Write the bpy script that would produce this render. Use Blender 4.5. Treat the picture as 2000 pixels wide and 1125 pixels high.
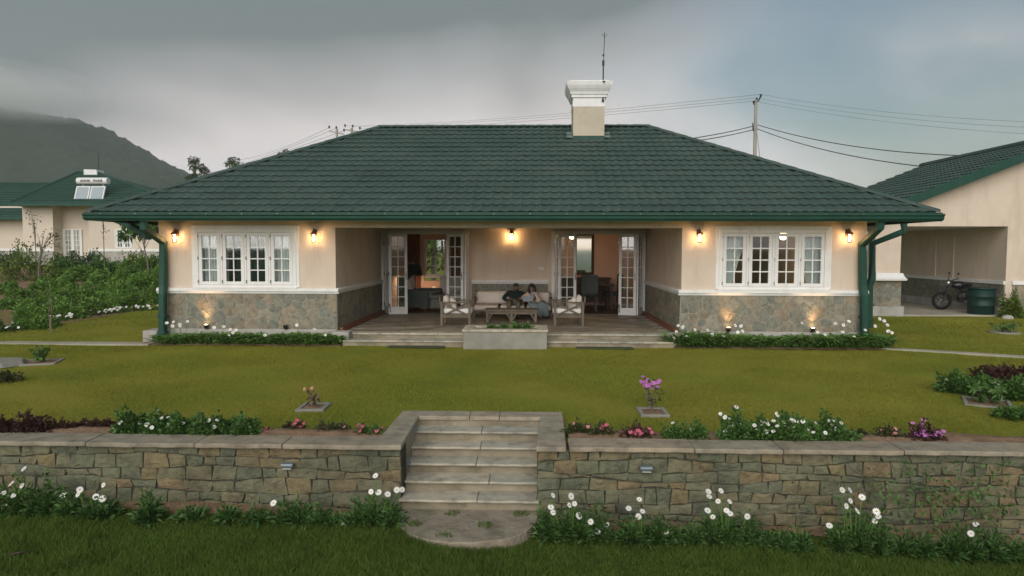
import bpy, bmesh, math, random
import numpy as np
from mathutils import Vector, Matrix, noise as mnoise

# ------------------------------------------------------------------ scene, camera, sky, sun
scene = bpy.context.scene
col = scene.collection
for o in list(bpy.data.objects):
    bpy.data.objects.remove(o)
CAM = np.array([0.5184, -14.5473, 2.0]); YAW, PIT, ROL, FPX = -0.0288, -0.0571, 0.0022, 1333.3
_f = np.array([math.sin(YAW)*math.cos(PIT), math.cos(YAW)*math.cos(PIT), math.sin(PIT)])
_r = np.array([math.cos(YAW), -math.sin(YAW), 0.0]); _u = np.cross(_r, _f)
_r, _u = _r*math.cos(ROL)+_u*math.sin(ROL), _u*math.cos(ROL)-_r*math.sin(ROL)
cam_data = bpy.data.cameras.new('camera'); cam = bpy.data.objects.new('camera', cam_data); col.objects.link(cam)
cam_data.sensor_width = 36; cam_data.lens = 24.0; cam_data.clip_end = 20000; cam_data.clip_start = 0.1
M = Matrix.Identity(4)
for i in range(3):
    M[i][0] = _r[i]; M[i][1] = _u[i]; M[i][2] = -_f[i]; M[i][3] = CAM[i]
cam.matrix_world = M
scene.camera = cam

EXPOSURE = 1.07
SUN_EL, SUN_AZ = 27.0, -12.0        # azimuth measured from -Y (behind the camera), negative = from the left
scene.view_settings.view_transform = 'Standard'; scene.view_settings.look = 'None'
scene.view_settings.exposure = EXPOSURE; scene.view_settings.gamma = 1.0
scene.view_settings.use_curve_mapping = False
scene.cycles.max_bounces = 8; scene.cycles.transparent_max_bounces = 16; scene.cycles.volume_bounces = 3
scene.cycles.sample_clamp_indirect = 4.0
try:
    scene.cycles.use_denoising = True
except Exception:
    pass

world = bpy.data.worlds.new('World'); scene.world = world; world.use_nodes = True
nt = world.node_tree; nt.nodes.clear()
def N(t, kind, **kw):
    n = t.nodes.new(kind)
    for k, v in kw.items(): setattr(n, k, v)
    return n
def L(t, a, b): t.links.new(a, b)
def ramp(t, stops, interp='LINEAR'):
    n = N(t, 'ShaderNodeValToRGB'); cr = n.color_ramp; cr.interpolation = interp
    while len(cr.elements) < len(stops): cr.elements.new(0.5)
    for e, (p, c) in zip(cr.elements, stops):
        e.position = p; e.color = (c[0], c[1], c[2], 1) if len(c) == 3 else c
    return n
def math_(t, op, a, b=None, clamp=False):
    n = N(t, 'ShaderNodeMath', operation=op); n.use_clamp = clamp
    for i, v in enumerate((a, b)):
        if v is None: continue
        if isinstance(v, (int, float)): n.inputs[i].default_value = v
        else: L(t, v, n.inputs[i])
    return n.outputs[0]
tc = N(nt, 'ShaderNodeTexCoord')
sky = N(nt, 'ShaderNodeTexSky', sky_type='NISHITA'); sky.sun_disc = False
sky.sun_elevation = math.radians(SUN_EL); sky.sun_rotation = math.radians(180 + SUN_AZ)
sky.air_density = 1.5; sky.dust_density = 1.5; sky.ozone_density = 3.0
sep = N(nt, 'ShaderNodeSeparateXYZ'); L(nt, tc.outputs['Generated'], sep.inputs[0])
mp = N(nt, 'ShaderNodeMapping'); mp.inputs['Scale'].default_value = (1.0, 1.0, 2.2); mp.inputs['Location'].default_value = (0.33, 0.2, 0.1)
L(nt, tc.outputs['Generated'], mp.inputs[0])
n1 = N(nt, 'ShaderNodeTexNoise'); n1.inputs['Scale'].default_value = 1.9; n1.inputs['Detail'].default_value = 4; n1.inputs['Roughness'].default_value = 0.42
n1.inputs['Distortion'].default_value = 0.35
L(nt, mp.outputs[0], n1.inputs['Vector'])
mp2 = N(nt, 'ShaderNodeMapping'); mp2.inputs['Scale'].default_value = (1.0, 1.0, 1.0); mp2.inputs['Location'].default_value = (2.1, 0.7, 0.4); mp2.inputs['Rotation'].default_value = (0, 0.5, 0)
L(nt, tc.outputs['Generated'], mp2.inputs[0])
n2 = N(nt, 'ShaderNodeTexNoise'); n2.inputs['Scale'].default_value = 4.0; n2.inputs['Detail'].default_value = 6; n2.inputs['Roughness'].default_value = 0.55
L(nt, mp2.outputs[0], n2.inputs['Vector'])
# cloud brightness: dark heavy cloud aloft, pale and slightly rosy towards the horizon
elev = math_(nt, 'MULTIPLY', math_(nt, 'SUBTRACT', sep.outputs[2], 0.105), 3.5)
az = math_(nt, 'MULTIPLY', sep.outputs[0], 0.38)
h = math_(nt, 'ADD', elev, math_(nt, 'MULTIPLY', math_(nt, 'SUBTRACT', n1.outputs['Fac'], 0.5), 1.05))
h = math_(nt, 'ADD', h, math_(nt, 'MULTIPLY', math_(nt, 'SUBTRACT', n2.outputs['Fac'], 0.5), 0.16))
h = math_(nt, 'SUBTRACT', h, az, clamp=True)
cr = ramp(nt, [(0.0, (.57,.54,.56)), (0.27, (.56,.515,.51)), (0.50, (.31,.297,.302)), (0.76, (.104,.124,.131)), (1.0, (.096,.121,.130))])
L(nt, h, cr.inputs[0])
# clear blue gaps, more of them towards the right
g = math_(nt, 'ADD', n1.outputs['Fac'], math_(nt, 'MULTIPLY', sep.outputs[0], -0.33))
g = math_(nt, 'ADD', g, math_(nt, 'MULTIPLY', math_(nt, 'SUBTRACT', n2.outputs['Fac'], 0.5), 0.30))
gr = ramp(nt, [(0.14, (0,0,0)), (0.58, (1,1,1))], 'EASE'); L(nt, g, gr.inputs[0])
bg1 = N(nt, 'ShaderNodeBackground'); bg1.inputs['Strength'].default_value = 0.042; L(nt, sky.outputs[0], bg1.inputs[0])
bg2 = N(nt, 'ShaderNodeBackground'); bg2.inputs['Strength'].default_value = 0.80; L(nt, cr.outputs[0], bg2.inputs[0])
mx = N(nt, 'ShaderNodeMixShader'); L(nt, gr.outputs[0], mx.inputs[0]); L(nt, bg1.outputs[0], mx.inputs[1]); L(nt, bg2.outputs[0], mx.inputs[2])
wo = N(nt, 'ShaderNodeOutputWorld'); L(nt, mx.outputs[0], wo.inputs[0])

sd = bpy.data.lights.new('sun', 'SUN'); sd.energy = 1.5; sd.angle = math.radians(60); sd.color = (1.0, 0.95, 0.88)
sun = bpy.data.objects.new('sun', sd); col.objects.link(sun)
_el, _az = math.radians(SUN_EL), math.radians(SUN_AZ)
to_sun = Vector((math.sin(_az)*math.cos(_el), -math.cos(_az)*math.cos(_el), math.sin(_el)))
sun.rotation_euler = to_sun.to_track_quat('Z', 'Y').to_euler(); sun.location = (0, -30, 30)

# ------------------------------------------------------------------ helpers
def ray(px, py): return _f + _r*(px-1000)/FPX - _u*(py-562.5)/FPX
def G(px, py, z=0.0):                       # point of the horizontal plane z
    d = ray(px, py); t = (z-CAM[2])/d[2]; return Vector(CAM + t*d)
def P(px, py, Y):                           # point of the vertical plane y = Y
    d = ray(px, py); t = (Y-CAM[1])/d[1]; return Vector(CAM + t*d)

MATS = {}
def principled(name, rough=0.7, spec=0.4):
    m = bpy.data.materials.new(name); m.use_nodes = True; MATS[name] = m
    t = m.node_tree; b = t.nodes['Principled BSDF']
    b.inputs['Roughness'].default_value = rough; b.inputs['Specular IOR Level'].default_value = spec
    return m, t, b
def noisy(name, c1, c2, scale=3.0, rough=0.75, bump=0.15, bscale=60.0, spec=0.3, stain=None, objrand=0.0, coord='Object', sheen=0, metal=0.0, bdist=0.01, streak=1.0):
    """two-tone noise colour, optional darker stains, fine bump, optional per-object brightness shift"""
    m, t, b = principled(name, rough, spec)
    b.inputs['Metallic'].default_value = metal
    if coord == 'World':
        geo = N(t, 'ShaderNodeNewGeometry'); vec = geo.outputs['Position']
    else:
        tcn = N(t, 'ShaderNodeTexCoord'); vec = tcn.outputs['Object']
    nz = N(t, 'ShaderNodeTexNoise'); nz.inputs['Scale'].default_value = scale; nz.inputs['Detail'].default_value = 8; nz.inputs['Roughness'].default_value = 0.62
    L(t, vec, nz.inputs['Vector'])
    r = ramp(t, [(0.3, c1), (0.7, c2)]); L(t, nz.outputs['Fac'], r.inputs[0]); out = r.outputs[0]
    if stain:
        ns = N(t, 'ShaderNodeTexNoise'); ns.inputs['Scale'].default_value = stain[1]; ns.inputs['Detail'].default_value = 9; ns.inputs['Roughness'].default_value = 0.7
        if streak != 1.0:
            mps = N(t, 'ShaderNodeMapping'); mps.inputs['Scale'].default_value = (1, 1, streak); L(t, vec, mps.inputs[0]); L(t, mps.outputs[0], ns.inputs['Vector'])
        else: L(t, vec, ns.inputs['Vector'])
        rs = ramp(t, [(0.50, (0,0,0)), (0.72, (1,1,1))]); L(t, ns.outputs['Fac'], rs.inputs[0])
        mxn = N(t, 'ShaderNodeMix', data_type='RGBA'); mxn.inputs['B'].default_value = (*stain[0], 1)
        L(t, math_(t, 'MULTIPLY', rs.outputs[0], stain[2]), mxn.inputs['Factor']); L(t, out, mxn.inputs['A']); out = mxn.outputs['Result']
    if objrand:
        oi = N(t, 'ShaderNodeObjectInfo'); hs = N(t, 'ShaderNodeHueSaturation')
        v = math_(t, 'ADD', math_(t, 'MULTIPLY', oi.outputs['Random'], 2*objrand), 1-objrand)
        L(t, v, hs.inputs['Value']); L(t, out, hs.inputs['Color']); out = hs.outputs['Color']
    L(t, out, b.inputs['Base Color'])
    if bump:
        nb = N(t, 'ShaderNodeTexNoise'); nb.inputs['Scale'].default_value = bscale; nb.inputs['Detail'].default_value = 6
        L(t, vec, nb.inputs['Vector'])
        bp = N(t, 'ShaderNodeBump'); bp.inputs['Strength'].default_value = bump; bp.inputs['Distance'].default_value = bdist
        L(t, nb.outputs['Fac'], bp.inputs['Height']); L(t, bp.outputs[0], b.inputs['Normal'])
    return m
def stone_mat(name, cols, rough=0.85, bump=0.5, scale=9.0, dark=(0.03,0.035,0.03), hue=0.25):
    """each stone object takes its own tone out of cols, with blotches and lichen"""
    m, t, b = principled(name, rough, 0.25)
    oi = N(t, 'ShaderNodeObjectInfo'); geo = N(t, 'ShaderNodeNewGeometry')
    k = len(cols); r = ramp(t, [(i/k, c) for i, c in enumerate(cols)], 'CONSTANT'); L(t, oi.outputs['Random'], r.inputs[0])
    nz = N(t, 'ShaderNodeTexNoise'); nz.inputs['Scale'].default_value = scale; nz.inputs['Detail'].default_value = 9; nz.inputs['Roughness'].default_value = 0.7
    L(t, geo.outputs['Position'], nz.inputs['Vector'])
    r2 = ramp(t, [(0.28, (0.35,0.35,0.35)), (0.5, (0.95,0.95,0.93)), (0.75, (1.35,1.3,1.2))]); L(t, nz.outputs['Fac'], r2.inputs[0])
    mu = N(t, 'ShaderNodeMix', data_type='RGBA', blend_type='MULTIPLY'); mu.inputs['Factor'].default_value = 0.85
    L(t, r.outputs[0], mu.inputs['A']); L(t, r2.outputs[0], mu.inputs['B'])
    n3 = N(t, 'ShaderNodeTexNoise'); n3.inputs['Scale'].default_value = 2.2; n3.inputs['Detail'].default_value = 6
    L(t, geo.outputs['Position'], n3.inputs['Vector'])
    r3 = ramp(t, [(0.5, (0,0,0)), (0.75, (1,1,1))]); L(t, n3.outputs['Fac'], r3.inputs[0])
    mx2 = N(t, 'ShaderNodeMix', data_type='RGBA'); mx2.inputs['B'].default_value = (*dark, 1)
    L(t, math_(t, 'MULTIPLY', r3.outputs[0], hue), mx2.inputs['Factor']); L(t, mu.outputs['Result'], mx2.inputs['A'])
    L(t, mx2.outputs['Result'], b.inputs['Base Color'])
    nb = N(t, 'ShaderNodeTexNoise'); nb.inputs['Scale'].default_value = 28; nb.inputs['Detail'].default_value = 8; nb.inputs['Roughness'].default_value = 0.65
    L(t, geo.outputs['Position'], nb.inputs['Vector'])
    bp = N(t, 'ShaderNodeBump'); bp.inputs['Strength'].default_value = bump; bp.inputs['Distance'].default_value = 0.03
    L(t, nb.outputs['Fac'], bp.inputs['Height']); L(t, bp.outputs[0], b.inputs['Normal'])
    return m
def leaf_mat(name, c1, c2, c3=None, rough=0.5, trans=0.25, spec=0.3, nsc=3.5):
    m, t, b = principled(name, rough, spec)
    geo = N(t, 'ShaderNodeNewGeometry')
    st = [(0.0, c1), (0.55, c2)] + ([(0.93, c2), (1.0, c3)] if c3 else [(1.0, c2)])
    r = ramp(t, st); L(t, geo.outputs['Random Per Island'], r.inputs[0])
    nz = N(t, 'ShaderNodeTexNoise'); nz.inputs['Scale'].default_value = nsc; nz.inputs['Detail'].default_value = 3; L(t, geo.outputs['Position'], nz.inputs['Vector'])
    hs = N(t, 'ShaderNodeHueSaturation'); L(t, r.outputs[0], hs.inputs['Color'])
    L(t, math_(t, 'ADD', math_(t, 'MULTIPLY', nz.outputs['Fac'], 0.9), 0.55), hs.inputs['Value'])
    L(t, hs.outputs[0], b.inputs['Base Color'])
    tr = N(t, 'ShaderNodeBsdfTranslucent'); L(t, hs.outputs[0], tr.inputs['Color'])
    ms = N(t, 'ShaderNodeMixShader'); ms.inputs[0].default_value = trans
    L(t, b.outputs[0], ms.inputs[1]); L(t, tr.outputs[0], ms.inputs[2])
    L(t, ms.outputs[0], t.nodes['Material Output'].inputs['Surface'])
    return m
def plain(name, c, rough=0.6, spec=0.4, metal=0.0):
    return noisy(name, tuple(x*0.9 for x in c), tuple(min(1, x*1.08) for x in c), 6.0, rough, 0.05, 80, spec, metal=metal)
def glass_mat(name, tint=(0.93,0.97,0.96), refl=1.0):
    m = bpy.data.materials.new(name); m.use_nodes = True; MATS[name] = m; t = m.node_tree; t.nodes.clear()
    tr = N(t, 'ShaderNodeBsdfTransparent'); tr.inputs[0].default_value = (*tint, 1)
    gl = N(t, 'ShaderNodeBsdfGlossy'); gl.inputs['Roughness'].default_value = 0.03
    fr = N(t, 'ShaderNodeFresnel'); fr.inputs[0].default_value = 1.52
    nz = N(t, 'ShaderNodeTexNoise'); nz.inputs['Scale'].default_value = 3.0
    bp = N(t, 'ShaderNodeBump'); bp.inputs['Strength'].default_value = 0.02; L(t, nz.outputs['Fac'], bp.inputs['Height']); L(t, bp.outputs[0], gl.inputs['Normal'])
    ms = N(t, 'ShaderNodeMixShader'); L(t, math_(t, 'MULTIPLY', fr.outputs[0], 1.6*refl, True), ms.inputs[0]); L(t, tr.outputs[0], ms.inputs[1]); L(t, gl.outputs[0], ms.inputs[2])
    out = N(t, 'ShaderNodeOutputMaterial'); L(t, ms.outputs[0], out.inputs[0])
    return m
def emit_mat(name, c, s):
    m = bpy.data.materials.new(name); m.use_nodes = True; MATS[name] = m; t = m.node_tree; t.nodes.clear()
    e = N(t, 'ShaderNodeEmission'); e.inputs[0].default_value = (*c, 1); e.inputs[1].default_value = s
    out = N(t, 'ShaderNodeOutputMaterial'); L(t, e.outputs[0], out.inputs[0]); return m

class MB:
    def __init__(s): s.v = []; s.f = []; s.mi = []; s.m = 0
    def add(s, vs, fs):
        k = len(s.v); s.v += [tuple(p) for p in vs]; s.f += [tuple(i+k for i in f) for f in fs]; s.mi += [s.m]*len(fs); return s
    def box(s, x0, x1, y0, y1, z0, z1):
        return s.add([(x0,y0,z0),(x1,y0,z0),(x1,y1,z0),(x0,y1,z0),(x0,y0,z1),(x1,y0,z1),(x1,y1,z1),(x0,y1,z1)],
                     [(0,3,2,1),(4,5,6,7),(0,1,5,4),(1,2,6,5),(2,3,7,6),(3,0,4,7)])
    def obox(s, c, size, mat=None):
        c = Vector(c); mat = mat or Matrix.Identity(3); hx, hy, hz = (k/2 for k in size)
        pts = [c + mat @ Vector(p) for p in ((-hx,-hy,-hz),(hx,-hy,-hz),(hx,hy,-hz),(-hx,hy,-hz),(-hx,-hy,hz),(hx,-hy,hz),(hx,hy,hz),(-hx,hy,hz))]
        return s.add(pts, [(0,3,2,1),(4,5,6,7),(0,1,5,4),(1,2,6,5),(2,3,7,6),(3,0,4,7)])
    def bar(s, a, b, w, d=None, up=(0,0,1)):
        a, b = Vector(a), Vector(b); z = (b-a).normalized(); u = Vector(up)
        if abs(z.dot(u)) > 0.98: u = Vector((0,1,0))
        x = u.cross(z).normalized(); y = z.cross(x)
        m = Matrix((x, y, z)).transposed()
        return s.obox((a+b)/2, (w, d or w, (b-a).length), m)
    def tube(s, pts, r, n=8, cap=True, sec=None):
        pts = [Vector(p) for p in pts]; rings = []; k0 = len(s.v); vs = []
        rr = r if isinstance(r, (list, tuple)) else [r]*len(pts)
        for i, p in enumerate(pts):
            d = (pts[min(i+1, len(pts)-1)] - pts[max(i-1, 0)]).normalized()
            u = Vector((0,0,1)) if abs(d.z) < 0.95 else Vector((0,1,0))
            x = u.cross(d).normalized(); y = d.cross(x)
            if 0 < i < len(pts)-1:
                ca = max(0.35, math.cos(((pts[i]-pts[i-1]).angle(pts[i+1]-pts[i]))/2))
            else: ca = 1
            for j in range(n):
                if sec: ax, ay = sec[j]; vs.append(p + x*ax + y*ay)
                else:
                    a = 2*math.pi*j/n; vs.append(p + (x*math.cos(a) + y*math.sin(a))*rr[i])
        fs = []
        for i in range(len(pts)-1):
            for j in range(n):
                a = i*n+j; b = i*n+(j+1) % n; fs.append((a, b, b+n, a+n))
        if cap: fs += [tuple(range(n-1, -1, -1)), tuple(range((len(pts)-1)*n, len(pts)*n))]
        return s.add(vs, fs)
    def lathe(s, prof, n=16, c=(0,0,0), a0=0.0):
        vs = []; fs = []
        for r, z in prof:
            for j in range(n):
                a = a0+2*math.pi*j/n; vs.append((c[0]+r*math.cos(a), c[1]+r*math.sin(a), c[2]+z))
        for i in range(len(prof)-1):
            for j in range(n):
                a = i*n+j; b = i*n+(j+1) % n; fs.append((a, b, b+n, a+n))
        fs += [tuple(range(n-1, -1, -1)), tuple(range((len(prof)-1)*n, len(prof)*n))]
        return s.add(vs, fs)
    def ell(s, c, r, n=12, m=8, mat=None):
        vs = []; fs = []; mat = mat or Matrix.Identity(3); c = Vector(c)
        for i in range(m+1):
            t = math.pi*i/m
            for j in range(n):
                a = 2*math.pi*j/n
                vs.append(c + mat @ Vector((r[0]*math.sin(t)*math.cos(a), r[1]*math.sin(t)*math.sin(a), r[2]*math.cos(t))))
        for i in range(m):
            for j in range(n):
                a = i*n+j; b = i*n+(j+1) % n; fs.append((a, a+n, b+n, b))
        return s.add(vs, fs)
    def extrude(s, prof, a, b, closed=True):
        """profile of (offset_vectors) swept from a to b"""
        a, b = Vector(a), Vector(b); n = len(prof)
        vs = [a+Vector(p) for p in prof] + [b+Vector(p) for p in prof]
        fs = [(i, (i+1) % n, (i+1) % n+n, i+n) for i in range(n if closed else n-1)]
        if closed: fs += [tuple(range(n-1, -1, -1)), tuple(range(n, 2*n))]
        return s.add(vs, fs)
    def mesh(s, name, mats=None, smooth=False):
        me = bpy.data.meshes.new(name); me.from_pydata(s.v, [], s.f)
        for m in (mats if isinstance(mats, (list, tuple)) else [mats]):
            if m: me.materials.append(MATS[m] if isinstance(m, str) else m)
        if max(s.mi, default=0): me.polygons.foreach_set('material_index', s.mi)
        me.validate(); fix_normals(me)
        if smooth: me.polygons.foreach_set('use_smooth', [True]*len(me.polygons))
        return me
    def build(s, name, mats, parent=None, smooth=False, bevel=0, subsurf=0, loc=None, autosmooth=None):
        me = s.mesh(name, mats, smooth)
        o = link(name, me, parent, loc)
        if bevel:
            b = o.modifiers.new('bevel', 'BEVEL'); b.width = bevel; b.segments = 2; b.limit_method = 'ANGLE'; b.angle_limit = 0.6
        if subsurf:
            b = o.modifiers.new('sub', 'SUBSURF'); b.levels = subsurf; b.render_levels = subsurf
        return o
def fix_normals(me):
    bm = bmesh.new(); bm.from_mesh(me); bmesh.ops.recalc_face_normals(bm, faces=bm.faces); bm.to_mesh(me); bm.free()
def link(name, data, parent=None, loc=None):
    o = bpy.data.objects.new(name, data); col.objects.link(o)
    if parent: o.parent = parent
    if loc is not None: o.location = loc
    return o
def tag(o, label=None, cat=None, group=None, kind=None):
    if label: o['label'] = label
    if cat: o['category'] = cat
    if group: o['group'] = group
    if kind: o['kind'] = kind
    return o
def thing(name, label, cat, loc=(0,0,0), rz=0.0, group=None):
    o = link(name, None, None, loc); o.rotation_euler = (0, 0, rz); o.empty_display_size = 0.2
    return tag(o, label, cat, group)
def raw_mesh(name, v, f, mat, smooth=False):
    """numpy vertices (n,3) and faces (m,k) -> mesh"""
    v = np.ascontiguousarray(v, dtype=np.float32); f = np.ascontiguousarray(f, dtype=np.int32); k = f.shape[1]
    me = bpy.data.meshes.new(name); me.vertices.add(len(v)); me.vertices.foreach_set('co', v.ravel())
    me.loops.add(f.size); me.loops.foreach_set('vertex_index', f.ravel())
    me.polygons.add(len(f)); me.polygons.foreach_set('loop_start', np.arange(0, f.size, k, dtype=np.int32))
    me.polygons.foreach_set('loop_total', np.full(len(f), k, dtype=np.int32))
    if smooth: me.polygons.foreach_set('use_smooth', np.ones(len(f), dtype=bool))
    me.materials.append(MATS[mat] if isinstance(mat, str) else mat); me.update(calc_edges=True)
    return me
def norm(a): return a/np.maximum(np.linalg.norm(a, axis=1, keepdims=True), 1e-9)
def leaves(name, pts, dirs, length, width, mat, parent=None, rng=None, droop=0.25, kind=None):
    """rhombic folded leaves at pts pointing along dirs"""
    rng = rng or np.random.default_rng(1); n = len(pts); d = norm(dirs)
    ln = (length*(0.7+0.6*rng.random(n)))[:, None]; wd = (width*(0.7+0.6*rng.random(n)))[:, None]
    side = norm(np.cross(d, rng.normal(size=(n,3)))); up = np.cross(side, d)
    a = pts; mid = pts + d*ln*0.5; tip = pts + d*ln; tip[:, 2] -= droop*ln[:, 0]
    l = mid + side*wd*0.5 + up*wd*0.18; r = mid - side*wd*0.5 + up*wd*0.18
    v = np.stack([a, r, tip, l], 1).reshape(-1, 3)
    b = np.arange(n)*4; f = np.concatenate([np.stack([b, b+1, b+2], 1), np.stack([b, b+2, b+3], 1)])
    o = link(name, raw_mesh(name, v, f, mat), parent)
    if kind: o['kind'] = kind
    return o
def straps(name, base, dirs, length, width, mat, parent=None, rng=None, bend=0.6):
    """long arching strap leaves of three segments"""
    rng = rng or np.random.default_rng(1); n = len(base); d = norm(dirs)
    ln = (length*(0.65+0.7*rng.random(n)))[:, None]; wd = (width*(0.7+0.6*rng.random(n)))[:, None]
    side = norm(np.cross(d, np.array([[0,0,1.0]])) + 0.2*rng.normal(size=(n,3)))
    vs = []
    for t, w in ((0, .55), (.35, 1.0), (.7, .8), (1.0, .08)):
        p = base + d*ln*t; p = p.copy(); p[:, 2] -= bend*ln[:, 0]*t**2.2
        vs += [p - side*wd*w/2, p + side*wd*w/2]
    v = np.stack(vs, 1).reshape(-1, 3); b = (np.arange(n)*8)[:, None]
    f = np.concatenate([b+np.array([[0,1,3,2]]), b+np.array([[2,3,5,4]]), b+np.array([[4,5,7,6]])])
    return link(name, raw_mesh(name, v, f, mat), parent)
def blob_points(n, r, rng, shell=0.55, flat=0.0):
    """points through a lumpy dome of radii r resting on z=0, with outward directions"""
    d = norm(rng.normal(size=(n,3))); d[:, 2] = np.abs(d[:, 2])*(1-flat)
    k = (shell + (1-shell)*rng.random(n))
    lump = 0.78 + 0.30*np.sin(d[:,0]*5.1+r[0]*7)*np.cos(d[:,1]*4.3+r[1]*9) + 0.14*np.sin(d[:,2]*9+d[:,0]*7)
    p = d*(k*lump)[:, None]*np.array([r])
    return p, d
# ------------------------------------------------------------------ materials
noisy('plaster', (.575,.475,.385), (.65,.55,.46), 1.6, .85, .35, 45, .2, stain=((.43,.36,.28), 3.4, .5), coord='World', streak=.22)
noisy('plaster_far', (.56,.485,.405), (.64,.56,.475), 0.5, .85, .1, 20, .2, coord='World')
noisy('plaster_room', (.62,.42,.32), (.68,.47,.37), 1.2, .9, .1, 45, .15, coord='World')
noisy('white_paint', (.66,.66,.65), (.76,.76,.75), 4.0, .5, .06, 60, .4, stain=((.46,.45,.41), 5.0, .4), coord='World', streak=.25)
noisy('chimney_tan', (.44,.39,.30), (.52,.465,.365), 2.0, .85, .2, 40, .2, stain=((.30,.27,.19), 3.0, .4), coord='World')
noisy('plinth', (.30,.29,.265), (.42,.40,.37), 2.2, .9, .3, 35, .2, stain=((.16,.17,.13), 2.6, .6), coord='World', streak=.3)
noisy('mortar', (.28,.26,.215), (.37,.345,.29), 9, .95, .4, 60, .1, coord='World')
noisy('mortar_dark', (.035,.035,.028), (.09,.085,.065), 6, .95, .5, 40, .1, coord='World')
stone_mat('dado_stone', [(.213,.207,.170), (.253,.230,.178), (.190,.196,.167), (.282,.241,.178), (.230,.218,.172), (.253,.213,.155), (.201,.207,.175), (.270,.253,.201), (.218,.216,.175)], hue=.25)
stone_mat('wall_stone', [(0.174,0.162,0.101), (0.151,0.154,0.099), (0.178,0.158,0.096), (0.138,0.148,0.099), (0.192,0.158,0.090), (0.160,0.158,0.101), (0.142,0.149,0.099), (0.182,0.160,0.099), (0.170,0.165,0.108), (0.131,0.140,0.096), (0.153,0.152,0.099), (0.201,0.158,0.093)], bump=.7, hue=.5)
stone_mat('coping_stone', [(.297,.253,.193), (.330,.275,.204), (.275,.242,.187), (.308,.270,.209)], bump=.35, scale=5, hue=.35, dark=(.11,.10,.07))
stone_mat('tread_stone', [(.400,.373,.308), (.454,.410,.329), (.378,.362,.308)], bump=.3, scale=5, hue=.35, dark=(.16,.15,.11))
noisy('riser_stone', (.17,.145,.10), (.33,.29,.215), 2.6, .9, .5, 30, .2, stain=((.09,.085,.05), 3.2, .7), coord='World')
noisy('roof_tile', (.040,.070,.060), (.064,.099,.087), .8, .6, .5, 160, .3, stain=((.085,.095,.078), 1.7, .45), objrand=.07, coord='World')
noisy('roof_tile_far', (.020,.056,.040), (.030,.075,.055), 1.0, .6, .3, 60, .3, coord='World')
noisy('gutter_green', (.005,.044,.030), (.008,.060,.041), 2.0, .55, .12, 30, .35, stain=((.035,.065,.05), 6, .55), coord='World', streak=.15)
noisy('soffit', (.40,.36,.27), (.46,.41,.31), 2, .8, .05, 30, .2, coord='World')
noisy('timber', (.105,.085,.062), (.17,.14,.105), 5, .7, .3, 40, .25, objrand=.12)
noisy('dark_timber', (.035,.022,.014), (.06,.038,.025), 5, .5, .2, 40, .35)
noisy('cushion', (.60,.53,.47), (.68,.61,.55), 3, .95, .35, 260, .1, objrand=.08)
noisy('cushion_white', (.66,.64,.61), (.74,.72,.69), 3, .95, .3, 260, .1)
noisy('charcoal_fabric', (.028,.032,.033), (.045,.05,.05), 6, .95, .3, 260, .1)
noisy('green_grey_fabric', (.075,.09,.085), (.11,.125,.115), 5, .95, .3, 220, .1)
noisy('pale_green_fabric', (.16,.17,.14), (.22,.22,.18), 5, .95, .3, 220, .1)
noisy('curtain_white', (.74,.75,.75), (.82,.83,.83), 2, .95, .2, 150, .1)
noisy('curtain_dark', (.022,.075,.055), (.035,.10,.075), 2, .95, .2, 150, .1)
noisy('curtain_brown', (.13,.055,.03), (.20,.09,.05), 2, .95, .2, 150, .1)
noisy('floor_tile', (.14,.12,.085), (.32,.28,.21), 1.4, .55, .15, 30, .35, stain=((.10,.055,.035), 1.6, .6), objrand=.25, coord='World')
noisy('wood_floor', (.07,.03,.018), (.12,.055,.03), 4, .35, .1, 30, .45, coord='World')
noisy('red_tile', (.15,.055,.03), (.22,.085,.05), 5, .6, .2, 40, .3)
noisy('skin', (.20,.11,.07), (.25,.145,.095), 9, .55, .05, 120, .35)
noisy('skin_light', (.30,.18,.125), (.36,.22,.16), 9, .55, .05, 120, .35)
noisy('hair', (.006,.005,.004), (.014,.011,.009), 30, .4, .4, 200, .4)
noisy('sweater', (.012,.022,.020), (.022,.034,.03), 8, .95, .4, 300, .1)
noisy('shirt_white', (.6,.6,.58), (.7,.7,.68), 8, .9, .2, 200, .1)
noisy('trousers', (.11,.105,.075), (.15,.14,.10), 8, .95, .3, 260, .1)
noisy('shawl', (.56,.42,.32), (.64,.49,.38), 5, .95, .5, 220, .1)
noisy('blanket', (.13,.17,.175), (.20,.24,.245), 5, .95, .4, 220, .1)
noisy('top_grey', (.24,.26,.29), (.32,.34,.37), 8, .95, .3, 240, .1)
plain('lips', (.16,.055,.045), .5); plain('eye_white', (.6,.6,.58), .3); plain('eye_dark', (.01,.008,.006), .3)
noisy('bronze', (.13,.07,.04), (.19,.105,.06), 12, .5, .2, 60, .4, metal=.2)
plain('black_metal', (.018,.018,.018), .5); plain('black_paint', (.012,.012,.013), .3, .5); plain('rubber', (.015,.015,.015), .85, .2)
plain('chrome', (.35,.35,.36), .25, .5, .9); plain('red_paint', (.25,.015,.012), .35); plain('lamp_shade_black', (.012,.02,.018), .9)
noisy('mat_green', (.055,.07,.045), (.09,.105,.07), 8, .95, .4, 200, .1)
noisy('flash_metal', (.12,.17,.15), (.18,.23,.20), 8, .5, .1, 60, .4)
noisy('barrel_green', (.006,.026,.022), (.011,.036,.030), 3, .5, .1, 30, .35)
noisy('concrete', (.205,.198,.17), (.29,.28,.245), 3, .9, .3, 40, .2, stain=((.18,.19,.13), 2.5, .5), coord='World')
noisy('concrete_pole', (.30,.28,.25), (.38,.36,.32), 2, .9, .2, 40, .2, coord='World')
noisy('path_mat', (.30,.28,.225), (.40,.37,.30), 1.3, .95, .3, 30, .15, stain=((.17,.16,.10), 1.2, .5), coord='World')
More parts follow.
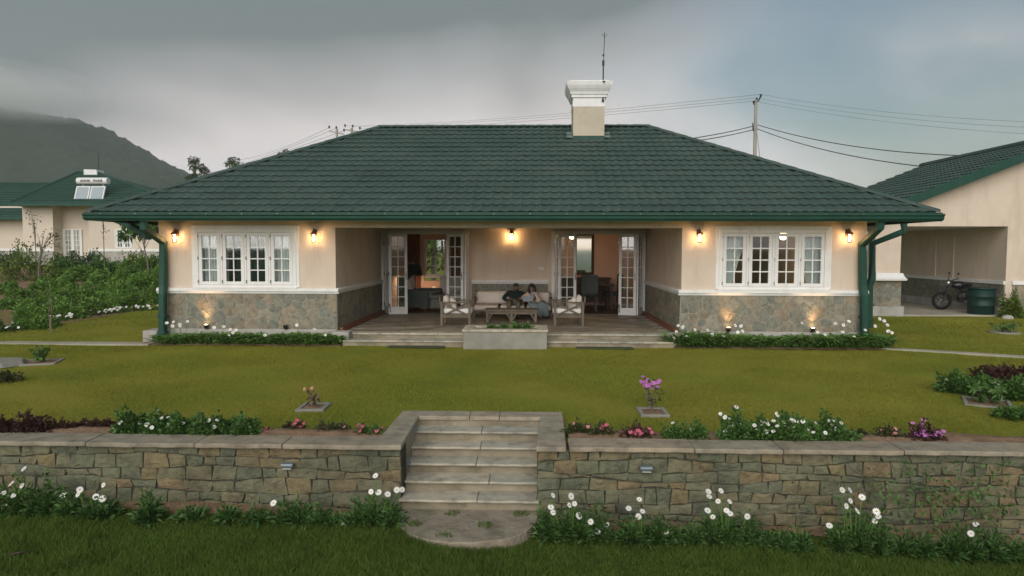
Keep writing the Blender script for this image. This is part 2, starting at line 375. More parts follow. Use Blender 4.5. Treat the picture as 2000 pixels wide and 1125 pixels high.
noisy('soil', (.17,.11,.07), (.33,.215,.14), 5, .95, .8, 35, .1, stain=((.08,.055,.035), 3, .6), coord='World', bdist=.03)
noisy('bark', (.11,.095,.075), (.19,.165,.13), 6, .9, .5, 30, .15)
noisy('twig', (.16,.12,.09), (.24,.19,.15), 6, .9, .3, 40, .15)
glass_mat('glass'); glass_mat('lantern_glass', (1,.95,.88), .6)
m, t, b = principled('mirror_glass', .04, .5); b.inputs['Metallic'].default_value = 1; b.inputs['Base Color'].default_value = (.8,.86,.88,1)
m, t, b = principled('solar_panel', .12, .6); b.inputs['Base Color'].default_value = (.20,.26,.30,1)
emit_mat('lamp_glow', (1.0,.68,.36), 7.0); emit_mat('spot_glow', (1.0,.74,.42), 9.0); emit_mat('pendant_glow', (1.0,.72,.42), 7.0)
plain('step_light_metal', (.16,.20,.22), .4, .5, .3)
# foliage
leaf_mat('leaf_bush', (.045,.098,.023), (.085,.175,.040), (.13,.20,.06))
leaf_mat('leaf_tea', (.075,.150,.026), (.145,.265,.048), (.21,.30,.07))
leaf_mat('leaf_strap', (.070,.150,.034), (.135,.260,.060), (.19,.27,.09))
leaf_mat('leaf_daisy', (.042,.092,.024), (.085,.172,.045), (.13,.18,.065))
noisy('pad_stone', (.19,.155,.115), (.34,.295,.23), 4.5, .95, .6, 25, .15, stain=((.07,.085,.045), 2.6, .7), coord='World', bdist=.02)
leaf_mat('leaf_red', (.045,.022,.018), (.075,.035,.028), (.05,.06,.025))
leaf_mat('leaf_dull', (.035,.045,.018), (.07,.085,.03), (.11,.08,.04))
leaf_mat('leaf_tree', (.042,.072,.034), (.075,.12,.055))
leaf_mat('leaf_yellow', (.08,.12,.02), (.14,.20,.04))
leaf_mat('petal_white', (.70,.70,.68), (.80,.80,.78), trans=.2)
leaf_mat('petal_pink', (.42,.06,.12), (.58,.13,.22), trans=.2); leaf_mat('petal_rose', (.50,.16,.18), (.62,.25,.27), trans=.2)
leaf_mat('petal_purple', (.42,.09,.40), (.58,.20,.55), trans=.2)
plain('flower_eye', (.5,.33,.03), .9); plain('flower_eye_dark', (.12,.10,.14), .9)
leaf_mat('grass_upper', (.120,.170,.024), (.262,.262,.036), (.40,.36,.10), rough=.7, trans=.3, spec=.15, nsc=.7)
leaf_mat('grass_lower', (.055,.105,.018), (.115,.180,.032), (.20,.19,.055), rough=.7, trans=.3, spec=.15)
def ground_mat(name, stops, big=.25):
    m, t, b = principled(name, .95, .1)
    geo = N(t, 'ShaderNodeNewGeometry')
    n1 = N(t, 'ShaderNodeTexNoise'); n1.inputs['Scale'].default_value = big; n1.inputs['Detail'].default_value = 4
    n2 = N(t, 'ShaderNodeTexNoise'); n2.inputs['Scale'].default_value = 22; n2.inputs['Detail'].default_value = 10; n2.inputs['Roughness'].default_value = .75
    L(t, geo.outputs['Position'], n1.inputs['Vector']); L(t, geo.outputs['Position'], n2.inputs['Vector'])
    s = math_(t, 'ADD', math_(t, 'MULTIPLY', n1.outputs['Fac'], .75), math_(t, 'MULTIPLY', n2.outputs['Fac'], .35))
    r = ramp(t, stops); L(t, s, r.inputs[0]); L(t, r.outputs[0], b.inputs['Base Color'])
    bp = N(t, 'ShaderNodeBump'); bp.inputs['Strength'].default_value = .8; bp.inputs['Distance'].default_value = .03
    L(t, n2.outputs['Fac'], bp.inputs['Height']); L(t, bp.outputs[0], b.inputs['Normal'])
ground_mat('lawn_ground', [(.36, (.108,.162,.022)), (.52, (.200,.210,.028)), (.66, (.270,.245,.042))], .45)
ground_mat('lower_ground', [(.36, (.026,.052,.011)), (.55, (.048,.080,.016)), (.72, (.080,.082,.024))], .9)
ground_mat('far_ground', [(.36, (.030,.060,.018)), (.55, (.055,.085,.022)), (.72, (.085,.095,.03))], .05)
m, t, b = principled('forest', .95, .05)
geo = N(t, 'ShaderNodeNewGeometry'); v1 = N(t, 'ShaderNodeTexVoronoi'); v1.inputs['Scale'].default_value = .11
nn = N(t, 'ShaderNodeTexNoise'); nn.inputs['Scale'].default_value = .02; nn.inputs['Detail'].default_value = 8
L(t, geo.outputs['Position'], v1.inputs['Vector']); L(t, geo.outputs['Position'], nn.inputs['Vector'])
r = ramp(t, [(.25, (.012,.026,.016)), (.75, (.034,.058,.030))]); L(t, math_(t, 'ADD', math_(t, 'MULTIPLY', nn.outputs['Fac'], .8), math_(t, 'MULTIPLY', v1.outputs['Distance'], .045)), r.inputs[0])
L(t, r.outputs[0], b.inputs['Base Color'])

# ------------------------------------------------------------------ terrain
WALL_Y = -7.62; LOW_Z = -0.76
def low_z(x): return -.755-.030*np.clip(x+.9, -2.0, 7.5)
def sst(a, b, x): x = np.clip((x-a)/(b-a), 0, 1); return x*x*(3-2*x)
def terrain_z(x, y):
    z = -0.03 - 0.05*np.clip((-0.6-y)/6.5, 0, 1)
    z = z + 0.95*sst(4, 24, y)*sst(-8.0, -13.0, x)
    z = z + 0.06*sst(3, 6, y)*sst(8, 10.5, x)
    return z
def lawn_noise(x, y): return 0.012*np.sin(x*1.3+y*0.7)*np.cos(y*1.1-x*0.4)
def grid_obj(name, xs, ys, zf, mat, hole=None):
    X, Y = np.meshgrid(xs, ys); Z = zf(X, Y); v = np.stack([X, Y, Z], -1).reshape(-1, 3)
    nx, ny = len(xs), len(ys); i, j = np.meshgrid(np.arange(nx-1), np.arange(ny-1)); a = (j*nx+i).ravel()
    f = np.stack([a, a+1, a+1+nx, a+nx], 1)
    if hole:
        cx_ = (X.ravel()[a]+X.ravel()[a+1])/2; cy_ = (Y.ravel()[a]+Y.ravel()[a+nx])/2
        f = f[~((cx_ > hole[0]) & (cx_ < hole[1]) & (cy_ < hole[2]))]
    return tag(link(name, raw_mesh(name, v, f, mat, True)), kind='structure')
xs = np.concatenate([-np.geomspace(3000, 32, 16), np.arange(-30, 30.1, .5), np.geomspace(32, 3000, 16)])
ys = np.concatenate([[-7.36, -7.2], np.arange(-7, 30.1, .5), np.geomspace(31, 4000, 22)])
HOLE = (G(785, 803, -.02)[0]+.08, G(1098, 804, -.02)[0]-.08, G(940, 803, -.02)[1]-.06)
xs = np.sort(np.concatenate([xs, HOLE[:2]])); ys = np.sort(np.concatenate([ys, HOLE[2:]]))
grid_obj('lawn', xs, ys, lambda x, y: terrain_z(x, y)+lawn_noise(x, y)*sst(-7, -6, y)*(np.abs(x) < 40), 'lawn_ground', HOLE)
ys2 = np.concatenate([-np.geomspace(3000, 16, 16), np.arange(-15, -7.6, .25), [-7.45]])
grid_obj('lower_lawn', xs, ys2, lambda x, y: low_z(x) + 2*lawn_noise(x, y)*(np.abs(x) < 40), 'lower_ground')

# hill on the left, its top lost in cloud
def hill():
    ax = P(0, 205, 520); rng = np.random.default_rng(5)
    nx, ny = 320, 130
    X = np.linspace(-720, 60, nx); Y = np.linspace(300, 900, ny); XX, YY = np.meshgrid(X, Y)
    # skyline heights read along X at the crest distance
    pts = [(-250, 130), (-100, 160), (0, 200), (60, 215), (130, 237), (170, 266), (215, 300), (260, 321), (300, 333), (357, 352), (420, 380), (520, 420), (640, 470)]
    sx = [P(a, b, 520)[0] for a, b in pts]; sz = [P(a, b, 520)[2] for a, b in pts]
    sx = [-900, -620] + sx; sz = [230, 215] + sz
    crest = np.interp(XX, sx, sz)
    prof = np.where(YY < 520, sst(300, 520, YY), 1-0.4*sst(520, 900, YY))
    Z = crest*prof
    nzv = np.array([mnoise.fractal(Vector((x*.012, y*.012, 3)), 1.0, 2.0, 5) for x, y in zip(XX.ravel(), YY.ravel())]).reshape(Z.shape)
    Z = Z + nzv*9*prof*np.clip(Z/40, 0, 1) + rng.normal(size=Z.shape)*1.6*np.clip(Z/15, 0, 1) - 1.5
    v = np.stack([XX, YY, Z], -1).reshape(-1, 3)
    i, j = np.meshgrid(np.arange(nx-1), np.arange(ny-1)); a = (j*nx+i).ravel(); f = np.stack([a, a+1, a+1+nx, a+nx], 1)
    tag(link('hill', raw_mesh('hill', v, f, 'forest', False)), kind='structure')
hill()
# ------------------------------------------------------------------ the bungalow
A, B, VD = 7.53, 3.69, 4.45           # half width, veranda half width, veranda depth
BACK = 7.92; FLOOR = 0.20; CEIL = 2.62
ZS0, ZS1 = 1.03, 1.15                 # sill band
PL = 0.26                             # plinth top
OV = 0.925; EH = A+OV; ZE, ZR = 2.73, 5.26; HD = 4.88; RY = -OV+HD
house = thing('bungalow', 'cream bungalow with green hipped roof, stone base and open veranda', 'house')
WZ0, WZ1 = ZS1, 2.42
WL = (-6.74, -4.54); WR = (4.47, 6.74)
def wing_front(x0, x1, w, name):
    m = MB(); T = .22
    m.box(x0, x1, 0, T, -.15, WZ0); m.box(x0, w[0], 0, T, WZ0, 2.70); m.box(w[1], x1, 0, T, WZ0, 2.70); m.box(w[0], w[1], 0, T, WZ1, 2.70)
    return m.build('wall', 'plaster', house)
wing_front(-A, -B, WL, 'l'); wing_front(B, A, WR, 'r')
for sx in (-1, 1):
    xo, xi = (sx*A, sx*(A-.22))
    m = MB(); m.box(min(xo, xi), max(xo, xi), .222, BACK, -.15, 2.70); m.build('wall', 'plaster', house)
    xo, xi = (sx*B, sx*(B+.20))
    m = MB(); m.box(min(xo, xi), max(xo, xi), .222, VD+.2, -.15, 2.70); m.build('wall', 'plaster', house)
    # room side skin of the wing partition towards the back rooms
    m = MB(); m.box(min(xo, xi), max(xo, xi), VD+.202, BACK-.22, -.15, 2.70); m.build('wall', 'plaster_room', house)
DL = (-3.69, -1.24); DR = (1.07, 3.66); DZ = 2.50
m = MB(); m.box(DL[1], DR[0], VD, VD+.2, -.15, 2.70); m.box(-B+.002, DL[1], VD, VD+.2, DZ, 2.70); m.box(DR[0], B-.002, VD, VD+.2, DZ, 2.70)
m.build('wall', 'plaster', house)
# back wall with the living room window
BW = (-3.0, -2.2, .95, 2.30)
m = MB(); Y0, Y1 = BACK-.22, BACK
m.box(-A, BW[0], Y0, Y1, -.15, 2.70); m.box(BW[1], A, Y0, Y1, -.15, 2.70); m.box(BW[0], BW[1], Y0, Y1, -.15, BW[2]); m.box(BW[0], BW[1], Y0, Y1, BW[3], 2.70)
m.build('wall', 'plaster_room', house)
m = MB(); m.box(-.1, .1, VD+.202, BACK-.222, -.15, 2.70); m.build('wall', 'plaster_room', house)          # partition between the two rooms
m = MB(); m.box(-B, B, -.001, .26, 2.45, 2.70); m.build('beam', 'plaster', house)
# ceilings and floors
m = MB(); m.box(-A+.22, A-.22, .27, BACK-.22, CEIL, CEIL+.06); m.build('ceiling', 'soffit', house)
m = MB()
for x0, x1, y0, y1 in ((-EH+.06, EH-.06, -OV+.06, -.01), (-EH+.06, -A-.01, -.01, BACK+.9), (A+.01, EH-.06, -.01, BACK+.9)):
    m.box(x0, x1, y0, y1, 2.625, 2.645)
m.build('soffit', 'soffit', house)
m = MB(); m.box(-B+.002, B-.002, VD+.1, BACK-.22, -.05, FLOOR-.01); m.build('room_floor', 'wood_floor', house)
for s in (-1, 1):
    m = MB(); m.box(min(s*(B+.2), s*(A-.22)), max(s*(B+.2), s*(A-.22)), .22, BACK-.22, -.05, FLOOR-.01); m.build('room_floor', 'wood_floor', house)
# plinth
for s in (-1, 1):
    x0, x1 = sorted((s*(A+.04), s*(B-.03)))
    m = MB(); m.box(x0, x1, -.045, -.002, -.2, PL); m.build('plinth', 'plinth', house, bevel=.008)
    xo, xi = sorted((s*(A+.002), s*(A+.04)))
    m = MB(); m.box(xo, xi, 0, BACK, -.2, PL); m.build('plinth', 'plinth', house)
m = MB(); lx = G(300, 662, -.03)[0]; m.box(-A-.36, -A-.045, -.10, .35, -.2, .22); m.build('pipe_block', 'plinth', house, bevel=.01)

# crazy-paving stone facing: voronoi stones, each its own piece on a mortar bed
def clip(poly, p, q):
    """keep the part of poly nearer p than q"""
    mx_, my_ = (p[0]+q[0])/2, (p[1]+q[1])/2; nx_, ny_ = q[0]-p[0], q[1]-p[1]; out = []
    for i in range(len(poly)):
        a, b_ = poly[i], poly[(i+1) % len(poly)]
        da = (a[0]-mx_)*nx_+(a[1]-my_)*ny_; db = (b_[0]-mx_)*nx_+(b_[1]-my_)*ny_
        if da <= 0: out.append(a)
        if da*db < 0:
            k = da/(da-db); out.append((a[0]+(b_[0]-a[0])*k, a[1]+(b_[1]-a[1])*k))
    return out
def crazy(parent, origin, ux, normal, w, z0, z1, cell, seed, mat='dado_stone', thick=.010, gap=.0085, name='stone'):
    rng = random.Random(seed); ux = Vector(ux); nrm = Vector(normal); org = Vector(origin)
    pts = []; tries = 0
    target = int(w*(z1-z0)/(cell*cell*.62))
    while len(pts) < target and tries < 6000:
        tries += 1; p = (rng.uniform(0, w), rng.uniform(z0, z1))
        rad = cell*rng.choice((.34, .45, .6, .75, .9))
        if all(((p[0]-q[0])*.72+(p[1]-q[1])*.25)**2+((p[1]-q[1])*1.05-(p[0]-q[0])*.2)**2 > rad**2 for q in pts): pts.append(p)
    for p in pts:
        poly = [(0.004, z0+.004), (w-.004, z0+.004), (w-.004, z1-.004), (.004, z1-.004)]
        for q in pts:
            if q is not p and abs(q[0]-p[0]) < cell*4:
                poly = clip(poly, p, q)
                if len(poly) < 3: break
        if len(poly) < 3: continue
        cx = sum(a for a, _ in poly)/len(poly); cz = sum(b_ for _, b_ in poly)/len(poly)
        # round the corners a little
        rp = []
        for i in range(len(poly)):
            a, b_, c = poly[i-1], poly[i], poly[(i+1) % len(poly)]
            for o_ in (a, c):
                d = math.hypot(o_[0]-b_[0], o_[1]-b_[1])
                if d < 1e-4: continue
                k = min(.25, .016/d); rp.append((b_[0]+(o_[0]-b_[0])*k, b_[1]+(o_[1]-b_[1])*k))
        def shrink(pl, g):
            o2 = []
            for a, b_ in pl:
                d = math.hypot(a-cx, b_-cz); k = max(.2, (d-g)/d) if d > 1e-6 else 1
                o2.append((cx+(a-cx)*k, cz+(b_-cz)*k))
            return o2
        o1 = shrink(rp, gap); o2 = shrink(rp, gap+.012); th = thick*rng.uniform(.7, 1.3); tx, tz = rng.uniform(-.03, .03), rng.uniform(-.03, .03)
        n = len(rp); C0 = org + ux*cx + Vector((0,0,cz))
        V = [org+ux*a+Vector((0,0,b_))-C0 for a, b_ in o1] + [org+ux*a+Vector((0,0,b_))+nrm*th*.75-C0 for a, b_ in o1] + \
            [org+ux*a+Vector((0,0,b_))+nrm*(th+(a-cx)*tx+(b_-cz)*tz)-C0 for a, b_ in o2]
        F = [(i, (i+1) % n, (i+1) % n+n, i+n) for i in range(n)] + [(i+n, (i+1) % n+n, (i+1) % n+2*n, i+2*n) for i in range(n)] + [tuple(range(2*n, 3*n))]
        mb = MB(); mb.add(V, F); mb.build(name, mat, parent, loc=C0)
def dado(origin, ux, normal, w, seed, cell=.27, mat='dado_stone'):
    o = Vector(origin); u = Vector(ux); n = Vector(normal); m = MB()
    a, b_ = o, o+u*w+n*.012
    m.box(min(a.x, b_.x), max(a.x, b_.x), min(a.y, b_.y), max(a.y, b_.y), PL if n.y < 0 and abs(o.y) < .1 else FLOOR, ZS0)
    part = m.build('stone_facing', 'mortar', house)
    crazy(part, o+n*.012, u, n, w, (PL if n.y < 0 and abs(o.y) < .1 else FLOOR), ZS0, cell, seed, mat)
dado((-A, -.003, 0), (1,0,0), (0,-1,0), A-B, 11); dado((B, -.003, 0), (1,0,0), (0,-1,0), A-B, 12)
dado((-B+.003, .004, 0), (0,1,0), (1,0,0), VD-.02, 13, .3); dado((B-.003, .004, 0), (0,1,0), (-1,0,0), VD-.02, 14, .3)
dado((DL[1]+.09, VD-.003, 0), (1,0,0), (0,-1,0), DR[0]-DL[1]-.18, 15, .27)
# sill band
def band(p, n, ext, T=.07):
    (x0, y0), (x1, y1) = p
    prof = [(0, ZS0-.005), (T*.55, ZS0), (T*.7, ZS0+.035), (T, ZS0+.05), (T, ZS1-.025), (T*.5, ZS1-.004), (0, ZS1)]
    m = MB(); nv = Vector(n); m.extrude([nv*a+Vector((0,0,z)) for a, z in prof], (x0, y0, 0), (x1, y1, 0)); m.build('sill_band', 'white_paint', house)
for s in (-1, 1):
    x0, x1 = sorted((s*(A+.05), s*(B-.068)))
    band(((x0, -.004), (x1, -.004)), (0,-1,0), 0)
    band(((s*(B-.0), 0.0), (s*(B-.0), VD-.003)), (-s, 0, 0), 0)
    band(((s*(A+.0), .0), (s*(A+.0), BACK)), (s, 0, 0), 0, .05)
band(((DL[1]+.08, VD-.004), (DR[0]-.08, VD-.004)), (0,-1,0), 0)

# windows: frame > casement, pane, hinge
def casement(w, h, cols, rows, fs=.06, mun=.026, th=.045, bottom=None):
    m = MB(); b0 = bottom or fs
    m.box(0, fs, 0, th, 0, h); m.box(w-fs, w, 0, th, 0, h); m.box(fs, w-fs, 0, th, 0, b0); m.box(fs, w-fs, 0, th, h-fs, h)
    iw, ih = w-2*fs, h-fs-b0
    for i in range(1, cols):
        x = fs+iw*i/cols; m.box(x-mun/2, x+mun/2, .006, th-.006, b0, h-fs)
    for j in range(1, rows):
        z = b0+ih*j/rows; m.box(fs, w-fs, .009, th-.009, z-mun/2, z+mun/2)
    cells = [((fs+iw*(i+.5)/cols), (b0+ih*(j+.5)/rows)) for i in range(cols) for j in range(rows)]
    return m, cells, (iw/cols-mun*.5, ih/rows-mun*.5)
_pane = {}
def pane_mesh(sz):
    k = (round(sz[0], 3), round(sz[1], 3))
    if k not in _pane:
        m = MB(); m.box(-k[0]/2, k[0]/2, -.002, .002, -k[1]/2, k[1]/2); _pane[k] = m.mesh('pane', 'glass')
    return _pane[k]
def big_window(w, z0, z1, y=0.0):
    x0, x1 = w; m = MB(); F = .075
    m.box(x0, x0+F, y-.03, y+.12, z0, z1); m.box(x1-F, x1, y-.03, y+.12, z0, z1); m.box(x0+F, x1-F, y-.03, y+.12, z1-F, z1); m.box(x0+F, x1-F, y-.03, y+.12, z0, z0+.05)
    cw = (x1-x0-2*F-3*.05)/4
    for i in range(1, 4):
        x = x0+F+i*cw+(i-1)*.05; m.box(x, x+.05, y-.025, y+.11, z0+.05, z1-F)
    fr = m.build('window', 'white_paint', house, bevel=.006)
    cm, cells, sz = casement(cw-.01, z1-z0-F-.05-.01, 2, 4, .07, .024)
    me = cm.mesh('casement', 'white_paint'); hm = MB(); hm.tube([(0,0,-.035), (0,0,.035)], .011, 8); hme = hm.mesh('hinge', 'chrome')
    for i in range(4):
        cx = x0+F+i*(cw+.05)+.005; link('casement', me, fr, (cx, y-.02, z0+.055))
        for (a, b_) in cells: link('pane', pane_mesh(sz), fr, (cx+a, y+.003, z0+.055+b_))
        for hz in (.1, .5, .88): link('hinge', hme, fr, (cx-.012, y-.034, z0+(z1-z0)*hz))
    s = MB(); s.box(x0-.03, x1+.03, y-.075, y+.02, z0-.03, z0+.012); s.build('window_sill', 'white_paint', fr, bevel=.006)
    a = MB(); F2 = .07
    a.box(x0-F2, x0, y-.018, y, z0, z1+F2); a.box(x1, x1+F2, y-.018, y, z0, z1+F2); a.box(x0, x1, y-.018, y, z1, z1+F2); a.build('architrave', 'white_paint', fr, bevel=.004)
big_window(WL, WZ0+.012, WZ1); big_window(WR, WZ0+.012, WZ1)
# back window of the living room
fr = MB(); F = .05; x0, x1, z0, z1 = BW
fr.box(x0, x0+F, BACK-.2, BACK-.05, z0, z1); fr.box(x1-F, x1, BACK-.2, BACK-.05, z0, z1); fr.box(x0+F, x1-F, BACK-.2, BACK-.05, z0, z0+F); fr.box(x0+F, x1-F, BACK-.2, BACK-.05, z1-F, z1)
fr = fr.build('window', 'white_paint', house)
cm, cells, sz = casement(x1-x0-2*F, z1-z0-2*F, 2, 4); link('casement', cm.mesh('casement', 'white_paint'), fr, (x0+F, BACK-.15, z0+F))
for a, b_ in cells: link('pane', pane_mesh(sz), fr, (x0+F+a, BACK-.13, z0+F+b_))

# folding glazed doors
def door_frame(d):
    x0, x1 = d; m = MB(); F = .09
    m.box(x0, x0+F, VD-.03, VD+.14, FLOOR, DZ); m.box(x1-F, x1, VD-.03, VD+.14, FLOOR, DZ); m.box(x0+F, x1-F, VD-.03, VD+.14, DZ-F, DZ)
    return m.build('door_frame', 'white_paint', house, bevel=.006)
dfL = door_frame(DL); dfR = door_frame(DR)
DH = DZ-.09-FLOOR-.02
def leaf(p, q):
    """door leaf standing between plan points p and q"""
    p, q = Vector((*p, 0)), Vector((*q, 0)); w = (q-p).length
    m, cells, sz = casement(w, DH, 2, 7, .075, .024, .04, .20)
    o = m.build('door_leaf', 'white_paint', house, bevel=.004); o.location = (p.x, p.y, FLOOR+.015)
    o.rotation_euler = (0, 0, math.atan2(q.y-p.y, q.x-p.x))
    for a, b_ in cells: link('pane', pane_mesh(sz), o, (a, .02, b_))
    h = MB(); h.tube([(w-.035, -.012, .95), (w-.035, -.03, 1.0), (w-.035, -.03, 1.1), (w-.035, -.012, 1.15)], .008, 6); h.build('handle', 'black_metal', o)
    h = MB(); h.box(.02, .04, -.014, 0, .06, .28); h.build('bolt', 'black_metal', o)
    for hz in (.25, 1.1, 1.95):
        h = MB(); h.tube([(0, -.012, hz-.05), (0, -.012, hz+.05)], .012, 8); h.build('hinge', 'chrome', o)
xa, xb = P(760, 600, 3.86)[0], P(796, 600, 3.96)[0]
leaf((DL[0]+.10, VD-.04), (xa-.02, 3.90)); leaf((xa, 3.86), (xb, 3.97))
xa, xb = P(905, 600, 3.95)[0], P(872, 600, 4.05)[0]
leaf((DL[1]-.10, VD-.04), (xa+.03, 3.97)); leaf((xb, 4.07), (xa, 3.93))
xa, xb = P(1088, 600, 4.28)[0], P(1125, 600, 4.18)[0]
leaf((DR[0]+.10, VD-.04), (xa+.07, 4.02)); leaf((xa+.01, 3.98), (xb, 4.10))
xa, xb = P(1242, 600, 3.86)[0], P(1208, 600, 3.97)[0]
leaf((DR[1]-.10, VD-.04), (xa+.02, 3.90)); leaf((xb, 3.99), (xa, 3.86))
m = MB(); m.box(.72, .86, VD-.016, VD-.001, 1.42, 1.50); m.build('switch_plate', 'white_paint', house, bevel=.003)
sw = P(1055, 517, VD); house.children[-1].location = (sw[0]-.79, 0, sw[2]-1.46)

# veranda floor: tiles on a slab, border, two wide steps each side of the planter
vf = MB(); vf.box(-B+.002, B-.002, .05, VD+.1, -.15, FLOOR-.012); vf = vf.build('veranda_floor', 'plinth', house)
rng = random.Random(4); ty = .35; row = 0
tm = MB(); tm.box(-.295, .295, -.145, .145, -.006, .006); tme = tm.mesh('floor_tile', 'floor_tile')
while ty < VD-.3:
    tx = -B+.42 - (.3 if row % 2 else 0)
    while tx < B-.3:
        cx = min(max(tx, -B+.62), B-.62)
        if -B+.3 < tx+.0 < B-.3: link('floor_tile', tme, vf, (tx, ty, FLOOR-.008+rng.uniform(-.0015, .0015)))
        tx += .6
    ty += .30; row += 1
m = MB()
m.box(-B+.03, -B+.115, .1, VD-.05, FLOOR-.012, FLOOR+.09); m.build('skirting', 'red_tile', house); m = MB(); m.box(B-.115, B-.03, .1, VD-.05, FLOOR-.012, FLOOR+.09); m.build('skirting', 'red_tile', house)
PX0, PX1 = G(907, 678, -.03)[0], G(1068, 680, -.03)[0]
xl, xr = -3.32, 3.36
for x0, x1 in ((xl, PX0-.002), (PX1+.002, xr)):
    for k, (z1, y0, y1) in enumerate(((FLOOR, -.12, .05), (FLOOR-.105, -.52, -.12))):
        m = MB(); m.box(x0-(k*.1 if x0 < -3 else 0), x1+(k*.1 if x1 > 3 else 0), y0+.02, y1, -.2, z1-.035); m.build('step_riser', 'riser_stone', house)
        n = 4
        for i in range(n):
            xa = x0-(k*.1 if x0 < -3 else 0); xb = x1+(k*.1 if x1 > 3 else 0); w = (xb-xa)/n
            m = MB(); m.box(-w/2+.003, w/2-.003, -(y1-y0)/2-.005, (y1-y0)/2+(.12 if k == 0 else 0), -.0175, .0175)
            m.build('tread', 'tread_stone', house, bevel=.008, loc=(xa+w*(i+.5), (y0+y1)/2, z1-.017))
for s in (-1, 1):
    m = MB(); m.box(*sorted((s*3.33, s*(B-.005))), -.35, -.05, -.2, FLOOR+.05); m.build('step_cheek', 'plinth', house, bevel=.01)

# ------------------------------------------------------------------ roof
PITCH = math.atan2(ZR-ZE, HD); SL = math.hypot(HD, ZR-ZE); NC = 17; CL = SL/NC; TW = 0.20
rf = MB()
rf.add([(-EH,-OV,ZE-.03), (EH,-OV,ZE-.03), (EH,-OV+2*HD,ZE-.03), (-EH,-OV+2*HD,ZE-.03), (-EH+HD,RY,ZR-.03), (EH-HD,RY,ZR-.03)], [(0,1,5,4), (1,2,5), (2,3,4,5), (3,0,4)])
roof = rf.build('roof', 'roof_tile', house)
US = 9
def tile_verts():
    u = np.linspace(0, TW, US); ph = u/TW*2*np.pi
    w = .018*(np.cos(ph)*.8 + .2*np.cos(2*ph+.6))
    sc = -.010*np.cos(ph)
    rows = [np.stack([u, np.full(US, .040)+sc, w*.8-.012], 1), np.stack([u, sc, w+.031], 1), np.stack([u, np.full(US, .03)+sc*.6, w+.035], 1), np.stack([u, np.full(US, CL+.045), w-.006], 1)]
    v = np.concatenate(rows); f = []
    for r_ in range(3):
        for i in range(US-1): a = r_*US+i; f.append((a, a+1, a+1+US, a+US))
    return v, np.array(f)
TV, TF = tile_verts()
def slope_tiles(org, ux, inward, width, hip, seed, first_rows=0, skip=None):
    """org: eave corner; ux along the eave; inward: horizontal direction up the slope"""
    ux = np.array(ux, float); inn = np.array(inward, float)
    s = inn*math.cos(PITCH)+np.array([0,0,math.sin(PITCH)]); n = -inn*math.sin(PITCH)+np.array([0,0,math.cos(PITCH)])
    org = np.array(org, float); nt_ = int(round(width/TW)); tw = width/nt_; rng = np.random.default_rng(seed)
    me = None; V = []; F = []; cnt = 0
    tm = TV.copy(); tm[:, 0] *= tw/TW
    for j in range(NC):
        v0 = j*CL; inset0 = v0*math.cos(PITCH)*hip; inset1 = (v0+CL+.02)*math.cos(PITCH)*hip
        for i in range(nt_):
            u0 = i*tw
            if u0+tw < inset0-.01 or u0 > width-inset0+.01: continue
            jit = rng.normal(size=3)*np.array([.0, .003, .002])
            lv = tm + np.array([u0, v0, 0])+jit
            whole = u0 >= inset1 and u0+tw <= width-inset1
            if whole and j < first_rows:
                if me is None:
                    q = tm[:, :1]*ux+tm[:, 1:2]*s+tm[:, 2:3]*n; me = raw_mesh('roof_tile', q, TF, 'roof_tile', True)
                link('roof_tile', me, roof, org+ux*(u0+jit[0])+s*(v0+jit[1])+n*jit[2])
            else:
                lv = lv.copy(); k = np.maximum(lv[:, 1], 0)*math.cos(PITCH)*hip
                lv[:, 0] = np.clip(lv[:, 0], k, width-k)
                V.append(org+lv[:, :1]*ux+lv[:, 1:2]*s+lv[:, 2:3]*n); F.append(TF+cnt*len(TV)); cnt += 1
    o = link('roof_tiles', raw_mesh('roof_tiles', np.concatenate(V), np.concatenate(F), 'roof_tile', True), roof); o['kind'] = 'stuff'
slope_tiles((-EH,-OV,ZE), (1,0,0), (0,1,0), 2*EH, 1, 1, first_rows=3)
slope_tiles((EH,-OV,ZE), (0,1,0), (-1,0,0), 2*HD, 1, 2)
slope_tiles((-EH,-OV+2*HD,ZE), (0,-1,0), (1,0,0), 2*HD, 1, 3)
slope_tiles((EH,-OV+2*HD,ZE), (-1,0,0), (0,-1,0), 2*EH, 1, 4)
# ridge and hip caps
def caps(a, b, n):
    a, b = Vector(a), Vector(b); d = (b-a).normalized(); Ln = (b-a).length/n
    m = MB(); vs = []; K = 7
    for (t, r_) in ((0, .095), (.03, .10), (Ln+.02, .085)):
        for k in range(K):
            ang = math.pi*(k/(K-1)); vs.append((t, r_*math.cos(ang), r_*.62*math.sin(ang)-.01))
    fs = [(i*K+k, i*K+k+1, (i+1)*K+k+1, (i+1)*K+k) for i in range(2) for k in range(K-1)] + [tuple(range(K))]
    m.add(vs, fs); me = m.mesh('ridge_cap', 'roof_tile', True)
    y = Vector((0,0,1)).cross(d).normalized(); z = d.cross(y); R = Matrix((d, y, z)).transposed()
    for i in range(n):
        o = link('ridge_cap', me, roof, a+d*Ln*i+z*.018); o.rotation_euler = R.to_euler()
apL, apR = (-EH+HD, RY, ZR), (EH-HD, RY, ZR)
for c, ap in (((-EH,-OV,ZE), apL), ((EH,-OV,ZE), apR), ((-EH,-OV+2*HD,ZE), apL), ((EH,-OV+2*HD,ZE), apR)): caps(c, ap, 17)
caps((apL[0]-.05, RY, ZR), (apR[0]+.05, RY, ZR), 17)
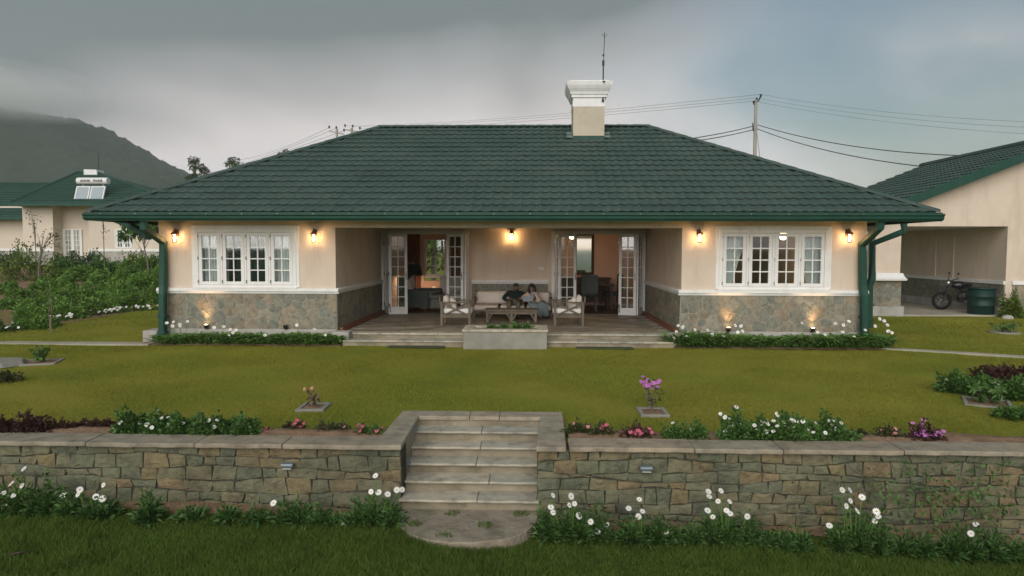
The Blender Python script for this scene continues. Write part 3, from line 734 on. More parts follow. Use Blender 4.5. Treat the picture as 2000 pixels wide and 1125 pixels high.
# gutters
gp = [(0,0), (.03,0), (.055,.03), (.06,.075), (.085,.095), (.085,.125), (.072,.125), (.072,.105), (0,.105)]
def gutter(a, b, n):
    n = Vector(n); m = MB(); m.extrude([n*p+Vector((0,0,q)) for p, q in gp], a, b)
    m.extrude([n*p+Vector((0,0,q)) for p, q in ((-.02,-.02), (0,-.02), (0,.155), (-.02,.155))], a, b)
    return m.build('gutter', 'gutter_green', house)
GZ = 2.575; e2 = EH+.08
gutter((-e2, -OV-.002, GZ), (e2, -OV-.002, GZ), (0,-1,0)); gutter((-EH-.002, -OV, GZ), (-EH-.002, -OV+2*HD, GZ), (-1,0,0)); gutter((EH+.002, -OV, GZ), (EH+.002, -OV+2*HD, GZ), (1,0,0))
gutter((-e2, -OV+2*HD+.002, GZ), (e2, -OV+2*HD+.002, GZ), (0,1,0))
scm = MB(); scm.ell((0,0,0), (.012,.008,.012), 6, 4); sme = scm.mesh('rivet', 'chrome')
for i in range(24): link('rivet', sme, house, (-EH+.3+i*.72, -OV-.092, GZ+.113))
# downpipes
sq = [(-.075,-.075), (-.055,-.085), (.055,-.085), (.075,-.075), (.085,-.055), (.085,.055), (.075,.075), (-.075,.075)]
sq = [(.07,.05),(.05,.07),(-.05,.07),(-.07,.05),(-.07,-.05),(-.05,-.07),(.05,-.07),(.07,-.05)]
def pipe(pts):
    m = MB(); m.tube(pts, .08, 8, True, sq); o = m.build('downpipe', 'gutter_green', house)
    for p in (0.45, .8):
        a, b_ = Vector(pts[-2]), Vector(pts[-1]); q = a+(b_-a)*p
        m = MB(); m.box(q.x-.085, q.x+.085, q.y-.085, q.y+.085, q.z-.02, q.z+.02); m.build('pipe_clip', 'gutter_green', o)
pa = P(320, 480, -.16)
def Q(px, py, Y): v = P(px, py, Y); return (v[0], v[1], v[2])
pipe([Q(281, 424, -.80), Q(281, 444, -.80), Q(319, 474, -.14), Q(319, 558, -.14), Q(318, 575, -.22), Q(318, 668, -.22)])
pipe([Q(215, 424, .9), Q(243, 434, .9), Q(290, 462, -.25)])
pipe([Q(1719, 424, -.80), Q(1719, 443, -.80), Q(1684, 478, -.14), Q(1685, 560, -.14), Q(1688, 577, -.22), Q(1688, 672, -.22)])
pipe([Q(1765, 433, 1.6), Q(1765, 452, 1.6), Q(1704, 476, 2.0), Q(1703, 545, 2.0), Q(1697, 560, 2.0), Q(1697, 640, 2.0)])
# chimney
CX0, CX1, CY0, CY1 = 1.56, 2.35, 3.06, 3.86
m = MB(); m.box(CX0, CX1, CY0, CY1, 4.2, 5.62); ch = m.build('chimney', 'chimney_tan', roof)
cxm, cym = (CX0+CX1)/2, (CY0+CY1)/2; hw = (CX1-CX0)/2
m = MB(); s2 = math.sqrt(2)
prof = [(hw+.012, 5.61), (hw+.012, 5.83), (hw+.05, 5.84), (hw+.05, 5.90), (hw+.075, 5.91), (hw+.09, 5.97), (hw+.14, 6.05), (hw+.17, 6.12), (hw+.185, 6.21), (hw+.10, 6.222), (hw+.10, 6.25)]
m.lathe([(r_*s2, z) for r_, z in prof], 4, (cxm, cym, 0), math.pi/4); m.build('chimney_cap', 'white_paint', ch)
m = MB(); m.box(CX0-.012, CX1+.012, CY0-.014, CY0+.3, 4.55, 4.88); m.build('flashing', 'gutter_green', ch)
for s in (-1, 1):
    x0, x1 = sorted((cxm+s*(hw+.01), cxm+s*(hw+.16))); zz = 4.80
    for k in range(2):
        y = CY0+.02+k*.22; z = ZE+(y+OV)*math.tan(PITCH)+.06
        m = MB(); m.obox(((x0+x1)/2, y, z), (x1-x0, .17, .012), Matrix.Rotation(PITCH, 3, 'X')); m.build('flashing', 'flash_metal', ch)
m = MB(); rx = P(1178, 155, CY0-.02)[0]; tp = P(1181, 63, CY0-.02)
m.tube([(rx, CY0-.03, 5.72), (rx, CY0-.03, 6.6)], .017, 6); m.tube([(rx, CY0-.03, 6.6), (tp[0], CY0-.03, tp[2])], .009, 6)
m.tube([(rx-.0, CY0-.03, 6.62), (rx, CY0-.03, 6.75)], .03, 6); m.tube([(rx, CY0-.03, 6.86), (rx, CY0-.03, 6.9)], .026, 6)
for dx in (-.08, .08): m.tube([(tp[0], CY0-.03, tp[2]-.12), (tp[0]+dx, CY0-.03, tp[2]-.04)], .006, 5)
m.box(rx-.03, rx+.03, CY0-.05, CY0-.001, 5.74, 5.78); m.box(rx-.03, rx+.03, CY0-.24, CY0-.02, 6.18, 6.2)
m.build('lightning_rod', 'black_metal', ch)
# ------------------------------------------------------------------ wall lanterns and uplights
LANT = None
def lantern(px, py, Y, label, watts=7.5):
    p = P(px, py, Y-.13)
    root = thing('wall_lantern', label, 'lantern', (p[0], Y-.002, p[2]), 0, 'lit wall lanterns of the bungalow')
    global LANT
    if LANT is None:
        d = {}
        m = MB(); m.box(-.05, .05, -.02, 0, .03, .22); m.tube([(0,-.01,.17), (0,-.06,.23), (0,-.12,.235), (0,-.135,.20)], .011, 8); m.tube([(0,-.01,.06), (0,-.05,.09), (0,-.05,.15)], .006, 6)
        d['bracket'] = m.mesh('bracket', 'bronze')
        m = MB(); m.lathe([(.012,.20), (.022,.19), (.03,.165), (.085,.115), (.098,.095), (.098,.088), (.07,.085)], 12, (0,-.135,0)); d['cap'] = m.mesh('cap', 'bronze', True)
        m = MB()
        for k in range(6):
            a = math.pi/6+k*math.pi/3; m.tube([(.066*math.cos(a), -.135+.066*math.sin(a), .088), (.052*math.cos(a), -.135+.052*math.sin(a), -.105)], .005, 4)
        m.lathe([(.06,-.105), (.062,-.12), (.03,-.135), (.008,-.15)], 12, (0,-.135,0)); d['cage'] = m.mesh('cage', 'bronze')
        m = MB(); m.lathe([(.062,.086), (.048,-.104)], 12, (0,-.135,0)); d['glass'] = m.mesh('glass', 'lantern_glass', True)
        m = MB(); m.lathe([(.012,.075), (.024,.05), (.036,.0), (.034,-.04), (.02,-.075), (.006,-.085)], 12, (0,-.135,0)); d['bulb'] = m.mesh('bulb', 'lamp_glow', True)
        LANT = d
    root.scale = (.80,.85,.80)
    for k, me in LANT.items(): link(k, me, root)
    ld = bpy.data.lights.new('lantern_light', 'POINT'); ld.energy = watts; ld.color = (1.0,.60,.27); ld.shadow_soft_size = .05
    link('lantern_light', ld, root, (0,-.135,-.01)); 
lantern(340, 464, 0, 'lit bronze lantern on the outer corner of the left wing')
lantern(612, 464, 0, 'lit bronze lantern between the left window and the veranda')
lantern(999, 462, VD, 'lit bronze lantern above the sofa in the veranda', 16)
lantern(1367, 464, 0, 'lit bronze lantern between the veranda and the right window')
lantern(1660, 464, 0, 'lit bronze lantern on the outer corner of the right wing')
def uplight(px, py, lit, label):
    p = P(px, py, -.1); root = thing('uplight', label, 'spotlight', (p[0], -.09, PL), 0, 'uplights on the plinth')
    m = MB(); m.box(-.04, .04, .02, .06, 0, .01); m.tube([(0,.045,.005), (0,.045,.04)], .01, 6); m.build('bracket', 'black_metal', root)
    m = MB(); m.lathe([(.03,.02), (.042,.03), (.045,.09), (.048,.095)], 12); o = m.build('housing', 'black_metal', root, True); o.location = (0,.0,.0)
    m = MB(); m.lathe([(.01,.096), (.038,.099), (.01,.104)], 12); m.build('lens', 'spot_glow' if lit else 'glass', root, True)
    if lit:
        ld = bpy.data.lights.new('uplight_light', 'SPOT'); ld.energy = 15; ld.color = (1.0,.60,.30); ld.spot_size = math.radians(95); ld.spot_blend = .8; ld.shadow_soft_size = .03
        l = link('uplight_light', ld, root, (0,-.005,.115)); l.rotation_euler = (math.radians(180+14), 0, 0)
for a in ((402, 640, True, 'lit uplight on the plinth below the left window'), (557, 643, False, 'unlit black uplight on the plinth beside the veranda steps'),
          (1423, 645, True, 'lit uplight on the right plinth, nearer the veranda'), (1588, 646, True, 'lit uplight on the right plinth, nearer the green downpipe')): uplight(*a)

# ------------------------------------------------------------------ curtains
def curtain(x0, x1, y, z0, z1, mat, label, tie=None, amp=.035, waves=9):
    """hanging pleated cloth; tie = (height fraction, side) pulls it aside"""
    nu, nv = waves*8, 14; V = []
    for j in range(nv+1):
        t = j/nv; z = z0+(z1-z0)*t
        for i in range(nu+1):
            s = i/nu; x = x0+(x1-x0)*s
            if tie:
                k = max(0, (1-t))**.8; edge = 1-tie[0]*k
                x = (x0+(x1-x0)*s*edge) if tie[1] < 0 else (x1-(x1-x0)*(1-s)*edge)
            V.append((x, y+amp*math.sin(s*waves*2*math.pi+.4*math.sin(t*3)), z))
    F = [(j*(nu+1)+i, j*(nu+1)+i+1, (j+1)*(nu+1)+i+1, (j+1)*(nu+1)+i) for j in range(nv) for i in range(nu)]
    m = MB(); m.add(V, F); o = m.build('curtain', mat, None, True); s_ = o.modifiers.new('solid', 'SOLIDIFY'); s_.thickness = .004
    return tag(o, label, 'curtain')
curtain(-6.72, -6.10, .20, 1.05, 2.46, 'curtain_white', 'white curtain behind the left pane column of the left window')
curtain(-5.18, -4.56, .20, 1.05, 2.46, 'curtain_white', 'white curtain behind the right pane column of the left window')
curtain(-6.08, -5.20, .55, .95, 2.5, 'curtain_dark', 'dark green cloth behind the middle casements of the left window', waves=7)
curtain(4.48, 5.20, .20, 1.05, 2.46, 'curtain_white', 'white curtain tied back at the left side of the right window', (.62, -1))
curtain(6.02, 6.73, .20, 1.05, 2.46, 'curtain_white', 'white curtain tied back at the right side of the right window', (.62, 1))
curtain(5.2, 5.75, 3.4, .4, 2.5, 'curtain_brown', 'brown drape deep in the room behind the right window', waves=5)
curtain(-3.55, -3.12, BACK-.32, .3, 2.5, 'curtain_brown', 'reddish drape left of the living room back window', waves=5)
curtain(-2.12, -1.8, BACK-.32, .3, 2.5, 'curtain_brown', 'reddish drape right of the living room back window', waves=5)

# ------------------------------------------------------------------ furniture
def cushion(c, size, mat, parent=None, rot=(0,0,0), name='cushion'):
    """soft pillow: two domed faces pinched at the corners"""
    n = 8; V = []; F = []; sx, sy, sz = size
    for s in (-1, 1):
        for j in range(n+1):
            for i in range(n+1):
                u, v = i/n*2-1, j/n*2-1
                dome = (max(0, 1-u**4)*max(0, 1-v**4))**.5
                pin = 1-.07*(abs(u)**2)*(1-abs(v))-.0
                V.append((u*sx/2*(1-.06*(1-v*v)*abs(u)), s*sy/2*dome, v*sz/2*(1-.06*(1-u*u)*abs(v))))
    K = (n+1)**2
    for j in range(n):
        for i in range(n):
            a = j*(n+1)+i; F.append((a, a+1, a+n+2, a+n+1)); F.append((a+K, a+K+n+1, a+K+n+2, a+K+1))
    m = MB(); m.add(V, F); me = m.mesh(name, mat, True)
    bm = bmesh.new(); bm.from_mesh(me); bmesh.ops.remove_doubles(bm, verts=bm.verts, dist=1e-4); bmesh.ops.recalc_face_normals(bm, faces=bm.faces); bm.to_mesh(me); bm.free()
    o = link(name, me, parent, c); o.rotation_euler = rot; return o
def slab(parent, name, x0, x1, y0, y1, z0, z1, mat, bevel=.03, crown=0):
    m = MB(); m.box(x0, x1, y0, y1, z0, z1); o = m.build(name, mat, parent, True); b = o.modifiers.new('bevel', 'BEVEL'); b.width = bevel; b.segments = 3; return o
def xchair(px, label, face):
    """veranda armchair seen from its side: arm frame with crossed bars towards the camera, face=+1 looks right"""
    p = G(px, 637, FLOOR); W, D, H, AH = .70, .66, .68, .54      # W along the seat direction
    r = thing('veranda_armchair', label, 'armchair', (p[0], p[1]+.33, FLOOR), 0 if face > 0 else math.pi, 'crossed-arm veranda armchairs')
    x0, x1 = -W/2, W/2                                      # seat looks along +x
    for sy in (-1, 1):
        y = sy*D/2
        for x in (x0+.025, x1-.025):
            m = MB(); m.box(x-.028, x+.028, y-.028, y+.028, 0, AH); m.build('leg', 'timber', r, bevel=.006)
        m = MB(); m.box(x0-.02, x1+.02, y-.04, y+.04, AH+.001, AH+.032); m.build('armrest', 'timber', r, bevel=.008)
        m = MB(); m.box(x0+.053, x1-.053, y-.018, y+.018, .20, .25); m.build('rail', 'timber', r, bevel=.004)
        m = MB(); m.bar((x0+.05, y-.004, .25), (x1-.05, y-.004, AH-.01), .036, .018, (0,1,0)); m.build('cross_bar', 'timber', r)
        m = MB(); m.bar((x0+.05, y+.010, AH-.01), (x1-.05, y+.010, .25), .036, .018, (0,1,0)); m.build('cross_bar', 'timber', r)
    m = MB(); m.box(x0+.02, x1-.02, -D/2+.03, D/2-.03, .25, .28); m.build('seat_frame', 'timber', r)
    m = MB(); m.bar((x0+.015, 0, .28), (x0-.035, 0, H), .03, D-.10, (0,1,0)); m.build('backrest', 'timber', r, bevel=.006)
    slab(r, 'seat_cushion', x0+.05, x1+.02, -D/2+.05, D/2-.05, .285, .41, 'cushion_white', .035)
    cushion((x0+.10, 0, .55), (.50, .16, .36), 'cushion', r, (0, math.radians(0), math.pi/2), 'back_cushion')
    cushion((x0+.26, -.1*face, .50), (.34, .12, .28), 'cushion', r, (math.radians(0), math.radians(-18), math.pi/2+.5), 'throw_cushion')
    return r
xchair(890, 'timber armchair with crossed side bars, on the left of the veranda', 1)
xchair(1111, 'timber armchair with crossed side bars, on the right of the veranda', -1)
# sofa
SX0, SX1 = P(924, 610, 3.55)[0], P(1078, 610, 3.55)[0]
sof = thing('veranda_sofa', 'timber sofa with pale cushions against the veranda back wall', 'sofa', ((SX0+SX1)/2, 3.75, FLOOR)); w = (SX1-SX0)/2
for x in (-w+.03, w-.03):
    for y in (-.36, .36):
        m = MB(); m.box(x-.03, x+.03, y-.03, y+.03, 0, .47); m.build('leg', 'timber', sof, bevel=.005)
    m = MB(); m.box(x-.04, x+.04, -.41, .41, .471, .50); m.build('armrest', 'timber', sof, bevel=.008)
    m = MB(); m.bar((x, -.33, .20), (x, .33, .46), .02, .035, (1,0,0)); m.build('cross_bar', 'timber', sof)
    m = MB(); m.bar((x+.012, .33, .20), (x+.012, -.33, .46), .02, .035, (1,0,0)); m.build('cross_bar', 'timber', sof)
m = MB(); m.box(-w, w, -.39, .39, .14, .18); m.build('seat_frame', 'timber', sof, bevel=.005)
m = MB(); m.box(-w, w, .33, .38, .54, .59); m.box(-w+.06, w-.06, .34, .37, .182, .22)
m.build('back_rail', 'timber', sof, bevel=.005)
for k in range(7):
    x = -w+.1+k*(2*w-.2)/6; m = MB(); m.box(x-.02, x+.02, .345, .365, .22, .54); m.build('slat', 'timber', sof)
for k in (-1, 0, 1): slab(sof, 'seat_cushion', k*2*w/3-w/3+.03, k*2*w/3+w/3-.03, -.40, .28, .182, .31, 'cushion', .04)
cushion((-w*.55, .20, .48), (.92, .20, .38), 'cushion', sof, (math.radians(-14), 0, 0), 'back_cushion')
cushion((w*.02, .24, .47), (.6, .18, .36), 'cushion', sof, (math.radians(-14), 0, 0), 'back_cushion')
cushion((w*.74, .16, .47), (.50, .18, .36), 'cushion', sof, (math.radians(-14), 0, .12), 'back_cushion')
# coffee table
tp_ = G(997, 632, FLOOR); tx0, tx1 = P(948, 610, 2.1)[0], P(1050, 610, 2.1)[0]; tw_ = (tx1-tx0)/2
tb = thing('coffee_table', 'weathered timber coffee table in front of the veranda sofa', 'table', ((tx0+tx1)/2, 2.35, FLOOR))
TH = P(1000, 605, 2.1)[2]-FLOOR
for k in range(5):
    m = MB(); y = -.25+k*.125; m.box(-tw_-.02, tw_+.02, y-.059, y+.059, TH-.03, TH); m.build('plank', 'timber', tb, bevel=.004)
for y in (-.25, .25):
    m = MB(); m.box(-tw_+.05, tw_-.05, y-.012, y+.012, TH-.11, TH-.032); m.build('apron', 'timber', tb)
    for x in (-tw_+.05, 0, tw_-.05):
        m = MB(); m.box(x-.036, x+.036, y-.036, y+.036, 0, TH-.031); m.build('leg', 'timber', tb, bevel=.005)
        for s in (-1, 1):
            if abs(x+s*.1) < tw_-.02:
                m = MB(); m.bar((x+s*.03, y, TH-.24), (x+s*.12, y, TH-.10), .03, .03, (0,1,0)); m.build('brace', 'timber', tb)
# planter in front of the steps
pl = thing('planter_box', 'concrete planter box set between the two runs of veranda steps', 'planter', ((PX0+PX1)/2, -.45, -.03))
pw = (PX1-PX0)/2; ph = P(988, 645, -.80)[2]+.03
m = MB(); m.box(-pw, pw, -.35, .49, -.1, ph-.04); m.build('body', 'concrete', pl, bevel=.01)
m = MB(); ix = pw-.30
m.box(-pw-.02, pw+.02, -.37, -.16, ph-.038, ph+.012); m.box(-pw-.02, pw+.02, .22, .50, ph-.038, ph+.012); m.box(-pw-.02, -ix-.1, -.16, .22, ph-.038, ph+.012); m.box(ix+.1, pw+.02, -.16, .22, ph-.038, ph+.012)
m.build('rim', 'tread_stone', pl, bevel=.008)
m = MB(); m.box(-ix-.1, ix+.1, -.16, .22, ph-.039, ph-.02); m.build('earth', 'soil', pl)
for k, (px, ln) in enumerate(((960, .10), (985, .12), (1010, .16), (1030, .13))):
    x = P(px, 640, -.45)[0]; rg = np.random.default_rng(60+k); n = 90
    t_ = thing('planter_plant', ['low dark plant at the left end of the planter box', 'small plant with pale blooms left of centre in the planter box', 'bushiest leafy plant right of centre in the planter box', 'small leafy plant at the right end of the planter box'][k], 'plant', (x, -.42, ph-.05))
    pts, d = blob_points(n*2, (.13, .10, ln), rg, .3); leaves('foliage', pts, d+rg.normal(size=d.shape)*.5+np.array([[0,0,.4]]), .07, .035, 'leaf_bush', t_, rg)
# door mats on the grass
for px, lab in ((812, 'dark green mat at the foot of the left veranda steps'), (1180, 'dark green mat at the foot of the right veranda steps')):
    p = G(px, 679, -.02); m = MB(); m.box(-.58, .58, -.12, .12, 0, .012); o = m.build('door_mat', 'mat_green', None, bevel=.006); o.location = (p[0], -.66, -.015); tag(o, lab, 'mat', 'mats at the veranda steps')

# living room (left door) and dining room (right door)
def at_floor(px, py, z=FLOOR): return G(px, py, z)
ar = thing('living_room_armchair', 'green-grey upholstered armchair with a pale cushion, seen through the left doors', 'armchair', (P(822, 580, 5.6)[0]+.0, 5.75, FLOOR-.01), math.radians(-18))
slab(ar, 'seat', -.42, .50, -.42, .42, .08, .42, 'green_grey_fabric', .06); slab(ar, 'backrest', -.62, -.40, -.44, .44, .08, 1.0, 'green_grey_fabric', .08)
slab(ar, 'armrest', -.42, .46, -.54, -.40, .08, .62, 'green_grey_fabric', .06); slab(ar, 'armrest', -.42, .46, .40, .54, .08, .62, 'green_grey_fabric', .06)
slab(ar, 'seat_cushion', -.38, .52, -.39, .39, .425, .53, 'pale_green_fabric', .05)
cushion((-.28, -.12, .76), (.42, .14, .42), 'cushion', ar, (math.radians(0), math.radians(-20), math.pi/2), 'throw_cushion')
ot = thing('ottoman', 'low pale upholstered footstool beside the armchair in the living room', 'footstool', (P(853, 590, 5.5)[0], 5.5, FLOOR-.01))
slab(ot, 'body', -.30, .30, -.26, .26, .06, .36, 'pale_green_fabric', .05); slab(ot, 'cushion', -.31, .31, -.27, .27, .362, .46, 'pale_green_fabric', .045)
for x in (-.25, .25):
    for y in (-.2, .2): m = MB(); m.lathe([(.02, 0), (.03, .06)], 8, (x, y, 0)); m.build('leg', 'dark_timber', ot)
fl = thing('table_lamp', 'table lamp with a black drum shade in the living room', 'lamp', (P(808, 560, 6.7)[0], 6.75, FLOOR-.01))
m = MB(); m.lathe([(.16,0), (.16,.02), (.03,.05), (.02,.3), (.05,.5), (.06,.62), (.03,.85), (.012,.88), (.012,1.0)], 14); m.build('stand', 'black_metal', fl, True)
m = MB(); m.lathe([(.27,.98), (.20,1.36)], 20); o_ = m.build('lamp_shade', 'lamp_shade_black', fl, True); b_ = o_.data; bm = bmesh.new(); bm.from_mesh(b_); bmesh.ops.delete(bm, geom=[f for f in bm.faces if len(f.verts) > 4], context='FACES_ONLY'); bm.to_mesh(b_); bm.free()
m = MB(); m.ell((0,0,1.12), (.05,.05,.07)); m.build('bulb', 'pendant_glow', fl, True)
ld = bpy.data.lights.new('table_lamp_light', 'POINT'); ld.energy = 13; ld.color = (1.0,.66,.40); ld.shadow_soft_size = .06; link('table_lamp_light', ld, fl, (0,0,1.02))
sofa2 = thing('living_room_chair', 'beige armchair near the back window of the living room', 'armchair', (P(880, 570, 6.8)[0], 6.7, FLOOR-.01), math.radians(200))
slab(sofa2, 'seat', -.40, .40, -.40, .40, .10, .46, 'cushion', .07); slab(sofa2, 'backrest', -.42, .42, .32, .50, .46, .98, 'cushion', .07)
for s in (-1, 1): slab(sofa2, 'armrest', min(s*.38, s*.5), max(s*.38, s*.5), -.40, .46, .10, .64, 'cushion', .05)
# dining room
mr = P(1143, 490, BACK-.26); mi = thing('wall_mirror', 'large dark-framed mirror on the dining room wall', 'mirror', (mr[0], BACK-.225, 0))
x0, x1 = P(1122, 490, BACK-.26)[0]-mr[0], P(1160, 490, BACK-.26)[0]-mr[0]; z0, z1 = P(1143, 536, BACK)[2], P(1143, 456, BACK)[2]
m = MB(); m.box(x0+.07, x1-.07, -.02, -.012, z0+.07, z1-.07); m.build('mirror_glass', 'mirror_glass', mi)
m = MB(); m.box(x0, x0+.08, -.05, 0, z0, z1); m.box(x1-.08, x1, -.05, 0, z0, z1); m.box(x0+.08, x1-.08, -.05, 0, z0, z0+.08); m.box(x0+.08, x1-.08, -.05, 0, z1-.08, z1); m.build('frame', 'dark_timber', mi, bevel=.008)
sb = thing('sideboard', 'dark timber sideboard below the mirror in the dining room', 'sideboard', (mr[0], BACK-.48, FLOOR-.01))
m = MB(); m.box(-.75, .75, -.2, .2, .12, .86); m.build('cabinet', 'dark_timber', sb, bevel=.006); m = MB(); m.box(-.8, .8, -.24, .22, .862, .9); m.build('top', 'dark_timber', sb, bevel=.005)
for s in (-.7, .7): m = MB(); m.box(s-.03, s+.03, -.17, .17, 0, .12); m.build('leg', 'dark_timber', sb)
def dchair(px, Y, rz, label):
    c = thing('dining_chair', label, 'chair', (P(px, 580, Y)[0], Y, FLOOR-.01), rz, 'dining chairs')
    for x in (-.2, .2):
        for y in (-.2, .2): m = MB(); m.box(x-.02, x+.02, y-.02, y+.02, 0, .42); m.build('leg', 'dark_timber', c)
    slab(c, 'seat', -.25, .25, -.25, .25, .42, .52, 'charcoal_fabric', .03); slab(c, 'backrest', -.25, .25, -.27, -.19, .50, 1.06, 'green_grey_fabric', .03)
dchair(1150, 5.55, 0, 'dark upholstered dining chair with its back to the right doors'); dchair(1196, 6.1, 1.7, 'dark dining chair half hidden at the right of the dining table')
dt = thing('dining_table', 'dark dining table behind the upholstered chair', 'table', (P(1165, 575, 6.2)[0], 6.25, FLOOR-.01))
m = MB(); m.box(-.5, .5, -.45, .45, .72, .76); m.build('tabletop', 'dark_timber', dt, bevel=.005)
for x in (-.42, .42):
    for y in (-.38, .38): m = MB(); m.box(x-.03, x+.03, y-.03, y+.03, 0, .72); m.build('leg', 'dark_timber', dt)
def pendant(px, py, Y, label, w):
    p = P(px, py, Y); r = thing('pendant_lamp', label, 'lamp', (p[0], Y, p[2]), 0, 'lit pendant lamps indoors')
    m = MB(); m.tube([(0,0,.1), (0,0,CEIL-p[2]-.003)], .008, 6); m.build('cord', 'black_metal', r)
    m = MB(); m.lathe([(.05,.10), (.085,.04), (.075,-.06), (.03,-.09)], 14); m.build('globe', 'pendant_glow', r, True)
    m = MB(); m.lathe([(.02,.13), (.06,.115), (.06,.10)], 12); m.build('cap', 'bronze', r)
    ld = bpy.data.lights.new('pendant_light', 'POINT'); ld.energy = w; ld.color = (1.0,.66,.36); ld.shadow_soft_size = .1; link('pendant_light', ld, r, (0,0,-.16))
pendant(1117, 461, 6.3, 'lit pendant lamp over the dining table, seen through the right doors', 4.5)
pendant(1530, 461, 2.2, 'lit pendant lamp in the room behind the right window', 12)

# ------------------------------------------------------------------ people
def skinned(name, joints, edges, mat, parent, sub=2, rootv=0):
    me = bpy.data.meshes.new(name); me.from_pydata([j[:3] for j in joints], edges, [])
    o = bpy.data.objects.new('tmp', me); col.objects.link(o); o.modifiers.new('s', 'SKIN'); sm = o.modifiers.new('ss', 'SUBSURF'); sm.levels = sub; sm.render_levels = sub
    for i, j in enumerate(joints):
        rr = j[3]; sv = me.skin_vertices[0].data[i]; sv.radius = (rr, rr) if not isinstance(rr, tuple) else rr; sv.use_root = (i == rootv)
    dg = bpy.context.evaluated_depsgraph_get(); me2 = bpy.data.meshes.new_from_object(o.evaluated_get(dg)); bpy.data.objects.remove(o)
    me2.name = name; me2.materials.clear(); me2.materials.append(MATS[mat]); me2.polygons.foreach_set('use_smooth', [True]*len(me2.polygons))
    return link(name, me2, parent)
def chain(js, parts):
    """joint dict + list of name chains -> joints, edges"""
    idx = {}; J = []; E = []
    for c in parts:
        for n in c:
            if n not in idx: idx[n] = len(J); J.append(js[n])
        E += [(idx[a], idx[b_]) for a, b_ in zip(c, c[1:])]
    return J, E
def head_parts(parent, c, yaw, tilt, skin_, hair_long=False):
    R = Matrix.Rotation(yaw, 3, 'Z') @ Matrix.Rotation(tilt, 3, 'Y'); c = Vector(c)      # face looks along local -y
    def T(p): return c + R @ Vector(p)
    e = MB()
    for s in (-1, 1): e.ell(T((s*.032, -.067, .005)), (.011,.006,.006), 8, 6, R)
    e.build('eyes', 'eye_white', parent, True); e = MB()
    for s in (-1, 1): e.ell(T((s*.032, -.0715, .005)), (.006,.003,.006), 8, 6, R); e.obox(T((s*.032, -.070, .026)), (.034,.008,.006), R)
    e.build('pupils', 'eye_dark', parent, True)
    e = MB(); e.ell(T((0, -.076, -.055)), (.022,.008,.006), 10, 6, R); e.build('mouth', 'lips', parent, True)
    h = MB()
    if not hair_long:
        h.ell(T((0, .014, .045)), (.086,.098,.085), 14, 9, R); h.ell(T((0, -.045, .085)), (.066,.05,.04), 12, 8, R)
        h.ell(T((0, -.078, -.085)), (.045,.018,.03), 10, 6, R); h.ell(T((.062, -.03, -.06)), (.02,.04,.045), 8, 6, R); h.ell(T((-.062, -.03, -.06)), (.02,.04,.045), 8, 6, R)
    else:
        h.ell(T((0, .016, .035)), (.096,.106,.098), 14, 9, R)
        for s in (-1, 1):
            h.tube([T((s*.05, -.055, .085)), T((s*.088, -.03, .01)), T((s*.095, -.045, -.10)), T((s*.085, -.09, -.24)), T((s*.075, -.105, -.34))], [.03, .037, .042, .036, .012], 9)
            h.tube([T((s*.03, .07, .04)), T((s*.05, .105, -.10)), T((s*.055, .12, -.28))], [.05, .055, .02], 9)
    h.build('hair', 'hair', parent, True)
def head_joints(c, yaw):
    R = Matrix.Rotation(yaw, 3, 'Z'); c = Vector(c); q = lambda p, r_: (*(c+R@Vector(p)), r_)
    return {'chin': q((0,-.03,-.085), .058), 'face': q((0,-.012,-.02), .078), 'crown': q((0,.008,.055), .080), 'top': q((0,.01,.088), .05), 'nose': q((0,-.10,-.022), .010), 'nb': q((0,-.07,-.005), .012),
            'earl': q((-.088,.01,-.01), .012), 'earr': q((.088,.01,-.01), .012)}
def fingers(js, w, d, side, nm, curl=-.35):
    """five fingers from the wrist w along d; side = thumb direction"""
    w, d, side = Vector(w), Vector(d).normalized(), Vector(side).normalized(); up = d.cross(side).normalized(); ch = []
    js[nm+'palm'] = (*(w+d*.05), (.034, .02))
    for k, (off, ln) in enumerate(((.028,.065), (.010,.075), (-.009,.07), (-.027,.055))):
        a = w+d*.085+side*off; b_ = a+d*ln*.5; c = b_+d*ln*.4+up*ln*curl
        js[f'{nm}f{k}a'] = (*a, .010); js[f'{nm}f{k}b'] = (*b_, .0085); js[f'{nm}f{k}c'] = (*c, .007); ch.append([nm+'palm', f'{nm}f{k}a', f'{nm}f{k}b', f'{nm}f{k}c'])
    a = w+d*.03+side*.04; b_ = a+d*.035+side*.018; js[nm+'ta'] = (*a, .011); js[nm+'tb'] = (*b_, .008); ch.append([nm+'palm', nm+'ta', nm+'tb'])
    return ch
SZ = FLOOR+.31                                         # sitting height
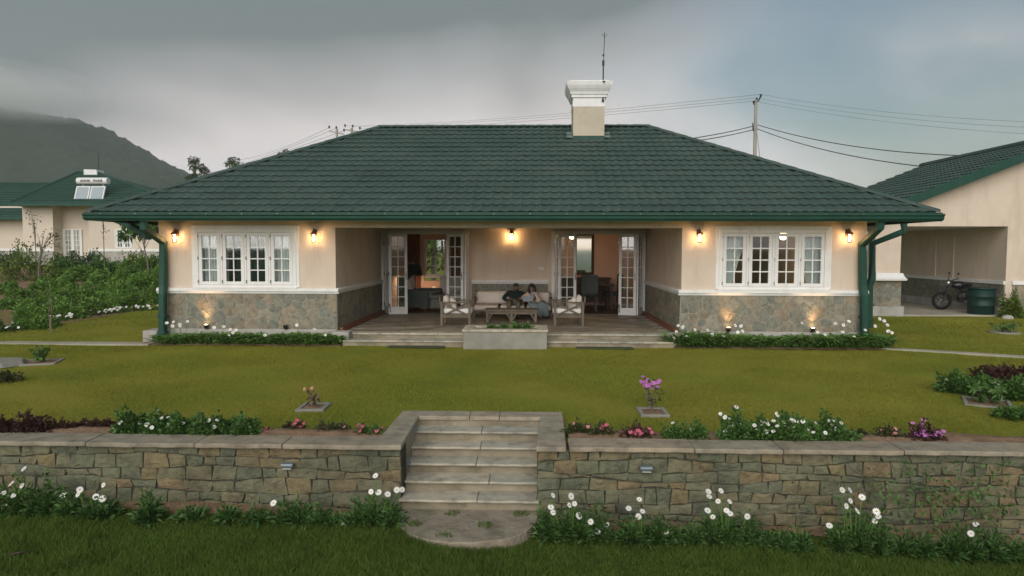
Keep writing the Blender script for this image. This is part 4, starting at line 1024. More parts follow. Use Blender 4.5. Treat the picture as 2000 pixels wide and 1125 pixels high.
def man():
    hx = P(1007, 560, 3.62); base = Vector((hx[0], 3.62, 0)); X0 = hx[0]-.02
    r = thing('person', 'person in a dark sweater leaning back on the sofa, one hand on the hip', 'person', (X0, 3.55, FLOOR))
    PS = .86; r.scale = (PS,)*3; z = (SZ-FLOOR)/PS; hz = (hx[2]-FLOOR-.01)/PS; T = (hz-z)/.70
    js = {'pel': (0, .02, z+.12*T, (.16,.12)), 'bel': (0, .05, z+.24*T, (.145,.11)), 'che': (.0, .08, z+.42*T, (.165,.115)), 'nb_': (.015, .09, z+.535*T, (.085,.075)), 'nk': (.02, .075, z+.60*T, .052),
          'shl': (-.19, .08, z+.47*T, .068), 'ell': (-.36, -.02, z+.27*T, .047), 'wrl': (-.20, -.15, z+.16*T, .030),
          'shr': (.20, .09, z+.47*T, .068), 'elr': (.40, .14, z+.36*T, .046), 'wrr': (.60, .10, z+.42*T, .030),
          'hipl': (-.10, -.04, z+.085*T, .098), 'knl': (-.17, -.46, z+.10*T, .062), 'anl': (-.15, -.50, .10, .042), 'tol': (-.17, -.66, .045, .036), 'hel': (-.15, -.48, .045, .035),
          'hipr': (.10, -.04, z+.085*T, .098), 'knr': (.12, -.47, z+.10*T, .062), 'anr': (.10, -.52, .10, .042), 'tor': (.12, -.68, .045, .036), 'her': (.10, -.50, .045, .035)}
    hc = (.035, .045, hz); js.update(head_joints(hc, .25))
    ch = [['pel','bel','che','nb_','nk','chin','face','crown','top'], ['face','nb','nose'], ['face','earl'], ['face','earr'], ['che','shl','ell','wrl'], ['che','shr','elr','wrr'],
          ['pel','hipl','knl','anl','tol'], ['anl','hel'], ['pel','hipr','knr','anr','tor'], ['anr','her']]
    f1 = fingers(js, js['wrl'][:3], (.6,-.5,-.35), (.2,-.5,.6), 'l'); f2 = fingers(js, js['wrr'][:3], (.8,-.55,-.1), (0,-.3,.8), 'r')
    ch += [['wrl','lpalm']] + f1 + [['wrr','rpalm']] + f2
    J, E = chain(js, ch); skinned('body', J, E, 'skin', r)
    g = lambda n, k: (*js[n][:3], (js[n][3][0]+k, js[n][3][1]+k) if isinstance(js[n][3], tuple) else js[n][3]+k)
    c = {n: g(n, .016) for n in js}; c['wrl'] = (*js['wrl'][:3], .040); c['wrr'] = (*js['wrr'][:3], .040); c['nb_'] = (.015, .088, z+.52*T, (.105,.09)); c['pel2'] = (0, .02, z+.14*T, (.17,.135))
    J, E = chain(c, [['pel2','bel','che','nb_'], ['che','shl','ell','wrl'], ['che','shr','elr','wrr']]); skinned('sweater', J, E, 'sweater', r)
    c = {n: g(n, .014) for n in js}; c['anl'] = (-.15, -.50, .13, .062); c['anr'] = (.10, -.52, .13, .062)
    J, E = chain(c, [['pel','hipl','knl','anl'], ['pel','hipr','knr','anr']]); skinned('trousers', J, E, 'trousers', r)
    m = MB(); m.lathe([(.075, z+.535*T), (.068, z+.575*T), (.058, z+.60*T)], 14, (.02, .075, 0)); m.build('collar', 'shirt_white', r, True)
    for sx_, sy_ in ((-.16,-.60), (.11,-.62)): m = MB(); m.ell((sx_,sy_,.045), (.05,.14,.045)); m.build('shoe', 'black_metal', r, True)
    head_parts(r, hc, .25, 0, 'skin')
def woman():
    hx = P(1037, 560, 3.55); r = thing('person', 'person with long dark hair wrapped in a cream shawl beside the man', 'person', (hx[0]+.03, 3.52, FLOOR))
    r['label'] = 'person with long dark hair and a cream shawl sitting at the right of the sofa'
    PS = .86; r.scale = (PS,)*3; z = (SZ-FLOOR)/PS; hz = (hx[2]-FLOOR-.02)/PS; T = (hz-z)/.70
    js = {'pel': (.04, .03, z+.11*T, (.16,.125)), 'bel': (.03, .05, z+.24*T, (.125,.10)), 'che': (.01, .06, z+.41*T, (.14,.105)), 'nb_': (.0, .07, z+.52*T, (.07,.065)), 'nk': (-.005, .055, z+.58*T, .045),
          'shl': (-.155, .05, z+.455*T, .056), 'ell': (-.17, -.10, z+.25*T, .040), 'wrl': (-.08, -.28, z+.19*T, .026),
          'shr': (.17, .05, z+.455*T, .056), 'elr': (.21, -.08, z+.22*T, .040), 'wrr': (.08, -.26, z+.17*T, .026),
          'hipl': (-.05, -.03, z+.085*T, .09), 'knl': (.02, -.44, z+.09*T, .058), 'anl': (.12, -.42, .10, .038), 'tol': (.10, -.56, .045, .032), 'hel': (.12, -.40, .045, .03),
          'hipr': (.13, -.03, z+.085*T, .09), 'knr': (.17, -.42, z+.09*T, .058), 'anr': (.26, -.40, .10, .038), 'tor': (.26, -.55, .045, .032), 'her': (.26, -.38, .045, .03)}
    hc = (-.01, .02, hz); js.update(head_joints(hc, .35))
    ch = [['pel','bel','che','nb_','nk','chin','face','crown','top'], ['face','nb','nose'], ['face','earl'], ['face','earr'], ['che','shl','ell','wrl'], ['che','shr','elr','wrr'],
          ['pel','hipl','knl','anl','tol'], ['anl','hel'], ['pel','hipr','knr','anr','tor'], ['anr','her']]
    ch += [['wrl','lpalm']] + fingers(js, js['wrl'][:3], (.7,-.4,-.2), (0,-.3,.8), 'l') + [['wrr','rpalm']] + fingers(js, js['wrr'][:3], (-.7,-.4,-.2), (0,-.3,.8), 'r')
    J, E = chain(js, ch); skinned('body', J, E, 'skin_light', r)
    g = lambda n, k: (*js[n][:3], (js[n][3][0]+k, js[n][3][1]+k) if isinstance(js[n][3], tuple) else js[n][3]+k)
    c = {n: g(n, .014) for n in js}; J, E = chain(c, [['pel','bel','che','nb_'], ['che','shl','ell','wrl'], ['che','shr','elr','wrr']]); skinned('top', J, E, 'top_grey', r)
    # shawl: a draped open cone round the shoulders
    V = []; F = []; nu, nv = 26, 12
    for j in range(nv+1):
        t = j/nv
        for i in range(nu+1):
            a = math.radians(-72+324*i/nu)                    # open at the front (-y)
            rx, ry = .085+.215*min(1, t*1.7)**.7+.07*t, .085+.12*min(1, t*1.5)**.8+.16*t
            fold = 1+.05*math.sin(i*1.7)*t+.03*math.sin(i*3.1+2)*t
            V.append((.02+rx*fold*math.cos(a+.06*t), .045+ry*fold*math.sin(a)-.04*t, z+.555*T-.50*t*(.75+.25*math.cos(a*1.0))+.02*math.sin(i*.9)*t))
    F = [(j*(nu+1)+i, j*(nu+1)+i+1, (j+1)*(nu+1)+i+1, (j+1)*(nu+1)+i) for j in range(nv) for i in range(nu)]
    m = MB(); m.add(V, F); o = m.build('shawl', 'shawl', r, True); s_ = o.modifiers.new('s', 'SOLIDIFY'); s_.thickness = .014
    # blanket over the lap falling to the floor on her left
    V = []; nu, nv = 22, 16
    for j in range(nv+1):
        t = j/nv
        for i in range(nu+1):
            s = i/nu; x = -.16+.58*s+.10*t
            if t < .45: y, zz = .0-.50*(t/.45), z+.19*T-.03*(t/.45)+.02*math.cos(s*9)
            else:
                k = (t-.45)/.55; y, zz = -.52-.05*math.sin(k*2.2)+.02*math.sin(s*13), z+.15*T-(z+.06*T)*k**1.1*(.62+.38*sst(.2,.5,s))
            V.append((x+.012*math.sin(i*1.9), y+.012*math.sin(i*2.3)*t, zz+.012*math.sin(s*17+t*4)))
    F = [(j*(nu+1)+i, j*(nu+1)+i+1, (j+1)*(nu+1)+i+1, (j+1)*(nu+1)+i) for j in range(nv) for i in range(nu)]
    m = MB(); m.add(V, F); o = m.build('blanket', 'blanket', r, True); s_ = o.modifiers.new('s', 'SOLIDIFY'); s_.thickness = .014
    head_parts(r, hc, .35, 0, 'skin_light', True)
man(); woman()
lp = thing('notebook', 'pale grey notebook held on the lap of the person in the shawl', 'notebook', (P(1031, 600, 3.2)[0], 3.12, SZ+.16))
m = MB(); m.obox((0, .03, .05), (.26, .015, .17), Matrix.Rotation(math.radians(-25), 3, 'X')); m.build('cover', 'top_grey', lp, bevel=.003); m = MB(); m.obox((0, .042, .055), (.24, .008, .155), Matrix.Rotation(math.radians(-25), 3, 'X')); m.build('pages', 'shirt_white', lp)
# ------------------------------------------------------------------ retaining wall and garden steps
CT = -.02; CTH = .05                     # coping top and thickness
IXL, IXR = G(777, 876, CT)[0], G(1050, 878, CT)[0]       # inner faces of the stair at the wall front
TXL, TXR = G(815, 813, CT)[0], G(1058, 814, CT)[0]
SBACK = G(930, 813, CT)[1]                # far end of the stair well
OXL, OXR = G(785, 803, CT)[0], G(1098, 804, CT)[0]
def rubble(parent, x0, x1, z0, z1, y, seed, axis='x', face=-1):
    """coursed rubble stones, each its own object, proud of the mortar bed"""
    rng = random.Random(seed); H = z1-z0; hs = []
    while sum(hs) < H-.07: hs.append(rng.choice((.085,.105,.12,.13,.11)))
    hs[-1] += H-sum(hs)
    zb = [z0]
    for h_ in hs: zb.append(zb[-1]+h_)
    zb[-1] = z1
    def wav(k, x): return 0 if k in (0, len(zb)-1) else .022*math.sin(x*2.3+k*2.1+seed)+.013*math.sin(x*6.1+k*4+seed)
    for k in range(len(hs)):
        x = x0
        while x < x1-.02:
            w = rng.uniform(.11, .31) if hs[k] > .1 else rng.uniform(.14, .36)
            if x1-(x+w) < .10: w = x1-x
            split = rng.random() < .13 and hs[k] > .13
            rows = ((0, .5), (.5, 1)) if split else ((0, 1),)
            for (ra, rb) in rows:
                g = .0045
                zl = lambda xx, q: zb[k]+wav(k, xx)+(zb[k+1]+wav(k+1, xx)-zb[k]-wav(k, xx))*q
                xa, xb = x+g, x+w-g
                ks = rng.uniform(-.025, .025), rng.uniform(-.025, .025)
                c = [(xa+ks[0]*.6, zl(xa, ra)+g), (xb+ks[1]*.6, zl(xb, ra)+g), (xb-ks[1]*.6, zl(xb, rb)-g), (xa-ks[0]*.6, zl(xa, rb)-g)]
                cx, cz = sum(p[0] for p in c)/4, sum(p[1] for p in c)/4; poly = []
                for i in range(4):
                    a, b_ = c[i], c[(i+1) % 4]
                    for t in ((.03, .5, .97) if i % 2 == 0 else (.08, .92)):
                        jx, jz = rng.uniform(-.008, .008), rng.uniform(-.009, .009)
                        poly.append((a[0]+(b_[0]-a[0])*t+jx, a[1]+(b_[1]-a[1])*t+jz))
                d = rng.uniform(.008, .026); n = len(poly); tx, tz = rng.uniform(-.06, .06), rng.uniform(-.10, .10)
                def pt(u, q, dep): return (u-cx, face*dep, q-cz) if axis == 'x' else (face*dep, u-cx, q-cz)
                V = [pt(u, q, -.05) for u, q in poly] + [pt(u, q, d*.82) for u, q in poly]
                V += [pt(cx+(u-cx)*.95, cz+(q-cz)*.91, d+(u-cx)*tx+(q-cz)*tz+rng.uniform(-.004, .004)) for u, q in poly]
                V += [pt(cx+(u-cx)*.4, cz+(q-cz)*.4, d+.006+(u-cx)*tx+(q-cz)*tz+rng.uniform(-.006, .006)) for u, q in poly]
                F = [(i+r_*n, (i+1) % n+r_*n, (i+1) % n+(r_+1)*n, i+(r_+1)*n) for r_ in range(3) for i in range(n)] + [tuple(range(3*n, 4*n))]
                m = MB(); m.add(V, F); m.build('stone', 'wall_stone', parent, False, loc=(cx, y, cz) if axis == 'x' else (y, cx, cz))
            x += w
for nm, x0, x1, lab, sd in (('l', -7.6, IXL, 'rubble stone retaining wall with coping, left of the garden steps', 21), ('r', IXR, 8.0, 'rubble stone retaining wall with coping, right of the garden steps', 22)):
    rw = thing('retaining_wall', lab, 'wall', ((x0+x1)/2, WALL_Y, LOW_Z)); ox = Vector((-(x0+x1)/2, -WALL_Y, -LOW_Z))
    core = MB(); core.box(x0+ox.x, x1+ox.x, .03, .30, -.4, CT-CTH-LOW_Z); core.build('core', 'mortar_dark', rw)
    rubble(rw, x0+ox.x, x1+ox.x, -.02 if nm == 'l' else -.26, CT-CTH-LOW_Z-.002, .03, sd)
    rng = random.Random(sd); xe0, xe1 = (x0, OXL-.002) if nm == 'l' else (OXR+.002, x1); x = xe0
    while x < xe1-.05:
        w = rng.uniform(.7, 1.3); w = xe1-x if xe1-x-w < .4 else w
        m = MB(); n = 8; V = []; jj = [rng.uniform(-.012, .012) for _ in range(n+1)]
        yb = .29
        for i in range(n+1):
            xx = -w/2+.003+(w-.006)*i/n; V += [(xx, -.055+jj[i], -CTH/2), (xx, -.055+jj[i]*.8, CTH/2), (xx, yb, CTH/2+.003), (xx, yb, -CTH/2)]
        F = [(i*4+k, i*4+(k+1) % 4, i*4+4+(k+1) % 4, i*4+4+k) for i in range(n) for k in range(4)] + [(0,1,2,3), tuple(n*4+k for k in (3,2,1,0))]
        m.add(V, F); m.build('coping', 'coping_stone', rw, bevel=.012, loc=(x+w/2+ox.x, 0, CT-CTH/2+rng.uniform(-.004, .004)-LOW_Z))
        x += w
# steps
gs = thing('garden_steps', 'weathered stone garden steps through the retaining wall with pale coping', 'steps', (0, 0, LOW_Z)); oz = -LOW_Z
NT = 5; ng = [841, 874, 904, 942, 983]; lx_ = [811, 800, 795, 784, 778]; rx_ = [1056, 1053, 1051, 1050, 1050]
tdep = (SBACK-WALL_Y)/NT; PADZ = LOW_Z+.05; rise = (CT-PADZ)/(NT+1)
rngs = random.Random(8)
for k in range(NT):
    yf = SBACK-tdep*(k+1); zt = CT-rise*(k+1); yb = yf+tdep+.05
    f_ = (k+1)/NT; xl_ = TXL+(IXL-TXL)*f_; xr_ = TXR+(IXR-TXR)*f_
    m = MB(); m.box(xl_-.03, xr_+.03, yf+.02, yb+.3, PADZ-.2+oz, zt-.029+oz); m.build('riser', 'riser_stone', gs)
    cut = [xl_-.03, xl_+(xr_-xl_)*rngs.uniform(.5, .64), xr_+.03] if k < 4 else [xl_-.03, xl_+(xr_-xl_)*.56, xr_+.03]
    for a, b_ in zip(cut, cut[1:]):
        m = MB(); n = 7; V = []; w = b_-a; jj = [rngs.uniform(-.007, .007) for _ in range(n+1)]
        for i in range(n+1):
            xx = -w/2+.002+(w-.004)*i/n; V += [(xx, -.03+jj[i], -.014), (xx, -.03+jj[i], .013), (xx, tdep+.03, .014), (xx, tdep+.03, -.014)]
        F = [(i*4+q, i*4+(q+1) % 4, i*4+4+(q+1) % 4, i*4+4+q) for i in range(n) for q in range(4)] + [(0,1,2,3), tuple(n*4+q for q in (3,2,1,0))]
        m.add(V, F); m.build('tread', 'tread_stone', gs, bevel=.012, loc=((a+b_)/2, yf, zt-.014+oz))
m = MB(); m.box(TXL-.03, TXR+.03, SBACK+.01, SBACK+.2, PADZ-.2+oz, CT-CTH+oz); m.build('riser', 'riser_stone', gs)
# side copings (slabs with slanted plan), back coping
def plan_slab(pts, z0, z1, mat, name):
    m = MB(); n = len(pts); m.add([(x, y, z0+oz) for x, y in pts]+[(x, y, z1+oz) for x, y in pts], [tuple(range(n-1, -1, -1)), tuple(range(n, 2*n))]+[(i, (i+1) % n, (i+1) % n+n, i+n) for i in range(n)])
    c = Vector((sum(p[0] for p in pts)/n, sum(p[1] for p in pts)/n, (z0+z1)/2+oz)); m.v = [tuple(Vector(p)-c) for p in m.v]
    return m.build(name, mat, gs, bevel=.01, loc=c)
FYC = WALL_Y-.055
OXL2, OXR2 = G(730, 862, CT)[0], G(1104, 862, CT)[0]
ym = (SBACK+FYC)/2
def lerp(a, b_, t): return a+(b_-a)*t
BACKY = G(940, 803, CT)[1]
plan_slab([(OXL2+.02, FYC), (IXL+.015, FYC), (lerp(IXL, TXL, .98)+.015, SBACK), (OXL, SBACK)], CT-CTH, CT+.002, 'coping_stone', 'coping')
plan_slab([(IXR-.015, FYC), (OXR2, FYC), (OXR, SBACK), (TXR-.015, SBACK)], CT-CTH, CT+.002, 'coping_stone', 'coping')
bx_ = [OXL, lerp(TXL, TXR, .42), lerp(TXL, TXR, .66), OXR]
for a, b_ in zip(bx_, bx_[1:]): plan_slab([(a+.002, SBACK-.012), (b_-.002, SBACK-.012), (b_-.002, BACKY), (a+.002, BACKY)], CT-CTH, CT+.001, 'coping_stone', 'coping')
for (xn, xf, s, sd) in ((IXL, TXL, -1, 31), (IXR, TXR, 1, 32)):
    m = MB(); T = .16
    pts = [(xn, WALL_Y+.06), (xf, SBACK), (xf+s*T, SBACK), (xn+s*T, WALL_Y+.06)]
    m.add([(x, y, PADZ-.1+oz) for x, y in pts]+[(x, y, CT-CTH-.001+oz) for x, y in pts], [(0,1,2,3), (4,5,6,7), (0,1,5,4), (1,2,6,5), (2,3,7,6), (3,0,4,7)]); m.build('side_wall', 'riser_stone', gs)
m = MB(); V = [(0,0,0)]; n = 22; R_ = (IXR-IXL)/2+.01; cx = (IXL+IXR)/2; FY = G(920, 1060, PADZ)[1]
prof = [(cx-R_, WALL_Y+.08)]+[(cx-R_*math.cos(math.pi*i/n), WALL_Y-.03-(WALL_Y-.03-FY)*math.sin(math.pi*i/n)**.8+rngs.uniform(-.012, .012)) for i in range(n+1)]+[(cx+R_, WALL_Y+.08)]
plan_slab(prof, LOW_Z-.18, PADZ, 'pad_stone', 'pad')
def wedge(px, py, Y):
    p = P(px, py, Y); return p
for px, py, lab, f_ in ((811, 838, 'small blue-grey step light high in the left side of the garden steps', .22), (791, 901, 'small blue-grey step light low in the left side of the garden steps', .66)):
    y = lerp(SBACK, WALL_Y, f_); x = lerp(TXL, IXL, f_)
    p = P(px, py, y); r = thing('step_light', lab, 'light', (x, y, p[2]-.03), 0, 'step lights beside the garden steps')
    m = MB(); m.add([(0,-.05,0), (0,.05,0), (.035,.05,0), (.035,-.05,0), (0,-.05,.06), (0,.05,.06)], [(0,1,2,3), (0,1,5,4), (2,3,4,5), (0,3,4), (1,2,5)]); m.build('hood', 'step_light_metal', r); m = MB(); m.box(-.006, 0, -.055, .055, -.005, .066); m.build('plate', 'step_light_metal', r)
for px, py, lab in ((562, 908, 'small hooded wall light in the stones left of the garden steps'), (1262, 914, 'small hooded wall light in the stones right of the garden steps')):
    p = P(px, py, WALL_Y-.03); r = thing('wall_light', lab, 'light', (p[0], WALL_Y-.02, p[2]), 0, 'hooded lights in the retaining wall')
    m = MB(); m.extrude([Vector((0, a, b_)) for a, b_ in ((0,-.025), (-.03,-.03), (-.055,-.005), (-.05,.02), (0,.03))], (-.065,0,0), (.065,0,0)); m.build('hood', 'step_light_metal', r, bevel=.008)
    m = MB(); m.box(-.045, .045, -.052, -.03, -.033, -.03); m.build('lens', 'white_paint', r)

# ------------------------------------------------------------------ paths, beds and planting pits
def strip(name, pts, w, mat, th=.03, zoff=.0):
    V = []; F = []
    for i, p in enumerate(pts):
        a, b_ = Vector(pts[max(0, i-1)]), Vector(pts[min(len(pts)-1, i+1)]); d = (b_-a).normalized(); nn_ = Vector((-d.y, d.x))*w/2
        for q in (Vector(p)+nn_, Vector(p)-nn_): z = float(terrain_z(q.x, q.y))+zoff; V += [(q.x, q.y, z+th), (q.x, q.y, z-.1)]
    for i in range(len(pts)-1): k = i*4; F += [(k, k+2, k+6, k+4), (k, k+4, k+5, k+1), (k+2, k+3, k+7, k+6)]
    F += [(0,1,3,2), tuple(len(pts)*4-4+q for q in (0,2,3,1))]
    m = MB(); m.add(V, F); return tag(m.build(name, mat, None), kind='structure')
pL = [G(-260, 671, -.02), G(0, 670, -.02), G(150, 671, -.02), G(298, 672, -.02)]
strip('garden_path', [(p[0], p[1]) for p in pL], .33, 'path_mat')
pR = [G(1722, 681, -.02), G(1850, 688, -.02), G(2000, 697, -.02), G(2150, 706, -.02), G(2500, 726, -.02)]
strip('garden_path', [(p[0], p[1]) for p in pR], .20, 'path_mat')
def bed(name, x0, x1, y0, y1, seed, mat='soil', top=.03):
    rng = random.Random(seed); n = 60; V = []; 
    for i in range(n+1):
        x = lerp(x0, x1, i/n); e = .07*math.sin(x*2.1+seed)+.05*math.sin(x*5.3)+rng.uniform(-.02, .02)
        for k, t in enumerate((0, .3, .7, 1)):
            y = lerp(y0, y1+e, t); V.append((x, y, float(terrain_z(x, y))+(top if 0 < t < 1 else (-.005 if t == 1 else .012))+rng.uniform(-.01, .01)))
    F = [(i*4+k, i*4+k+1, i*4+5+k, i*4+4+k) for i in range(n) for k in range(3)]
    m = MB(); m.add(V, F); return tag(m.build(name, mat, None, True), kind='structure')
bed('flower_bed', -7.6, OXL-.02, -7.335, -6.88, 3, top=.06); bed('flower_bed', OXR+.02, 8, -7.335, -6.92, 4, top=.06)
bed('house_bed', -A-.15, -3.45, -.60, -.06, 5); bed('house_bed', 3.45, A+.2, -.62, -.06, 6)
rng = random.Random(77)
for x0, x1 in ((-7.6, IXL-.1), (IXR+.05, 8)):
    V = []; n = 50
    for i in range(n+1):
        x = lerp(x0, x1, i/n)
        for k, (y, z) in enumerate(((WALL_Y+.02, .03), (WALL_Y-.13, .025), (WALL_Y-.27+rng.uniform(-.05, .05), -.012))): V.append((x, y, float(low_z(x))+z+rng.uniform(-.008, .008)))
    m = MB(); m.add(V, [(i*3+k, i*3+k+1, i*3+4+k, i*3+3+k) for i in range(n) for k in range(2)]); tag(m.build('wall_foot_bed', 'soil', None, True), kind='structure')
PITS = []
def pit(c, w, d, rz, label):
    r = thing('planting_pit', label, 'planting frame', (c[0], c[1], float(terrain_z(c[0], c[1]))), rz, 'concrete planting frames in the lawn'); PITS.append((c[0], c[1], max(w, d)/2+.03))
    T = .05
    for (x0, x1, y0, y1) in ((-w/2, w/2, -d/2, -d/2+T), (-w/2, w/2, d/2-T, d/2), (-w/2, -w/2+T, -d/2+T, d/2-T), (w/2-T, w/2, -d/2+T, d/2-T)):
        m = MB(); m.box(x0, x1, y0, y1, -.06, .03); m.build('kerb', 'concrete', r, bevel=.008)
    m = MB(); m.box(-w/2+T, w/2-T, -d/2+T, d/2-T, -.05, .012); m.build('earth', 'soil', r)
    return r
gA, gB, gC, gD, gE = G(78, 708, -.04), G(613, 795, -.06), G(1275, 805, -.06), G(1928, 788, -.06), G(1962, 650, -.02)
pit(gA, .62, .60, .35, 'concrete planting frame at the far left of the lawn with a leafy sprout'); pit(gB, .36, .42, .03, 'concrete planting frame with a bare twiggy sapling above the left wall')
pit(gC, .36, .42, .0, 'concrete planting frame with a purple flowering shrub above the right wall'); pit(gD, .55, .60, -.5, 'concrete planting frame at the far right of the lawn beside the shrubs')
rE = thing('planting_ring', 'round concrete planting ring on the lawn before the carport', 'planting frame', (gE[0], gE[1], float(terrain_z(gE[0], gE[1]))))
m = MB(); m.lathe([(.34,-.05), (.34,.04), (.26,.05), (.24,.01)], 24); m.build('ring', 'concrete', rE, bevel=.006); m = MB(); m.lathe([(.23,0), (.22,.012)], 16); m.build('earth', 'soil', rE)
# slab at the left edge
gs_ = G(8, 712, -.03); sl = thing('stone_slab', 'flat grey stone slab lying at the left edge of the lawn', 'slab', (gs_[0]-.15, gs_[1], -.05))
m = MB(); m.add([(-.9,-.35,0), (.35,-.30,0), (.52,.02,0), (.30,.36,0), (-.9,.40,0), (-.9,-.33,.10), (.30,-.27,.09), (.46,.02,.085), (.26,.32,.095), (-.9,.36,.10)], [(0,1,2,3,4), (5,6,7,8,9), (0,1,6,5), (1,2,7,6), (2,3,8,7), (3,4,9,8), (4,0,5,9)]); m.build('slab', 'concrete', sl, bevel=.02)

# ------------------------------------------------------------------ flowers and plants
def flower_mesh(name, np_, r, w, petal, eye, cup=.25):
    m = MB(); m.m = 0
    for k in range(np_):
        a = 2*math.pi*k/np_; c, s = math.cos(a), math.sin(a); q = (-s, c)
        def pt(d, o, z): return (c*d+q[0]*o, s*d+q[1]*o, z)
        z1 = r*cup
        m.add([pt(r*.12, -w*.25, .001), pt(r*.12, w*.25, .001), pt(r*.65, w*.5, z1*.6), pt(r, w*.2, z1*.8), pt(r, -w*.2, z1*.8), pt(r*.65, -w*.5, z1*.6)], [(0,1,2,5), (5,2,3,4)])
    m.m = 1; m.lathe([(r*.20, -.002), (r*.24, .004), (r*.14, r*.14)], 8)
    return m.mesh(name, [petal, eye])
FM = {'daisy': flower_mesh('flower', 12, .031, .013, 'petal_white', 'flower_eye', .15), 'small': flower_mesh('flower', 7, .024, .020, 'petal_white', 'flower_eye'), 'mid': flower_mesh('flower', 8, .034, .022, 'petal_white', 'flower_eye'),
      'pink': flower_mesh('flower', 6, .025, .025, 'petal_pink', 'flower_eye'), 'rose': flower_mesh('flower', 6, .022, .022, 'petal_rose', 'flower_eye'), 'purple': flower_mesh('flower', 6, .024, .024, 'petal_purple', 'flower_eye_dark')}
def put_flower(kind, pos, parent, rng, tilt=None, s=1.0):
    o = link('flower', FM[kind], parent, pos); ti = tilt if tilt is not None else rng.uniform(.35, 1.05)
    o.rotation_euler = (ti, rng.uniform(-.3, .3), rng.uniform(-.7, .7)); k = s*rng.uniform(.85, 1.15); o.scale = (k, k, k); return o
def stalk(parent, a, b_, r=.004, mat='leaf_strap'):
    a, b_ = Vector(a), Vector(b_); mid = (a+b_)/2+Vector((0,0,.02)); m = MB(); m.tube([a, mid, b_], r, 4); return m.build('stem', mat, parent)
PLN = [0]
def shrub(name, label, cat, c, w, h, d, leafm, n, ln, wd, fl=None, nf=0, group=None, lift=.5, spread=.6, fs=1.0):
    """lumpy leafy plant with n leaves and nf flowers, base at c"""
    PLN[0] += 1; rg = np.random.default_rng(100+PLN[0]); rr = random.Random(PLN[0])
    t = thing(name, label, cat, (c[0], c[1], c[2]), 0, group)
    k = max(1, int(round(w/max(h, .12)*.9))); P_ = []; D_ = []
    for i in range(k):
        pts, dd = blob_points(int(n*1.9)//k, (w/k*.72, d/2, h*rr.uniform(.8, 1.1)), rg, .5)
        pts[:, 0] += -w/2+w*(i+.5)/k; P_.append(pts); D_.append(dd)
    pts = np.concatenate(P_); dd = np.concatenate(D_)
    leaves('foliage', pts, dd+rg.normal(size=dd.shape)*spread+np.array([[0,0,lift]]), ln, wd, leafm, t, rg)
    m = MB()
    for i in range(6):
        a = rr.uniform(0, 6.28); q = rr.uniform(-.35, .35)*w; m.tube([(q, 0, -.02), (q*1.1, rr.uniform(-.2, .2)*d, h*.4)], .004, 4)
    m.build('stems', 'twig', t)
    if nf:
        idx = rg.permutation(len(pts)); got = 0
        for i in idx:
            p = pts[i]
            if p[1] > d*.35 or p[2] < h*.25: continue
            q = Vector(p)*1.08; q.z += .012; q.y -= .01; put_flower(fl, q, t, rr, s=fs); got += 1
            if got >= nf: break
    return t
def gnd(px, py, z=-.05): return G(px, py, z)
W_ = lambda px: px/172.0                              # metres per pixel at the upper bed
BZ = -.055
def up(px, py, wpx, hpx, name, label, cat, leafm, n, ln, wd, fl=None, nf=0, group=None, **kw):
    p = G(px, py-2, BZ); return shrub(name, label, cat, (p[0], max(p[1], -7.24), BZ), W_(wpx), W_(hpx)*1.06, W_(wpx*.55) if wpx < 90 else .34, leafm, n, ln, wd, fl, nf, group, **kw)
up(30, 850, 110, 40, 'red_leaved_shrub', 'dark red leaved shrub at the left end of the upper bed', 'shrub', 'leaf_red', 900, .05, .025)
up(125, 842, 60, 20, 'red_leaved_shrub', 'low dark red plant right of the leftmost shrub in the upper bed', 'shrub', 'leaf_red', 300, .045, .022)
up(190, 838, 70, 20, 'red_leaved_shrub', 'low dark red plant touching the white flowering mound', 'shrub', 'leaf_red', 330, .045, .022, 'small', 1)
up(285, 850, 115, 55, 'white_flower_bush', 'taller white flowering mound on the left wall top', 'flowering bush', 'leaf_bush', 1600, .05, .03, 'small', 17)
up(375, 852, 90, 42, 'white_flower_bush', 'middle white flowering mound on the left wall top', 'flowering bush', 'leaf_bush', 1200, .05, .03, 'small', 9)
up(455, 853, 90, 40, 'white_flower_bush', 'right end mound of the white flowering bushes on the left wall', 'flowering bush', 'leaf_bush', 1100, .05, .03, 'small', 11)
up(527, 846, 16, 8, 'pink_flower_plant', 'tiny pink flower just right of the left white flowering bushes', 'flower', 'leaf_dull', 40, .035, .02, 'pink', 2)
up(575, 842, 40, 20, 'pink_flower_plant', 'round pink flowering plant below the twiggy sapling', 'flower', 'leaf_dull', 220, .04, .02, 'pink', 9)
up(650, 845, 60, 20, 'red_leaved_shrub', 'low dull leaved plant with rosy tips between two pink plants', 'shrub', 'leaf_dull', 300, .045, .022, 'rose', 4)
up(722, 852, 44, 24, 'pink_flower_plant', 'pink flowering plant beside the left coping of the steps', 'flower', 'leaf_bush', 240, .045, .022, 'pink', 7)
up(1128, 852, 44, 30, 'pink_flower_plant', 'reddish green plant beside the right coping of the steps', 'flower', 'leaf_dull', 300, .045, .022, 'rose', 5)
up(1178, 856, 36, 30, 'pink_flower_plant', 'narrow plant with two pink blooms, second from the steps on the right', 'flower', 'leaf_dull', 260, .045, .022, 'pink', 4)
up(1243, 858, 52, 32, 'pink_flower_plant', 'brightest pink flowering plant on the right wall top', 'flower', 'leaf_red', 260, .045, .022, 'pink', 12)
up(1338, 860, 80, 34, 'white_flower_bush', 'small sparse green bush with two white blooms on the right wall', 'flowering bush', 'leaf_bush', 500, .05, .028, 'small', 3)
up(1460, 862, 95, 52, 'white_flower_bush', 'left mound of the large white flowering clump on the right wall', 'flowering bush', 'leaf_bush', 1300, .05, .03, 'small', 16)
